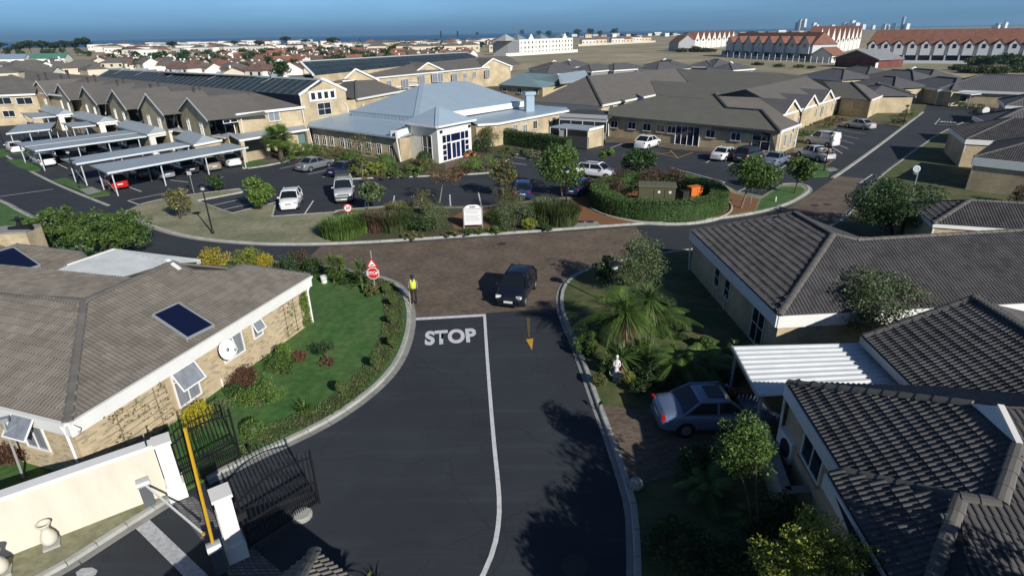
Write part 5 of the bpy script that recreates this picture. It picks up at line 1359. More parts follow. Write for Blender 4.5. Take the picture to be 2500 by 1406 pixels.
# ================================================================== houses along the street
def hip_house(label, corner_px, along_px, z, w, d, pitch=rad(22), roof_m=None, wall_m=None, tiles=0, fascia=.45, group=None, win=(), ridge=True, name='bungalow', zb=.1, gablet=False):
    """rectangular hipped house: front eave from corner towards along_px, body behind it"""
    A = at(corner_px[0], corner_px[1], z); B = at(along_px[0], along_px[1], z); ux = (B - A); ux.z = 0; ux.normalize()
    n = perp(A, A + ux); n = n if n.y < 0 else -n
    B = A + ux * w; D = A - n * d; C_ = B - n * d
    run = min(w, d) / 2; hgt = run * math.tan(pitch)
    if w >= d: R0_, R1_ = A + ux * run - n * run, B - ux * run - n * run
    else: R0_, R1_ = A + ux * run - n * run, A + ux * run - n * (d - run)
    R0_ = R0_ + Vector((0, 0, hgt)); R1_ = R1_ + Vector((0, 0, hgt))
    if w >= d: faces = [(Plane(A, B, through=R0_), [A, B, R1_, R0_]), (Plane(B, C_, through=R1_), [B, C_, R1_]), (Plane(C_, D, through=R1_), [C_, D, R0_, R1_]), (Plane(D, A, through=R0_), [D, A, R0_])]
    else: faces = [(Plane(A, B, through=R0_), [A, B, R0_]), (Plane(B, C_, through=R1_), [B, C_, R1_, R0_]), (Plane(C_, D, through=R1_), [C_, D, R1_]), (Plane(D, A, through=R0_), [D, A, R0_, R1_])]
    t = thing(name, label, 'house', up((A + C_) / 2, zb), group=group)
    rf = deck(t, faces, roof_m or ROOF_GR, .08)
    if tiles:
        lay_tiles(rf, [f for f in faces], TILE_GR, tiles)
    if ridge:
        if tiles:
            for P, Q_ in ((A, R0_), (D if w >= d else B, R0_), (R0_, R1_)): caps(rf, P, Q_)
        else:
            mb = MB()
            for P, Q_ in ((A, R0_), (B, R1_ if w >= d else R0_), (R0_, R1_), (D, R0_ if w >= d else R1_)): mb.beam(P + Vector((0, 0, .06)), Q_ + Vector((0, 0, .06)), .3, .12)
            mb.build('ridge_caps', TILE_CAP, rf)
    i = .08 if tiles else .3; block_walls(t, [A + ux * i - n * i, B - ux * i - n * i, C_ - ux * i + n * i, D + ux * i + n * i], zb, z - fascia + .02, wall_m or BRICK)
    fb = MB()
    for P, Q_, nn in ((A, B, n), (D, A, -ux)):
        fb.beam(P + nn * .02 - Vector((0, 0, fascia / 2 + .02)), Q_ + nn * .02 - Vector((0, 0, fascia / 2 + .02)), .06, fascia)
    fb.build('fascia', WHITE, t)
    for u_, zz, ww, hh in win: window(t, up(A + ux * u_ - n * i, zz), ux, n, ww, hh, cols=2, pane=GLASS)
    if gablet:
        mb = MB(); g = R0_ + (R0_ - R1_).normalized() * .1; s = (R1_ - R0_).normalized(); pp = Vector((-s.y, s.x, 0))
        mb.add([g + Vector((0, 0, .45)), g + pp * .9 - Vector((0, 0, .1)), g - pp * .9 - Vector((0, 0, .1)), g + s * .8 + Vector((0, 0, .45)), g + s * .8 + pp * .9 - Vector((0, 0, .1)), g + s * .8 - pp * .9 - Vector((0, 0, .1))], [(0, 1, 2), (0, 3, 4, 1), (0, 2, 5, 3), (3, 5, 4)]); mb.build('gablet', WHITE, t)
    pipe(t, [A + Vector((0, 0, -.1)) + (ux - n) * .1, up(A, zb) + (ux - n) * .2], .07)
    return t
hip_house('nearest grey tiled brick house along the side street, white band over blank wall', (2378, 383), (2500, 396), 3.1, 14, 10, tiles=300, fascia=.75)
hip_house('second grey tiled house from the near end of the side street', (2358, 340), (2500, 347), 3.0, 14, 9, tiles=200, fascia=.5)
hip_house('third grey tiled house along the side street beside the traffic mirror', (2418, 303), (2500, 306), 3.0, 14, 8, tiles=0, fascia=.5)
hip_house('fourth grey tiled house along the side street behind the white disc', (2455, 258), (2560, 262), 3.0, 12, 9, tiles=0, fascia=.4)
hip_house('house with low grey tiled roof beyond the white carport at the street end', (2290, 218), (2460, 224), 3.0, 26, 12, tiles=0, fascia=.45, win=((4, 1.5, 1.6, 1.2), (12, 1.4, 1.8, 1.2), (17, 1.4, 1.4, 1.2)))
hip_house('grey tiled house peeping over the ridge beside the spreading tree', (2278, 546), (2600, 568), 2.6, 16, 5, tiles=260, fascia=.22, zb=.1)
long_carport([(2275, 222), (2370, 232), (2425, 228), (2335, 216)], 2.4, 'white carport roof in front of the low house at the street end', (.1, .9), mid=False, m=METAL_W)
long_carport([(2160, 207), (2185, 215), (2240, 212), (2200, 204)], 2.4, 'white carport roof between the grey roofed houses at the street end', (.1, .9), mid=False, m=METAL_W)
hip_house('brick house with white band at the near end of the street bend', (2150, 232), (2205, 228), 3.0, 8, 8, tiles=0, fascia=.8)
G4 = 'grey roofed bungalows beyond the olive roofs'
GREYS = [((1290, 168), (1335, 172), 13, 12), ((1335, 182), (1400, 178), 11, 10), ((1395, 165), (1450, 160), 14, 10), ((1445, 175), (1500, 170), 14, 9), ((1500, 172), (1560, 168), 14, 9), ((1570, 160), (1640, 166), 15, 10), ((1605, 172), (1660, 169), 13, 9),
         ((1685, 160), (1740, 165), 14, 11), ((1740, 164), (1790, 158), 10, 9), ((1790, 172), (1840, 168), 11, 9),
         ((1950, 186), (2020, 192), 14, 10), ((2020, 178), (2090, 184), 14, 10), ((2070, 205), (2140, 212), 12, 9), ((2090, 190), (2170, 196), 15, 10), ((2140, 185), (2240, 195), 17, 10), ((2195, 206), (2265, 214), 14, 9), ((2170, 222), (2215, 230), 9, 8)]
GL = ['first', 'second', 'third', 'fourth', 'fifth', 'sixth', 'seventh', 'eighth', 'ninth', 'tenth', 'eleventh', 'twelfth', 'thirteenth', 'fourteenth', 'fifteenth', 'sixteenth', 'seventeenth']
for i, (c, b, w, d) in enumerate(GREYS):
    hip_house('grey hipped bungalow, %s from the left of those beyond the brown and olive roofs' % GL[i], c, b, 3.0, w, d, pitch=rad(20), fascia=.35, group=G4, gablet=i in (0, 2, 5, 9, 14), wall_m=BRICK if i > 9 else mat('grey_render', (.22, .23, .25), .85))
# teal roof behind the community centre
tl = thing('hall_building', 'teal metal hipped roof over a low brick hall behind the chimney', 'building', at(1300, 225, .1))
za = 3.2
q0_, q1_, q2_ = at(1216, 207, za), at(1322, 214, za), at(1378, 203, za)
pt = Plane(q0_, q1_, inner=q0_ + Vector((3, 9, 0)), pitch=rad(16)); r_ = pt.px(1276, 177); r2_ = pt.px(1362, 181)
TEAL = wave_mat('teal_metal_roof', (.20, .29, .31), .45, .6, bump=.3, var=.05)
deck(tl, [(pt, [q0_, q1_, q2_ - (q2_ - q1_) * .2, r2_, r_])], TEAL, .12); n_ = face_n(q0_, q1_); block_walls(tl, [q0_ - n_ * .4, q1_ - n_ * .4, q1_ - n_ * 9, q0_ - n_ * 9], .1, za - .1)
wall_windows(tl, q0_ - n_ * .38, n_, [(1232, 218), (1268, 222), (1308, 224)], 1.4, 1.1, cols=2)
mb = MB(); q = [at(1364, 181, 5.0), at(1372, 203, 4.0), at(1440, 190, 4.0), at(1428, 172, 5.0)]; mb.slab(q, .1); mb.build('translucent_roof', mat('polycarbonate', (.42, .50, .54), .35), tl)

# ================================================================== town in the background
def town_proto(name, w, d, h, pitch, wall_m, roof_m, hip=False, nwin=3, gable_m=None, chimney=False):
    t = thing(name, None, None)
    A, B, C_, D = Vector((-w / 2, -d / 2, h)), Vector((w / 2, -d / 2, h)), Vector((w / 2, d / 2, h)), Vector((-w / 2, d / 2, h))
    hh = d / 2 * math.tan(pitch); e = d / 2 if hip else 0
    R0_, R1_ = Vector((-w / 2 + e, 0, h + hh)), Vector((w / 2 - e, 0, h + hh))
    o = .3; X, Y = Vector((o, 0, -.05)), Vector((0, o, -.1))
    mb = MB()
    if hip: fs = [[A, B, R1_, R0_], [B, C_, R1_], [C_, D, R0_, R1_], [D, A, R0_]]
    else: fs = [[A - X - Y, B + X - Y, R1_ + Vector((o, 0, 0)), R0_ - Vector((o, 0, 0))], [C_ + X + Y, D - X + Y, R0_ - Vector((o, 0, 0)), R1_ + Vector((o, 0, 0))]]
    for f in fs:
        k = len(mb.f); mb.slab([p + Vector((0, 0, .12)) for p in f], .12); mb.uv[k] = [(p.x + p.y, p.z * 2) for p in f]
    rf = mb.build('roof', roof_m, t)
    mb = MB(); i = .15 if not hip else .35
    a, b, c, d_ = [(-w / 2 + i, -d / 2 + i), (w / 2 - i, -d / 2 + i), (w / 2 - i, d / 2 - i), (-w / 2 + i, d / 2 - i)]
    for P, Q_ in ((a, b), (b, c), (c, d_), (d_, a)): wall_quad(mb, P, Q_, 0, h)
    if not hip:
        mb.add([(-w / 2 + i, -d / 2 + i, h), (-w / 2 + i, d / 2 - i, h), (-w / 2 + i, 0, h + hh - .1)], [(0, 2, 1)]); mb.add([(w / 2 - i, -d / 2 + i, h), (w / 2 - i, d / 2 - i, h), (w / 2 - i, 0, h + hh - .1)], [(0, 1, 2)])
    mb.build('wall', wall_m, t)
    for k in range(nwin):
        for s in (-1, 1):
            m2 = MB(); m2.box(((k + .5) / nwin * w - w / 2, s * (d / 2 - i + .01), h * .55), (1.3, .06, 1.2)); m2.build('window', GLASS, t)
    if chimney: m2 = MB(); m2.box((w * .2, d * .2, h + hh), (.7, .7, 1.6)); m2.build('chimney', WHITE, t)
    return t
TW_W = mat('town_white_wall', (.74, .72, .67), .85, var=.06, scale=.1); TW_C = mat('town_cream_wall', (.62, .55, .43), .85, var=.08, scale=.1); TW_G = mat('town_grey_wall', (.35, .36, .37), .85)
protos = {
 'red1': town_proto('cottage', 11, 9, 2.2, rad(28), TW_C, ROOF_RED, False, 2, chimney=True), 'red2': town_proto('cottage', 13, 10, 2.2, rad(24), TW_W, ROOF_RED, True, 3),
 'red3': town_proto('cottage', 9, 10, 2.3, rad(30), TW_W, ROOF_OR, False, 2), 'brown1': town_proto('cottage', 14, 10, 2.7, rad(22), TW_C, ROOF_BR, True, 3), 'brown2': town_proto('cottage', 11, 9, 2.7, rad(26), TW_W, ROOF_BR, False, 2, chimney=True),
 'white1': town_proto('seaside_house', 16, 10, 6, rad(14), TW_W, ROOF_RED, True, 4), 'white2': town_proto('seaside_house', 20, 10, 6.5, rad(3), TW_W, TW_G, False, 5), 'tan1': town_proto('seaside_house', 18, 11, 6, rad(20), TW_C, ROOF_OL, True, 4), 'or1': town_proto('seaside_house', 14, 10, 5.5, rad(24), TW_C, ROOF_OR, True, 3)}
used = set()
def put(key, p, rz, label, cat, group, s=1.0):
    t = protos[key]
    if key in used: t = copy_tree(t)
    used.add(key)
    t.location = p; t.rotation_euler = (0, 0, rz); t.scale = (s, s * rnd.uniform(.9, 1.1), s * rnd.uniform(.92, 1.1))
    return tag(t, label, cat, group)
rt = random.Random(11)
def district(region, keys, y0, y1, stepy, stepx, rots, label, cat, group, smin=.8, smax=1.0, limit=200):
    k = 0; y = y0
    while y < y1:
        x = -900.0 + rt.uniform(0, stepx)
        while x < 900 and k < limit:
            p = Vector((x + rt.uniform(-2, 2), y + rt.uniform(-3, 3), 0)); X, Y = pix(p)
            if inside(X, Y, region):
                put(rt.choice(keys), p, rt.choice(rots) + rt.uniform(-.08, .08), label, cat, group, rt.uniform(smin, smax)); k += 1
            x += stepx
        y += stepy * (1 + (y - y0) / 900)
district([(430, 160), (620, 134), (1000, 126), (1160, 124), (1150, 142), (1060, 152), (760, 178), (735, 196), (560, 190), (470, 182), (240, 160), (260, 146)], ['red1', 'red1', 'red2', 'red3'], 205, 560, 14.5, 11.5, (rad(20), rad(110), rad(-25)), 'small red roofed white cottage among the crowded rows beyond the collector roofs', 'house', 'red roofed cottages beyond the collector roofs', .75, 1.0, 290)
district([(-20, 200), (-20, 168), (180, 160), (420, 160), (520, 176), (640, 190), (560, 190), (260, 168), (220, 190)], ['brown1', 'brown2', 'brown1'], 150, 330, 16, 15, (rad(35), rad(-40), rad(10)), 'brown roofed bungalow behind the six gabled block', 'house', 'brown roofed bungalows behind the gabled block', .85, 1.05)
district([(240, 128), (640, 122), (1000, 108), (1240, 100), (1240, 118), (1000, 124), (700, 128), (300, 146)], ['white1', 'white2', 'red2', 'or1', 'tan1'], 330, 900, 28, 25, (rad(10), rad(100), rad(-20)), 'house in the mixed band between the cottages and the sea', 'house', 'houses towards the sea', .75, 1.0, 140)
district([(880, 132), (1000, 118), (1240, 108), (1240, 128), (1080, 134)], ['tan1'], 300, 520, 26, 24, (rad(8), rad(12)), 'tan two storey house in the rows beside the white apartments', 'house', 'tan houses beside the white apartments', .8, .95, 30)
district([(1400, 84), (2000, 70), (2500, 64), (2500, 72), (2000, 80), (1640, 90), (1400, 94)], ['white1', 'or1', 'red2', 'tan1', 'white2'], 600, 1900, 90, 60, (rad(10), rad(100), rad(-20)), 'tiny house on the far plain below the skyline', 'house', 'houses on the far plain', .8, 1.2, 60)
district([(240, 118), (660, 112), (1240, 88), (1240, 96), (900, 106), (600, 122), (240, 128)], ['white1', 'white2', 'white2'], 700, 1100, 50, 45, (rad(5), rad(95)), 'white house on the shore in front of the sea', 'house', 'white houses on the shore', .9, 1.3, 45)
# green and blue roofed white houses at the left
for px, py, wpx, key, lab in ((35, 160, 70, 'blue', 'white gabled house with pale blue roof near the pine trees'), (130, 160, 75, 'green', 'white gabled house with green roof near the pine trees')):
    m_ = wave_mat(key + '_sheet_roof', (.07, .20, .15) if key == 'green' else (.20, .27, .36), .6, .5, bump=.2)
    t = town_proto('gabled_house', 20, 11, 4.2, rad(28), TW_W, m_, False, 4); p = at(px, py); t.location = p; t.rotation_euler = (0, 0, rad(12)); s = wpx * depth(p) / FPX / 20; t.scale = (s, s, s); tag(t, lab, 'house')
# white three storey apartments
ap = thing('apartment_building', 'white three storey apartments with curved gables beside the dry field', 'building', at(1320, 136))
A, B = at(1268, 136), at(1398, 126); n = face_n(A, B); ux = (B - A).normalized(); L = (B - A).length; Hh = 9.6
walls(ap, ccw([(p.x, p.y) for p in (A, B, B - n * 12, A - n * 12)]), 0, Hh, TW_W); mb = MB(); mb.prism([(p.x, p.y) for p in (A - n * .3, B - n * .3, B - n * 11.7, A - n * 11.7)], Hh - .2, Hh + .1)
for t_ in (.1, .5, .9): c = A.lerp(B, t_) - n * 6; mb.lathe([(6, Hh + .1), (3, Hh + 2), (.1, Hh + 3.2)], (c.x, c.y, 0), 4)
mb.build('roof', wave_mat('slate_blue_roof', (.16, .21, .24), .7, .4, bump=.2), ap)
for t_ in (.2, .83):
    c = A.lerp(B, t_) + n * .1; mb = MB(); mb.prism_ = None
    pts = [(-3.2, Hh), (3.2, Hh), (2.6, Hh + 1.2), (1.5, Hh + 1.5), (1.2, Hh + 2.6), (0, Hh + 3.2), (-1.2, Hh + 2.6), (-1.5, Hh + 1.5), (-2.6, Hh + 1.2)]
    V = [Vector((c.x, c.y, 0)) + ux * a + Vector((0, 0, b)) for a, b in pts]; V += [v - n * .5 for v in V]; k = len(pts); mb.add(V, [tuple(range(k)), tuple(range(2 * k - 1, k - 1, -1))] + [(i, k + i, k + (i + 1) % k, (i + 1) % k) for i in range(k)]); mb.build('curved_gable', TW_W, ap)
for fl in range(3):
    for i in range(16):
        m2 = MB(); m2.box(up(A + ux * (L * (i + .5) / 16), 1.6 + fl * 3.0) + n * .02, (1.3 if i % 4 else .7, .1, 1.3), math.atan2(ux.y, ux.x)); m2.build('window', GLASS, ap)
for k, (x0, x1, y0_, y1_, hw_) in enumerate(((1240, 1268, 136, 136, 9.0),)):
    a, b = at(x0, y0_), at(x1, y1_); walls(ap, ccw([(p.x, p.y) for p in (a, b, b - n * 12, a - n * 12)]), 0, hw_, TW_G); mb = MB(); c = (a + b) / 2 - n * 6; mb.lathe([(8, hw_), (.1, hw_ + 4)], (c.x, c.y, 0), 4); mb.build('side_roof', TW_G, ap)
bw = thing('boundary_wall', 'long low white wall in front of the white apartments', 'wall', at(1330, 138)); mb = MB(); mb.beam(up(at(1235, 139), .9), up(at(1410, 128), .9), .3, 1.8); mb.build('wall_panel', TW_W, bw); mb = MB(); mb.beam(up(at(1235, 139), 1.85), up(at(1410, 128), 1.85), .4, .12); mb.build('coping', TW_W, bw)
for i, (x, y) in enumerate(((1435, 112), (1465, 110), (1505, 108), (1530, 107), (1550, 105), (1575, 104))):
    put('or1' if i % 2 else 'white1', at(x, y), rad(6), 'cream villa behind the long low wall at the dry field', 'house', 'cream villas at the dry field', .95)
bw = thing('boundary_wall', 'long low cream wall in front of the villas at the dry field', 'wall', at(1500, 112)); mb = MB(); mb.beam(up(at(1412, 114), .9), up(at(1600, 104), .9), .4, 1.8); mb.build('wall_panel', TW_C, bw); mb = MB(); mb.beam(up(at(1412, 114), 1.9), up(at(1600, 104), 1.9), .5, .15); mb.build('coping', TW_C, bw)
# rows of gabled townhouses
def townhouses(label, a_px, b_px, n_units, eave, ridge_h, depth_, open_front=True, wall_m=None, peak=None, flip=False):
    A, B = at(*a_px), at(*b_px); n = face_n(A, B); ux = (B - A).normalized(); L = (B - A).length; w = L / n_units
    t = thing('townhouse_row', label, 'houses', (A + B) / 2); wm = wall_m or TW_W
    walls(t, ccw([(p.x, p.y) for p in (A, B, B - n * depth_, A - n * depth_)]), 0, eave, wm)
    mb = MB(); a, b = up(A, eave) - ux * .3 + n * .2, up(B, eave) + ux * .3 + n * .2; R0_, R1_ = up(A - n * depth_ / 2, ridge_h) + ux * 2, up(B - n * depth_ / 2, ridge_h) - ux * 2; c, d = up(B - n * depth_, eave) + ux * .3, up(A - n * depth_, eave) - ux * .3
    for q in ([a, b, R1_, R0_], [c, d, R0_, R1_], [b, c, R1_], [d, a, R0_]):
        k = len(mb.f); q = q if (q[1] - q[0]).cross(q[2] - q[0]).z > 0 else q[::-1]; mb.slab(q, .2); mb.uv[k] = [((p - A).dot(ux), p.z * 2) for p in q]
    mb.build('roof', wave_mat('townhouse_roof', (.20, .088, .058), .85, .4, bump=.3, var=.25), t)
    for i in range(n_units):
        c_ = A + ux * (w * (i + .5)) + n * .9; hw_ = w * .36
        pts = [(-hw_, 0), (hw_, 0), (hw_, eave - .1), (0, eave + hw_ * 1.05), (-hw_, eave - .1)]
        if open_front: pts = [(-hw_, 3.0), (hw_, 3.0)] + pts[2:]
        V = [Vector((c_.x, c_.y, 0)) + ux * x + Vector((0, 0, z)) for x, z in pts]; V += [v - n * 5 for v in V]; mb = MB(); mb.add(V, [(0, 1, 2, 3, 4), (0, 5, 6, 1), (1, 6, 7, 2), (4, 9, 5, 0)]); mb.build('gable_wall', wm, t)
        mb = MB()
        for s in (-1, 1):
            q = [V[3] + n * .2 + Vector((0, 0, .1)), V[2 if s > 0 else 4] + n * .2 + ux * s * .3 - Vector((0, 0, .2)), V[7 if s > 0 else 9] + ux * s * .3 - Vector((0, 0, .2)), V[8] + Vector((0, 0, .1))]; q = q if (q[1] - q[0]).cross(q[2] - q[0]).z > 0 else q[::-1]; mb.slab(q, .12)
        mb.build('gable_roof', wave_mat('townhouse_roof', (0, 0, 0), 0, 1), t)
        m2 = MB(); m2.box(up(c_, eave - .6) + n * .03, (w * .24, .1, 1.5), math.atan2(ux.y, ux.x)); m2.build('window', GLASS, t)
        if open_front:
            m2 = MB(); m2.box(up(A + ux * (w * (i + .5)) + n * .08, 1.6), (w * .8, .1, 2.6), math.atan2(ux.y, ux.x)); m2.build('glass_door', GLASS_B, t)
            m2 = MB(); m2.box(up(A + ux * (w * i) + n * 1.2, 1.5), (.35, 2.2, 3.0), math.atan2(ux.y, ux.x)); m2.build('pier', wm, t)
    if open_front:
        mb = MB(); mb.beam(up(A + n * 2.6, .55), up(B + n * 2.6, .55), .2, 1.1); mb.build('terrace_wall', wm, t)
    return t
townhouses('long row of shaded white townhouses with red roof at the right edge', (2108, 153), (2560, 158), 13, 7.0, 12.6, 13, wall_m=mat('shaded_town_white', (.56, .57, .58), .85))  # shade on these fronts is put into a duller wall white
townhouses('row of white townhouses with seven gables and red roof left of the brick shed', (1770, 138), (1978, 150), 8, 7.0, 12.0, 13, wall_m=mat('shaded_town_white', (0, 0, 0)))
townhouses('sunlit row of narrow white gables turning the corner beside the seven gables', (1982, 143), (2095, 118), 9, 7.2, 11.5, 10, open_front=False)
townhouses('white gabled townhouses with orange roofs, leftmost of the rows', (1690, 122), (1790, 112), 8, 7.0, 11.5, 11, open_front=False)
hs = thing('townhouse', 'grey gabled end house with orange roof left of the townhouse rows', 'house', at(1675, 130)); A, B = at(1655, 127), at(1695, 126); n = face_n(A, B); walls(hs, ccw([(p.x, p.y) for p in (A, B, B - n * 14, A - n * 14)]), 0, 6.0, TW_G)
mb = MB(); m0, m1 = up((A + B) / 2, 10.5), up((A + B) / 2 - n * 14, 10.5)
for P, P2_ in ((A, A - n * 14), (B, B - n * 14)): q = [up(P, 5.8), m0, m1, up(P2_, 5.8)]; mb.slab(q if (q[1] - q[0]).cross(q[2] - q[0]).z > 0 else q[::-1], .2)
mb.build('roof', ROOF_OR, hs); mb = MB(); mb.poly([up(A, 6), up(B, 6), m0 - Vector((0, 0, .2))]); mb.build('gable_wall', TW_G, hs)
# red brick shed, palisade, pale wall, garden wall band
sh = thing('brick_shed', 'red brick building with grey gabled roof behind the palisade fence', 'building', at(2110, 165)); A, B = at(2037, 163), at(2140, 168); n = face_n(A, B); RB_ = brick_mat('red_brick', (.17, .045, .035), (.13, .035, .03), (.12, .07, .06)); walls(sh, ccw([(p.x, p.y) for p in (A, B, B - n * 14, A - n * 14)]), 0, 3.2, RB_)
m0, m1 = up((A + B) / 2, 6.2), up((A + B) / 2 - n * 14.5, 6.2); mb = MB()
for P, P2_ in ((A - (B - A) * .06, A - n * 14.5), (B + (B - A) * .06, B - n * 14.5)): q = [up(P, 3.0) + n * .6, m0 + n * .6, m1, up(P2_, 3.0)]; mb.slab(q if (q[1] - q[0]).cross(q[2] - q[0]).z > 0 else q[::-1], .2)
mb.build('roof', wave_mat('shed_roof', (.26, .27, .28), .7, .4, bump=.3), sh); mb = MB(); mb.poly([up(A, 3.2), up(B, 3.2), m0]); mb.build('gable_wall', RB_, sh); strip_board(sh, up(A - (B - A) * .06, 3.0) + n * .7, m0 + n * .7, .35, .2); strip_board(sh, up(B + (B - A) * .06, 3.0) + n * .7, m0 + n * .7, .35, .2)
so = thing('orange_roof_house', 'small white house with orange roof between brick shed and townhouses', 'house', at(2015, 152)); put('red3', at(2018, 152), rad(30), None, None, None, 1.1); bpy.data.objects.remove(so)
for o in (protos['red3'],): pass
last = [o for o in COL.objects if o.parent is None and o.name.startswith('cottage')][-1]
tag(last, 'small white house with orange roof between the brick shed and the townhouses', 'house')
bw = thing('boundary_wall', 'pale vibracrete wall running from the brick shed', 'wall', at(2170, 165)); mb = MB(); mb.beam(up(at(2135, 169), 1), up(at(2200, 157), 1), .2, 2.0); mb.build('wall_panel', TW_W, bw)
fc = thing('palisade_fence', 'fence of white posts and wire before the townhouses', 'fence', at(1960, 158))
for i in range(26):
    p = at(1775 + i * 14.5, 141 + i * .95); mb = MB(); mb.box(up(p, 1.3), (.16, .16, 2.6)); mb.build('post', TW_W, fc)
mb = MB()
for z in (.5, 1.3, 2.1): mb.beam(up(at(1775, 141), z), up(at(2138, 165), z), .04, .04)
mb.build('wire', STEEL, fc)
# far skyline across the bay
SK = mat('tower_white', (.68, .70, .72), .8); SKB = mat('tower_blue', (.22, .30, .40), .6)
for i, (x, w, h, m_) in enumerate(((1952, 10, 20, SK), (1962, 6, 22, SK), (1943, 6, 14, SKB), (1985, 9, 13, SK), (1993, 6, 9, SK), (2030, 9, 8, SK), (2060, 12, 12, SK), (2078, 10, 17, SK), (2088, 12, 12, SK), (2160, 14, 7, SK), (2180, 8, 9, SK), (2201, 6, 24, SKB), (2212, 10, 9, SK), (2452, 8, 9, SK), (2435, 20, 4, SK), (2130, 8, 6, SK), (2105, 10, 8, SK))):
    p = at(x, 76 - (x - 1940) * .012); k = depth(p) / FPX; p = p * 1.0; p.z = 0
    t = thing('tower_block', 'pale tower block on the far skyline, %s' % ('tallest slab at its left end' if i == 0 else 'slim slab beside the tallest one' if i == 1 else 'dark blue slim tower, highest in the middle' if i == 11 else 'one of the small blocks'), 'tower', p, group='far skyline towers')
    W, Hh_ = w * k, (h + 4) * k
    mb = MB(); mb.box((p.x, p.y, Hh_ / 2), (W, W * .8, Hh_), .3); mb.build('wall', m_, t); mb = MB(); mb.box((p.x, p.y, Hh_ + W * .08), (W * .5, W * .4, W * .16), .3); mb.build('roof_plant', SKB, t)
# ================================================================== vegetation
def leaf_mat(name, c, var=.35, isl=.35, rough=.55, tr=.25): return mat(name, c, rough, var=var, scale=1.1, isl=isl, trans=tr)
LF = {
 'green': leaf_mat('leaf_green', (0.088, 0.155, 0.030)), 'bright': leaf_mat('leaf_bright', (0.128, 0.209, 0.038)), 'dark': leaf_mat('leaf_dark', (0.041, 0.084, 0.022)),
 'olive': leaf_mat('leaf_olive', (0.142, 0.142, 0.047)), 'yellow': leaf_mat('leaf_yellow', (.40, .33, .035), .3, .3), 'lime': leaf_mat('leaf_lime', (0.230, 0.270, 0.038)), 'brown': leaf_mat('leaf_brown', (0.155, 0.095, 0.046)),
 'grey': leaf_mat('leaf_grey', (.115, .160, .065)), 'russet': leaf_mat('leaf_russet', (0.128, 0.061, 0.035)), 'rust': leaf_mat('leaf_rust', (0.101, 0.062, 0.041)), 'pine': leaf_mat('leaf_pine', (0.041, 0.065, 0.027)), 'hedge': leaf_mat('leaf_hedge', (0.095, 0.169, 0.041), .2, .25), 'restio': leaf_mat('leaf_restio', (0.068, 0.092, 0.030)),
 'sand': leaf_mat('leaf_sand', (0.182, 0.176, 0.070)), 'teal': leaf_mat('leaf_teal', (0.061, 0.115, 0.047)), 'gold': leaf_mat('leaf_gold', (.46, .40, .035), .2, .25)}
BARK = mat('bark', (.085, .062, .045), .95, var=.3, scale=6); BARK_P = mat('pale_bark', (.20, .17, .13), .95, var=.3, scale=6)
NR = np.random.default_rng(5)
def leaf_quads(C, size, ratio=.55, upb=.3, dirs=None, jit=.35):
    n = len(C)
    nrm = NR.normal(size=(n, 3)); nrm[:, 2] += upb * 2; nrm /= np.linalg.norm(nrm, axis=1, keepdims=True)
    t = NR.normal(size=(n, 3)) if dirs is None else dirs + NR.normal(size=(n, 3)) * .25
    u = t - nrm * (t * nrm).sum(1, keepdims=True); u /= np.linalg.norm(u, axis=1, keepdims=True) + 1e-9
    w = np.cross(nrm, u)
    s = size * NR.uniform(1 - jit, 1 + jit, (n, 1))
    a, b = u * s * .5, w * s * .5 * ratio
    V = np.stack([C - a, C - b, C + a, C + b], 1).reshape(-1, 3)
    F = np.arange(4 * n).reshape(-1, 4)
    return V, F
def clumps(rx, ry, rz, n, rc, shell=.55, flat=0.0):
    d = NR.normal(size=(n, 3)); d /= np.linalg.norm(d, axis=1, keepdims=True)
    r = NR.uniform(shell, 1.0, (n, 1)) ** .7
    P = d * r * np.array([rx, ry, rz])
    if flat: P[:, 2] = np.where(P[:, 2] < -rz * flat, -rz * flat * NR.uniform(.3, 1, n), P[:, 2])
    return P
def crown_points(cl, rc, per, squash=.8):
    n = len(cl)
    d = NR.normal(size=(n, per, 3)); d /= np.linalg.norm(d, axis=2, keepdims=True)
    r = NR.uniform(.35, 1, (n, per, 1)) ** .6
    rcs = rc * NR.uniform(.6, 1.3, (n, 1, 1))
    return (cl[:, None] + d * r * rcs * np.array([1, 1, squash])).reshape(-1, 3)
def leaf_obj(name, V, F, m, parent, kind=None):
    me = np_mesh(name, V, F); o = link_mesh(name, me, m, parent, kind); return o
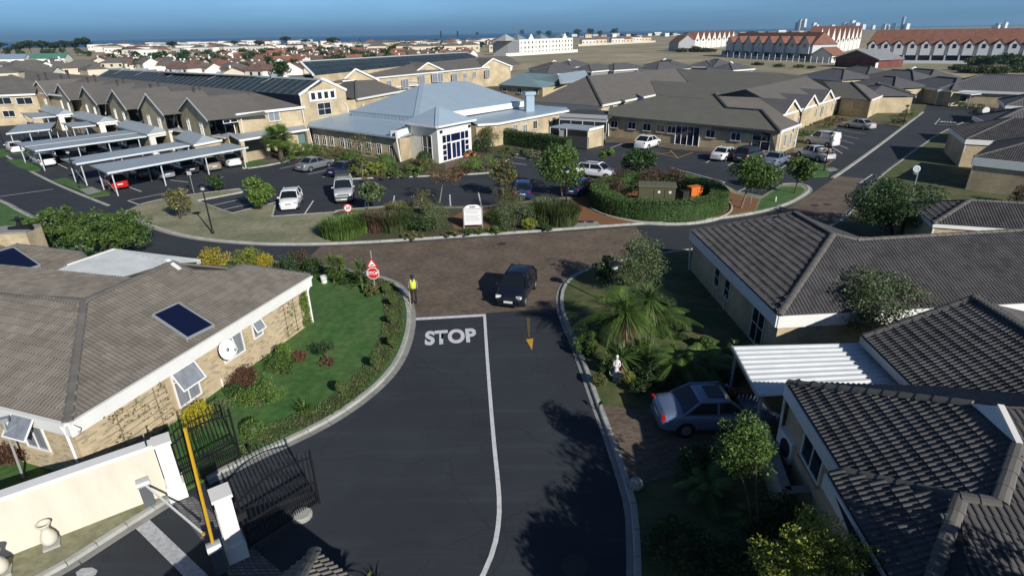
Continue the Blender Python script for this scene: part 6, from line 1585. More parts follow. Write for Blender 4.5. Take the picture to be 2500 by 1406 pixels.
def tree(label, base, crown_c, rx, rz, leaf, n=26, rc=None, per=90, ls=.16, trunk=.09, bark=None, name='tree', cat='tree', group=None, ry=None, stems=1, shell=.5, flat=0.0, limbs=True, ratio=.55, upb=.3, lean=None, limit_z=None):
    """tapered trunk with limbs to leaf clumps; base and crown centre are points in the place"""
    base = Vector(base); cc_ = Vector(crown_c)
    t = thing(name, label, cat, base, group=group)
    ry = ry or rx; rc = rc or min(rx, rz) * .48
    cl = clumps(rx - rc * .55, ry - rc * .55, max(rz - rc * .5, .05), n, rc, shell, flat)
    rel = np.array(cc_ - base)
    P = crown_points(cl, rc, per) + rel
    P = P[P[:, 2] > (.03 if limit_z is None else limit_z)]
    V, F = leaf_quads(P, ls, ratio, upb); leaf_obj('crown', V, F, LF[leaf] if isinstance(leaf, str) else leaf, t)
    mb = MB(); top = Vector(rel) * .8
    for s in range(stems):
        o = Vector((0, 0, 0)) if stems == 1 else Vector((math.cos(s * 2.4), math.sin(s * 2.4), 0)) * trunk * 1.6
        kn = Vector((rel[0] * .45, rel[1] * .45, rel[2] * .5)) + o * 2; tp = Vector(rel) * (.85 if stems == 1 else 1) + o * 6
        mb.tube(o, kn, trunk, trunk * .78, 7, cap=False); mb.tube(kn, tp, trunk * .78, trunk * .5, 7)
        if limbs:
            for k in range(s, min(n, 12), stems):
                e = Vector(cl[k]) * .85 + Vector(rel); mb.tube(kn.lerp(tp, .5), e, trunk * .4, trunk * .12, 5, cap=False)
    mb.build('trunk', bark or BARK, t, local=True)
    return t
def ptree(label, base_px, crown_px, w_px, h_px, leaf, **k):
    """same, from pixels: base on the ground, crown centre above it, crown width and height"""
    b = at(base_px[0], base_px[1], k.pop('gz', .1)); c = above(crown_px[0], crown_px[1], b); s = depth(c) / FPX
    k.setdefault('ls', max(.10, min(.30, s * 6.5)))
    return tree(label, b, c, w_px * s / 2, h_px * s / 2, leaf, **k)
def shrub(label, px, w_px, h, leaf, name='shrub', group=None, n=16, per=110, ls=None, flatten=.9, gz=.1, ratio=.5, deep=None, dirs=False, cat='shrub'):
    """bush from the ground up: px = base centre"""
    b = at(px[0], px[1], gz); s = depth(b) / FPX; rx = w_px * s / 2
    t = thing(name, label, cat, b, group=group)
    rc = min(rx, h * .6) * .5; cl = clumps(max(rx - rc * .6, .03), max((deep or rx) - rc * .6, .03), max(h * .5 - rc * .4, .03), n, rc, .4); cl[:, 2] += h * .5
    P = crown_points(cl, rc, per); P = P[P[:, 2] > .02]
    V, F = leaf_quads(P, ls or max(.07, min(.16, s * 4.0)), ratio, .25, dirs=np.tile([0, 0, 1.0], (len(P), 1)) + P * .5 if dirs else None)
    leaf_obj('foliage', V, F, LF[leaf], t)
    mb = MB()
    for k in range(5): e = Vector(cl[k % len(cl)]); mb.tube((e.x * .15, e.y * .15, 0), e, .025, .01, 5, cap=False)
    mb.build('stem', BARK, t, local=True); return t
def tuft(label, px, r, h, n, leaf, name='grass_tuft', group=None, gz=.1, w=.03, droop=.35, cat='shrub', spread=.35):
    """clump of long upright blades (restios, grasses)"""
    b = at(px[0], px[1], gz); t = thing(name, label, cat, b, group=group)
    a = NR.uniform(0, 2 * np.pi, n); rr = r * np.sqrt(NR.uniform(0, 1, n)); L = h * NR.uniform(.6, 1.05, n)
    B0 = np.stack([rr * np.cos(a), rr * np.sin(a), np.zeros(n)], 1); out = np.stack([np.cos(a), np.sin(a), np.zeros(n)], 1) + NR.normal(size=(n, 3)) * .5
    out[:, 2] = 0
    M1 = B0 + out * (L * spread * .35)[:, None] + np.array([0, 0, 1]) * (L * .6)[:, None]
    T1 = B0 + out * (L * spread)[:, None] + np.array([0, 0, 1]) * (L * (1 - droop * .3))[:, None]
    sd = np.cross(out, [0, 0, 1.0]); sd /= np.linalg.norm(sd, axis=1, keepdims=True) + 1e-9; sd *= w / 2
    V = np.stack([B0 - sd, B0 + sd, M1 + sd, M1 - sd, T1 + sd * .2, T1 - sd * .2], 1).reshape(-1, 3)
    i = np.arange(n) * 6
    F = np.concatenate([np.stack([i, i + 1, i + 2, i + 3], 1), np.stack([i + 3, i + 2, i + 4, i + 5], 1)])
    leaf_obj('blades', V, F, LF[leaf], t); mb = MB(); mb.lathe([(r * .7, 0), (r * .5, .08), (.01, .12)], (0, 0, 0), 8); mb.build('crown_base', LF['rust'], t, local=True); return t
def strap_leaves(t, name, c, n, L, w, m, el=(-.5, 1.3), droop=.5, segs=4):
    """rosette of long strap leaves (yucca, cordyline) about c"""
    V = []; F = []
    for k in range(n):
        a = NR.uniform(0, 2 * math.pi); e = NR.uniform(*el); l = L * NR.uniform(.75, 1.1); d = np.array([math.cos(a) * math.cos(e), math.sin(a) * math.cos(e), math.sin(e)]); sd = np.array([-math.sin(a), math.cos(a), 0]) * w / 2
        b = len(V)
        for j in range(segs + 1):
            f = j / segs; p = np.array(c) + d * l * f + np.array([0, 0, -1]) * droop * l * f * f; ww = (1 - f ** 1.5) * (.6 + .4 * min(1, f * 4)); V += [p - sd * ww, p + sd * ww]
        F += [(b + 2 * j, b + 2 * j + 1, b + 2 * j + 3, b + 2 * j + 2) for j in range(segs)]
    return leaf_obj(name, np.array(V), np.array(F), m, t)
def fronds(t, name, c, n, L, m, leaflet=.35, pairs=16, el=(0.1, 1.2), droop=.55, lw=.05):
    """feather palm fronds about c"""
    V = []; F = []
    for k in range(n):
        a = 2 * math.pi * k / n + NR.uniform(-.2, .2); e = NR.uniform(*el); l = L * NR.uniform(.8, 1.1)
        h = np.array([math.cos(a), math.sin(a), 0]); sd = np.array([-math.sin(a), math.cos(a), 0])
        pt = lambda f: np.array(c) + h * l * f * math.cos(e) + np.array([0, 0, 1]) * (l * f * math.sin(e) - droop * l * f * f)
        for j in range(pairs):
            f = .12 + .88 * j / pairs; p = pt(f); q = pt(min(1, f + .05)); tg = (q - p) / (np.linalg.norm(q - p) + 1e-9); ll = leaflet * math.sin(math.pi * min(1, .25 + f * .7)) * L / 1.6
            for s in (-1, 1):
                d = sd * s * .8 + tg * .6 + np.array([0, 0, -.25]); d /= np.linalg.norm(d); b = len(V); wv = tg * lw / 2
                V += [p - wv, p + wv, p + d * ll + wv * .2, p + d * ll - wv * .2]; F.append((b, b + 1, b + 2, b + 3))
        for j in range(6):
            p, q = pt(j / 6), pt((j + 1) / 6); b = len(V); V += [p - sd * .02, p + sd * .02, q + sd * .015, q - sd * .015]; F.append((b, b + 1, b + 2, b + 3))
    return leaf_obj(name, np.array(V), np.array(F), m, t)
def fan_palm(label, px, h, r, leaf, n=26, gz=.1, group=None, name='fan_palm', trunk=.28, skirt=True):
    b = at(px[0], px[1], gz); t = thing(name, label, 'palm', b, group=group); m = LF[leaf]
    V = []; F = []
    for k in range(n):
        a = NR.uniform(0, 2 * math.pi); e = NR.uniform(-.6, 1.3); st = r * NR.uniform(.35, .55); d = np.array([math.cos(a) * math.cos(e), math.sin(a) * math.cos(e), math.sin(e)]); c = np.array([0, 0, h]) + d * st
        sd = np.array([-math.sin(a), math.cos(a), 0]); b0 = len(V); V += [np.array([0, 0, h]) - sd * .02, np.array([0, 0, h]) + sd * .02, c + sd * .02, c - sd * .02]; F.append((b0, b0 + 1, b0 + 2, b0 + 3))
        for j in range(13):
            g = (j - 6) / 6 * 1.25; dd = d * math.cos(g) + sd * math.sin(g); ll = r * .55 * NR.uniform(.85, 1.1); tip = c + dd * ll + np.array([0, 0, -.18 * ll]); pr = (-d * math.sin(g) + sd * math.cos(g)) * .045; b0 = len(V)
            mid = c + dd * ll * .5; V += [c - pr * .3, c + pr * .3, mid + pr, mid - pr, tip]; F.append((b0, b0 + 1, b0 + 2, b0 + 3)); V.append(tip + pr * .1); F.append((b0 + 3, b0 + 2, b0 + 5, b0 + 4))
    leaf_obj('fronds', np.array(V), np.array(F), m, t)
    mb = MB(); mb.tube((0, 0, 0), (0, 0, h), trunk, trunk * .8, 10)
    for k in range(14): mb.tube((0, 0, .2 + k * h / 16), (0, 0, .28 + k * h / 16), trunk * 1.12, trunk * .95, 9)
    mb.build('trunk', BARK, t, local=True); return t
def ball_topiary(label, px, stem, r, leaf='bright', group=None, gz=.1, name='topiary', n=900, ls=.06):
    b = at(px[0], px[1], gz); t = thing(name, label, 'topiary', b, group=group)
    d = NR.normal(size=(n, 3)); d /= np.linalg.norm(d, axis=1, keepdims=True); P = d * r * NR.uniform(.78, 1.02, (n, 1)) * np.array([1, 1, .85]); P[:, 2] += stem + r * .8
    P = P[P[:, 2] > .01]; V, F = leaf_quads(P, ls, .6, .2); leaf_obj('crown', V, F, LF[leaf], t)
    mb = MB(); mb.tube((0, 0, 0), (0, 0, stem + r * .5), .03, .022, 6); mb.lathe([(r * .75, stem + r * .35), (r * .82, stem + r * .8), (r * .6, stem + r * 1.25), (.02, stem + r * 1.45)], (0, 0, 0), 10); mb.build('trunk', LF['dark'] if stem < .1 else BARK, t, local=True); return t
def hedge_mesh(t, path, w, h, leaf, dens=240, ls=.09, closed=False, z0=.1):
    """clipped hedge: leaves over the skin of a swept box, dark body inside"""
    pts = smooth_line(path, .5, closed=closed); 
    if closed: pts.append(pts[0])
    body = MB(); P = []
    for a, b in zip(pts, pts[1:]):
        d = (b - a); l = d.length
        if l < 1e-4: continue
        d = d / l; n = Vector((-d.y, d.x, 0)); ww = w * .44
        body.box((a + b) / 2 + Vector((0, 0, z0 + h * .46)), (l + .12, w * .86, h * .92), axes=(d, n, Vector((0, 0, 1))))
        k = int(dens * l * (w + 2 * h)); f = NR.uniform(0, 1, k); s = NR.uniform(-1, 1, k) * (w / 2 + h); 
        x = np.where(np.abs(s) < w / 2, s, np.sign(s) * w / 2); z = np.where(np.abs(s) < w / 2, h, h - (np.abs(s) - w / 2)); 
        rnd_ = NR.normal(size=k) * .035; bul = 1 + .05 * np.sin(f * 3 + a.x * 1.7) + .04 * np.sin(a.y * 2.3)
        # rounded shoulders
        cz = np.clip((z - h * .8) / (h * .2), 0, 1); x = x * (1 - .16 * cz ** 2); z = z * bul + rnd_; x = x + rnd_
        P.append(np.array(a)[None] + np.outer(f, np.array(b - a)) + np.outer(x, np.array(n)) + np.outer(z + z0, [0, 0, 1]))
    body.build('body', LF['dark'], t)
    P = np.concatenate(P); inv = np.array(t.location); V, F = leaf_quads(P - inv, ls, .6, .2); leaf_obj('foliage', V, F, LF[leaf], t)

# --- round hedge with the boxes inside
ringc = (at(1425, 470) + at(1770, 497)) / 2; ringc = Vector((12.9, 49.3, 0)); RR = 5.15
hd = thing('ring_hedge', 'clipped green ring hedge around the electrical boxes', 'hedge', (ringc.x, ringc.y, .1))
hedge_mesh(hd, [ringc + Vector((RR * math.cos(a), RR * math.sin(a), 0)) for a in [i * math.pi / 10 for i in range(20)]], 1.5, 1.45, 'hedge', 300, .08, closed=True)
kerb('kerb', [ringc + Vector((6.3 * math.cos(a), 6.3 * math.sin(a), 0)) for a in [rad(195) + i * rad(15) for i in range(12)]], side=1, w=.14, h=.2)
for i, (px, w, h, lab) in enumerate((((1480, 482), 130, 2.0, 'reddish brown dry bush filling the left of the ring hedge'), ((1545, 470), 170, 2.4, 'tall reddish brown bush behind the green box in the ring hedge'), ((1630, 464), 130, 2.2, 'reddish brown bush at the back of the ring hedge'), ((1555, 502), 150, 1.55, 'low reddish brown bush in front of the green box'))):
    shrub(lab, px, w, h, 'rust', n=22, per=170, ls=.13, name='dry_bush')
hd2 = thing('clipped_hedge', 'clipped dark green hedge between the portico and the bin store', 'hedge', at(1290, 365, .1)); hedge_mesh(hd2, P2([(1215, 350), (1290, 362), (1388, 378)]), 1.3, 1.9, 'dark', 150, .13)
# --- trees of the car park
ptree('sparse pale green young tree on the dry verge left of the lamp post', (440, 535), (437, 487), 66, 62, 'sand', n=20, per=70, stems=2, trunk=.05, gz=.1)
ptree('bright green young tree beside the empty bays and the white hatchback', (637, 512), (630, 466), 72, 76, 'bright', n=24, per=100, trunk=.05, stems=2)
ptree('small dark green tree at the tip of the narrow island', (527, 467), (526, 440), 38, 46, 'dark', n=14, per=110, trunk=.05)
ptree('slender sparse yellow tree in front of the wing of the community centre', (885, 436), (883, 364), 78, 84, 'olive', n=16, per=60, trunk=.05, bark=BARK_P, ls=.16)
ptree('round grey green tree beside the white off-roader', (897, 513), (905, 468), 62, 56, 'grey', n=22, per=120, trunk=.06)
ptree('brown leaved sparse tree in front of the glazed portico', (1073, 496), (1086, 425), 100, 72, 'brown', n=18, per=65, trunk=.07, bark=BARK_P, ls=.15)
ptree('thin olive tree at the end of the empty bays', (1228, 482), (1228, 422), 70, 66, 'olive', n=18, per=70, trunk=.06, bark=BARK_P)
ptree('large green tree left of the ring hedge', (1372, 478), (1364, 404), 128, 108, 'green', n=34, per=120, trunk=.1)
ptree('dark green round tree behind the ring hedge', (1552, 436), (1552, 390), 104, 66, 'dark', n=26, per=130, trunk=.08)
ptree('small thin sapling in the car park before the white coupe', (1481, 407), (1481, 376), 42, 26, 'bright', n=10, per=60, trunk=.03)
ptree('green tree with leaning trunk at the right of the ring hedge', (1809, 508), (1842, 420), 122, 92, 'green', n=30, per=130, trunk=.1, bark=BARK_P)
ptree('small green tree on the lawn tip at the car park exit', (1940, 472), (1955, 411), 78, 62, 'green', n=22, per=120, trunk=.07)
ptree('dense dark spreading tree on the verge beside the brick street', (2188, 578), (2196, 500), 245, 128, 'dark', n=70, per=170, trunk=.16, stems=2, flat=.7, ls=.16)
ptree('broad green tree in front of the brown roof at the left edge', (118, 622), (122, 553), 165, 116, 'green', n=110, rc=.4, per=75, ls=.16, shell=.2, trunk=.1, stems=2)
ptree('broad green tree beside the asphalt bend at the left, right of its twin', (255, 630), (272, 560), 195, 116, 'green', n=130, rc=.4, per=75, ls=.16, shell=.2, trunk=.1, stems=2)
ptree('small bright bush tree at the far left behind the carports', (35, 302), (32, 288), 80, 40, 'green', n=16, per=70, gz=0)
ptree('grey green upright bush tree beside the shaded gable house', (1575, 722), (1562, 640), 128, 150, 'grey', n=44, per=190, trunk=.07, stems=3, ls=.10)
ptree('darker leafy bush leaning over the kerb beside the grey green bush', (1490, 700), (1478, 655), 66, 74, 'dark', n=18, per=120, trunk=.05)
ptree('large olive green tree before the striped roof', (2130, 870), (2148, 738), 235, 165, 'grey', n=54, per=210, trunk=.1, stems=2, ls=.12)
ptree('tree crown showing through the roof valley of the clinic', (1645, 240), (1645, 222), 34, 26, 'green', n=10, per=60)
# --- garden of the gate house: shrubs along the wall
S = 'shrubs along the wall of the gate bungalow'
for lab, px, w, h, lf in (('golden yellow clipped bush under the big open window', (485, 1040), 82, 1.15, 'gold'), ('large round green shrub on the lawn beside the brick wall', (640, 990), 130, 1.3, 'bright'), ('bushy green shrub between the wall and the small tree', (690, 915), 90, 1.05, 'green'), ('dark red leaved shrub beside the brick wall', (600, 945), 75, 1.05, 'russet'), ('pale silvery shrub beside the golden bush', (545, 1003), 70, .6, 'grey'), ('reddish low shrub at the near end of the bungalow wall', (725, 880), 60, .5, 'russet'), ('tall leafy green shrub close to the wall corner', (700, 880), 44, .95, 'bright'), ('low green plant at the foot of the golden bush', (470, 1075), 46, .4, 'green'), ('dark leafy shrub behind the round green shrub', (575, 970), 44, .8, 'dark')):
    shrub(lab, px, w, h, lf, n=18, per=170, ls=.07)
ptree('small twisted tree in a round bed on the lawn', (800, 880), (795, 848), 52, 44, 'dark', n=12, per=80, trunk=.05, ls=.08)
shrub('ring of reddish groundcover at the foot of the twisted tree', (800, 888), 56, .22, 'russet', n=14, per=120, ls=.06)
for i, (px, stem, r, lab) in enumerate((((945, 722), .3, .25, 'beside the stop sign pole'), ((962, 752), .32, .24, 'next to the kerb bend'), ((958, 795), .3, .23, 'third along the kerb from the stop sign'), ((961, 852), .3, .26, 'fourth along the kerb from the stop sign'), ((920, 905), .35, .25, 'fifth along the kerb from the stop sign'), ((836, 968), .35, .25, 'sixth along the kerb from the stop sign'))):
    ball_topiary('small clipped ball tree %s' % lab, px, stem, r, 'green', group='ball trees along the kerb')
ball_topiary('low wide clipped dome bush nearest the gate', (620, 1062), 0, .42, 'bright', name='topiary')
tuft('spiky grass clump beside the kerb in the gate garden', (745, 1005), .25, .5, 120, 'green')
# groundcover strip between lawn and kerb
cov = [K1s[i] for i in range(2, 52)]
P = []
for a, b in zip(cov, cov[1:]):
    d = (b - a).normalized(); n = Vector((-d.y, d.x, 0)); k = 300; f = NR.uniform(0, 1, k); q = NR.uniform(.2, 1.25, k) + .12 * math.sin(a.x * 2)
    P.append(np.array(a)[None] + np.outer(f, np.array(b - a)) + np.outer(q, np.array(n)) + np.outer(NR.uniform(.10, .2, k), [0, 0, 1]))
V, F = leaf_quads(np.concatenate(P), .075, .6, .6); o = leaf_obj('groundcover', V, F, mat('leaf_cover', (.085, .115, .030), .7, var=.5, scale=2.2, isl=.5, var2=(.085, .075, .035), scale2=1.0), None); tag(o, 'low planted strip between lawn and kerb', 'groundcover', kind='stuff')
# climbers and trellis on the wall
def trellis(label, P, n, ux, w, h, z0, leafm, nl, cover):
    t = thing('trellis', label, 'trellis', up(P, z0)); fr = MB(); k = int(w / .22)
    for i in range(8): z = z0 + h * i / 7; mb = MB(); mb.beam(up(P - ux * w / 2, z) + n * .07, up(P + ux * w / 2, z) + n * .07, .018, .018); mb.build('slat', BARK_P, t)
    for i in (-.3, .3): mb = MB(); mb.beam(up(P + ux * w * i, z0 - .1) + n * .05, up(P + ux * w * i, z0 + h + .1) + n * .05, .022, .022); mb.build('upright', BARK_P, t)
    c = NR.uniform(-.5, .5, (nl, 2)) * np.array([w * cover, h]); P0 = np.array(P); Pn = np.outer(c[:, 0], np.array(ux)) + np.outer(NR.uniform(.05, .22, nl), np.array(n)) + np.outer(c[:, 1] + z0 + h / 2, [0, 0, 1]) + np.array([P0[0], P0[1], 0]) - np.array(t.location)
    keep = (np.sin(c[:, 0] * 7 + 1) + np.sin(c[:, 1] * 5 + c[:, 0] * 3) + NR.normal(size=nl) * .5) > -.2
    V, F = leaf_quads(Pn[keep], .085, .7, .1); leaf_obj('climber', V, F, LF[leafm], t, 'stuff'); return t
trellis('wooden trellis with green climber at the corner of the gate bungalow', wb - u1 * .55, n1, u1, .6, 1.8, .25, 'bright', 1500, 1.0)
trellis('bare wooden trellis with a few leaves beside the corner climber', wb - u1 * 1.6, n1, u1, 1.2, 1.7, .3, 'green', 140, .9)
trellis('wooden trellis with thin creeper on the wall behind the gate', on_plane(340, 1020, wa2, n1), n1, u1, 2.6, 1.9, .2, 'olive', 420, 1.0)
for (px, w, h, lf, lab) in (((530, 652), 88, 1.35, 'yellow', 'golden bush behind the bungalow roof, left of the pair'), ((610, 650), 110, 1.3, 'lime', 'yellow green bush behind the bungalow roof'), ((648, 655), 46, 1.0, 'yellow', 'small golden bush at the end of the golden row'), ((715, 660), 74, 1.3, 'teal', 'dark blue green bush at the brick crossing'), ((738, 655), 60, 1.6, 'rust', 'thin reddish bush at the brick crossing'), ((770, 668), 60, 1.2, 'dark', 'dark shrub beside the yuccas'), ((912, 715), 70, .5, 'olive', 'low yellowish plants at the foot of the stop sign'), ((850, 690), 60, .6, 'dark', 'dark shrub between the yuccas')):
    shrub(lab, px, w, h, lf, n=18, per=130, ls=.10)
for (px, lab) in (((838, 695), 'yucca with long spiky leaves left of the stop sign'), ((885, 705), 'yucca with long spiky leaves nearest the stop sign'), ((815, 690), 'darker yucca behind the pair at the stop sign')):
    b = at(px[0], px[1], .1); t = thing('yucca', lab, 'yucca', b)
    for z, n_, L in ((.35, 30, .95), (.9, 44, .95), (1.4, 46, .9)): strap_leaves(t, 'leaves', (0, 0, z), n_, L, .09, LF['bright' if z > .3 else 'olive'], (-.1, 1.35), .25)
    mb = MB(); mb.tube((0, 0, 0), (0, 0, 1.3), .09, .07); mb.build('trunk', BARK, t, local=True)
# --- beds of the island
for (px, r, h, n_, lf, lab, k) in (((838, 572), 1.6, 1.5, 1500, 'green', 'large clump of green grass beside the speed sign', 0), ((880, 560), 1.3, 1.5, 1000, 'green', 'green grass clump behind the speed sign pole', 0), ((925, 558), 1.3, 1.6, 1100, 'rust', 'russet reed clump right of the speed sign', 0), ((965, 560), 1.2, 1.6, 1000, 'restio', 'dark green reed clump in the middle of the bed', 0), ((1372, 545), 1.2, 2.0, 1200, 'restio', 'tall dark reed clump left of the concrete slab', 0), ((1335, 540), 1.2, 2.2, 1200, 'restio', 'tall reed clump behind the lamp post', 0), ((975, 525), 1.0, 1.3, 700, 'olive', 'thin olive reed clump at the back of the bed', 0)):
    tuft(lab, px, r, h * .85, int(n_ * 1.6), lf, name='reed_clump', w=.07, spread=.22)
for (px, w, h, lf, lab) in (((1065, 562), 88, 2.3, 'grey', 'round grey green bush left of the notice board'), ((1035, 525), 60, 2.3, 'olive', 'narrow olive bush behind the round bush'), ((1262, 555), 110, 2.5, 'grey', 'large grey bush right of the notice board'), ((1245, 515), 90, 2.6, 'olive', 'taller olive bush behind the grey bush'), ((1150, 572), 70, .4, 'green', 'low green plants in front of the notice board'), ((1215, 568), 60, .5, 'green', 'low green plants beside the notice board'), ((1290, 560), 44, .9, 'lime', 'light green plant at the foot of the grey bush'), ((1010, 580), 70, .35, 'sand', 'low dry plants at the front of the bed'), ((1025, 562), 80, 1.3, 'dark', 'dark green shrub beside the dry plants'), ((985, 545), 80, 1.6, 'restio', 'dense olive shrub among the reed clumps'), ((905, 548), 80, 1.2, 'green', 'dense green shrub behind the russet reeds'), ((1310, 545), 80, 1.7, 'restio', 'dense dark shrub left of the tall reeds'), ((1205, 545), 50, 1.1, 'green', 'green shrub at the right post of the notice board'), ((1025, 561), 50, .8, 'dark', 'dark shrub behind the dry plants'), ((1100, 577), 44, .35, 'olive', 'low olive plants near the kerb'), ((1330, 562), 40, .5, 'dark', 'low dark plants near the reed clumps')):
    shrub(lab, px, w, h, lf, n=20, per=120, ls=.11)
# --- planting round the community centre
fan_palm('fan palm beside the entrance canopy of the gabled block', (688, 392), 2.5, 2.3, 'bright', n=60)
for (px, w, h, lf, lab) in (((722, 378), 94, 1.89, 'bright', 'green shrub right of the fan palm'), ((765, 385), 94, 1.76, 'green', 'green shrub under the first windows of the wing'), ((815, 392), 108, 1.76, 'olive', 'olive shrub under the middle windows of the wing'), ((862, 402), 94, 1.62, 'green', 'green shrub behind the dark blue saloon'), ((900, 425), 108, 1.22, 'lime', 'yellow green plants at the end of the parked saloons'), ((985, 428), 121, 1.08, 'green', 'green plants along the kerb before the portico'), ((930, 436), 135, 0.68, 'olive', 'low plants along the kerb at the thin yellow tree'), ((1020, 415), 94, 1.22, 'olive', 'mixed shrub left of the portico'), ((1175, 418), 121, 1.62, 'bright', 'bushy green shrub right of the portico'), ((1115, 428), 81, 0.68, 'brown', 'low brown plants before the portico'), ((1255, 382), 121, 0.94, 'green', 'green plants in front of the clipped hedge'), ((1180, 372), 67, 1.89, 'dark', 'dark shrub beside the portico wall'), ((1195, 362), 54, 3.24, 'olive', 'thin tall shrub beside the portico wall'), ((1330, 385), 81, 0.68, 'sand', 'flowering low plants at the end of the clipped hedge'), ((715, 395), 81, 0.54, 'green', 'low green edge under the fan palm')):
    shrub(lab, px, w, h, lf, n=22, per=95, ls=.17)
ball_topiary('round clipped ball bush below the wing corner', (945, 412), 0, 1.1, 'bright', n=1600, ls=.13); ball_topiary('round clipped ball bush at the foot of the portico', (1037, 402), 0, .95, 'dark', n=1600, ls=.13)
for (px, w, h, lf, lab) in (((1965, 330), 60, .8, 'green', 'green bed in front of the first clinic gable'), ((2005, 312), 60, .9, 'olive', 'olive bed in front of the second clinic gable'), ((2035, 300), 60, .9, 'russet', 'reddish bed in front of the third clinic gable'), ((2210, 286), 60, 1.2, 'green', 'shrubs at the bend of the street'), ((2190, 302), 50, .8, 'dark', 'low shrubs at the end of the striped bays'), ((2390, 290), 70, 1.8, 'dark', 'dark shrub at the white disc sign'), ((2410, 303), 50, 1.2, 'olive', 'olive shrub at the foot of the white disc sign'), ((2380, 268), 60, 1.2, 'dark', 'dark bush under the white carport roof'), ((2350, 262), 60, 1.0, 'green', 'green bush beside the white carport'), ((2485, 500), 50, 1.9, 'rust', 'dark reddish bush against the blank brick wall')):
    shrub(lab, px, w, h, lf, n=14, per=80, ls=.15)
# --- shady garden on the right
def cordyline(label, px, hs, L, n_=60, leaf='green'):
    b = at(px[0], px[1], .1); t = thing('cordyline', label, 'cordyline', b); mb = MB(); mb.tube((0, 0, 0), (0, 0, hs), .09, .07); mb.build('trunk', BARK_P, t, local=True)
    strap_leaves(t, 'leaves', (0, 0, hs), n_, L, .07, LF[leaf], (-.7, 1.4), .35); strap_leaves(t, 'dry_skirt', (0, 0, hs - .25), n_ // 2, L * .8, .06, LF['brown'], (-1.4, -.5), .2); return t
cordyline('tall cordyline with drooping strap leaves among the palms', (1520, 868), 2.3, 1.6, 170); cordyline('cordyline behind the tall one, leaning right', (1575, 845), 2.5, 1.5, 130); cordyline('small cordyline above the white statue', (1515, 915), .9, 1.1, 90)
cordyline('small spiky cordyline near the shaded gable house', (1790, 860), .35, .6, 40); cordyline('spiky plant left of the gatehouse roof peak at the bottom', (893, 1500), .8, .7, 44, 'lime'); cordyline('spiky plant right of the gatehouse roof peak at the bottom', (962, 1490), .5, .6, 40, 'bright')
for lab, px, h, L, n_ in (('feather palm with arching fronds at the kerb of the shady garden', (1500, 850), 2.0, 2.7, 17), ('feather palm leaning over the lawn behind the cordylines', (1590, 850), 1.6, 2.5, 15), ('bushy feather palm beside the carport', (1730, 930), .8, 1.6, 18), ('feather palm at the kerb below the statue', (1440, 830), .5, 1.4, 12), ('feather palm behind the statue in the shady garden', (1655, 925), .9, 1.9, 22), ('cycad with stiff fronds in the shade beside the driveway', (1720, 1215), .6, 1.35, 22), ('cycad in deep shade below the creeper', (1830, 1290), .4, 1.0, 14), ('fern palm under the nearest fascia', (1985, 1330), .5, 1.1, 14), ('small fern beside the shaded lawn', (1700, 880), .4, .9, 14)):
    b = at(px[0], px[1], .1); t = thing('palm', lab, 'palm', b); fronds(t, 'fronds', (0, 0, h), n_, L, LF['green'], .38, 20, (-.1, 1.2), .55, .05); mb = MB(); mb.tube((0, 0, 0), (0, 0, h), .12, .1); mb.build('trunk', BARK, t, local=True)
ptree('green creeper spilling over the low garden wall', (1850, 1330), (1812, 1085), 160, 200, 'green', n=70, rc=.34, per=120, trunk=.04, ls=.08, stems=2, shell=.2)
ptree('yellow green bush under the nearest roof at the bottom edge', (2000, 1640), (1990, 1368), 330, 150, 'lime', n=80, rc=.3, per=150, trunk=.05, ls=.075, stems=3, shell=.2)
ptree('dark shrub in the bottom of the shady garden', (1800, 1400), (1800, 1350), 180, 90, 'dark', n=26, per=160, trunk=.05, ls=.08)
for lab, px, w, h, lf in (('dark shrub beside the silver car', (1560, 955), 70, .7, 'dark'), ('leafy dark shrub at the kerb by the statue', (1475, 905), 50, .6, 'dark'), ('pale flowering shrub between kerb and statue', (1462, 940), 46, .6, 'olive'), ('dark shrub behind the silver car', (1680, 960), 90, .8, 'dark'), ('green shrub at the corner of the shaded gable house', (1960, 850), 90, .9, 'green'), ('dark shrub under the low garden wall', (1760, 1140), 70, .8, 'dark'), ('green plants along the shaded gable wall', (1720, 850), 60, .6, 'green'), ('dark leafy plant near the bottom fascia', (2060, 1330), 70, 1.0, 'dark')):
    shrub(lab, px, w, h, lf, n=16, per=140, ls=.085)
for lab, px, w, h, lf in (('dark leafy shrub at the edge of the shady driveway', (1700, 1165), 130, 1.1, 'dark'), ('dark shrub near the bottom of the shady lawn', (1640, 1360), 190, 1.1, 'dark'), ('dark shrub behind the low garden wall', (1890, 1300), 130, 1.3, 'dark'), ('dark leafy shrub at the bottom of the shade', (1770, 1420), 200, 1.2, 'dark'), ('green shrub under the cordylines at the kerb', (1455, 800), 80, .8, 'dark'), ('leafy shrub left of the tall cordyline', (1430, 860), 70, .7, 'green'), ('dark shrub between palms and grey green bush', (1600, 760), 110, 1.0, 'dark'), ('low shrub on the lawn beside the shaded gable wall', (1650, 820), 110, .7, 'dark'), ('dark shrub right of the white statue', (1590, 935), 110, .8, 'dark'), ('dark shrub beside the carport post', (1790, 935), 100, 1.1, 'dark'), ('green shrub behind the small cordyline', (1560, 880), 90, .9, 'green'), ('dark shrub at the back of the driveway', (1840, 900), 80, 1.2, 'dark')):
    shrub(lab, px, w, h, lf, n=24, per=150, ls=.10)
ball_topiary('small yellow green ball tree beside the statue', (1533, 948), .35, .28, 'lime')
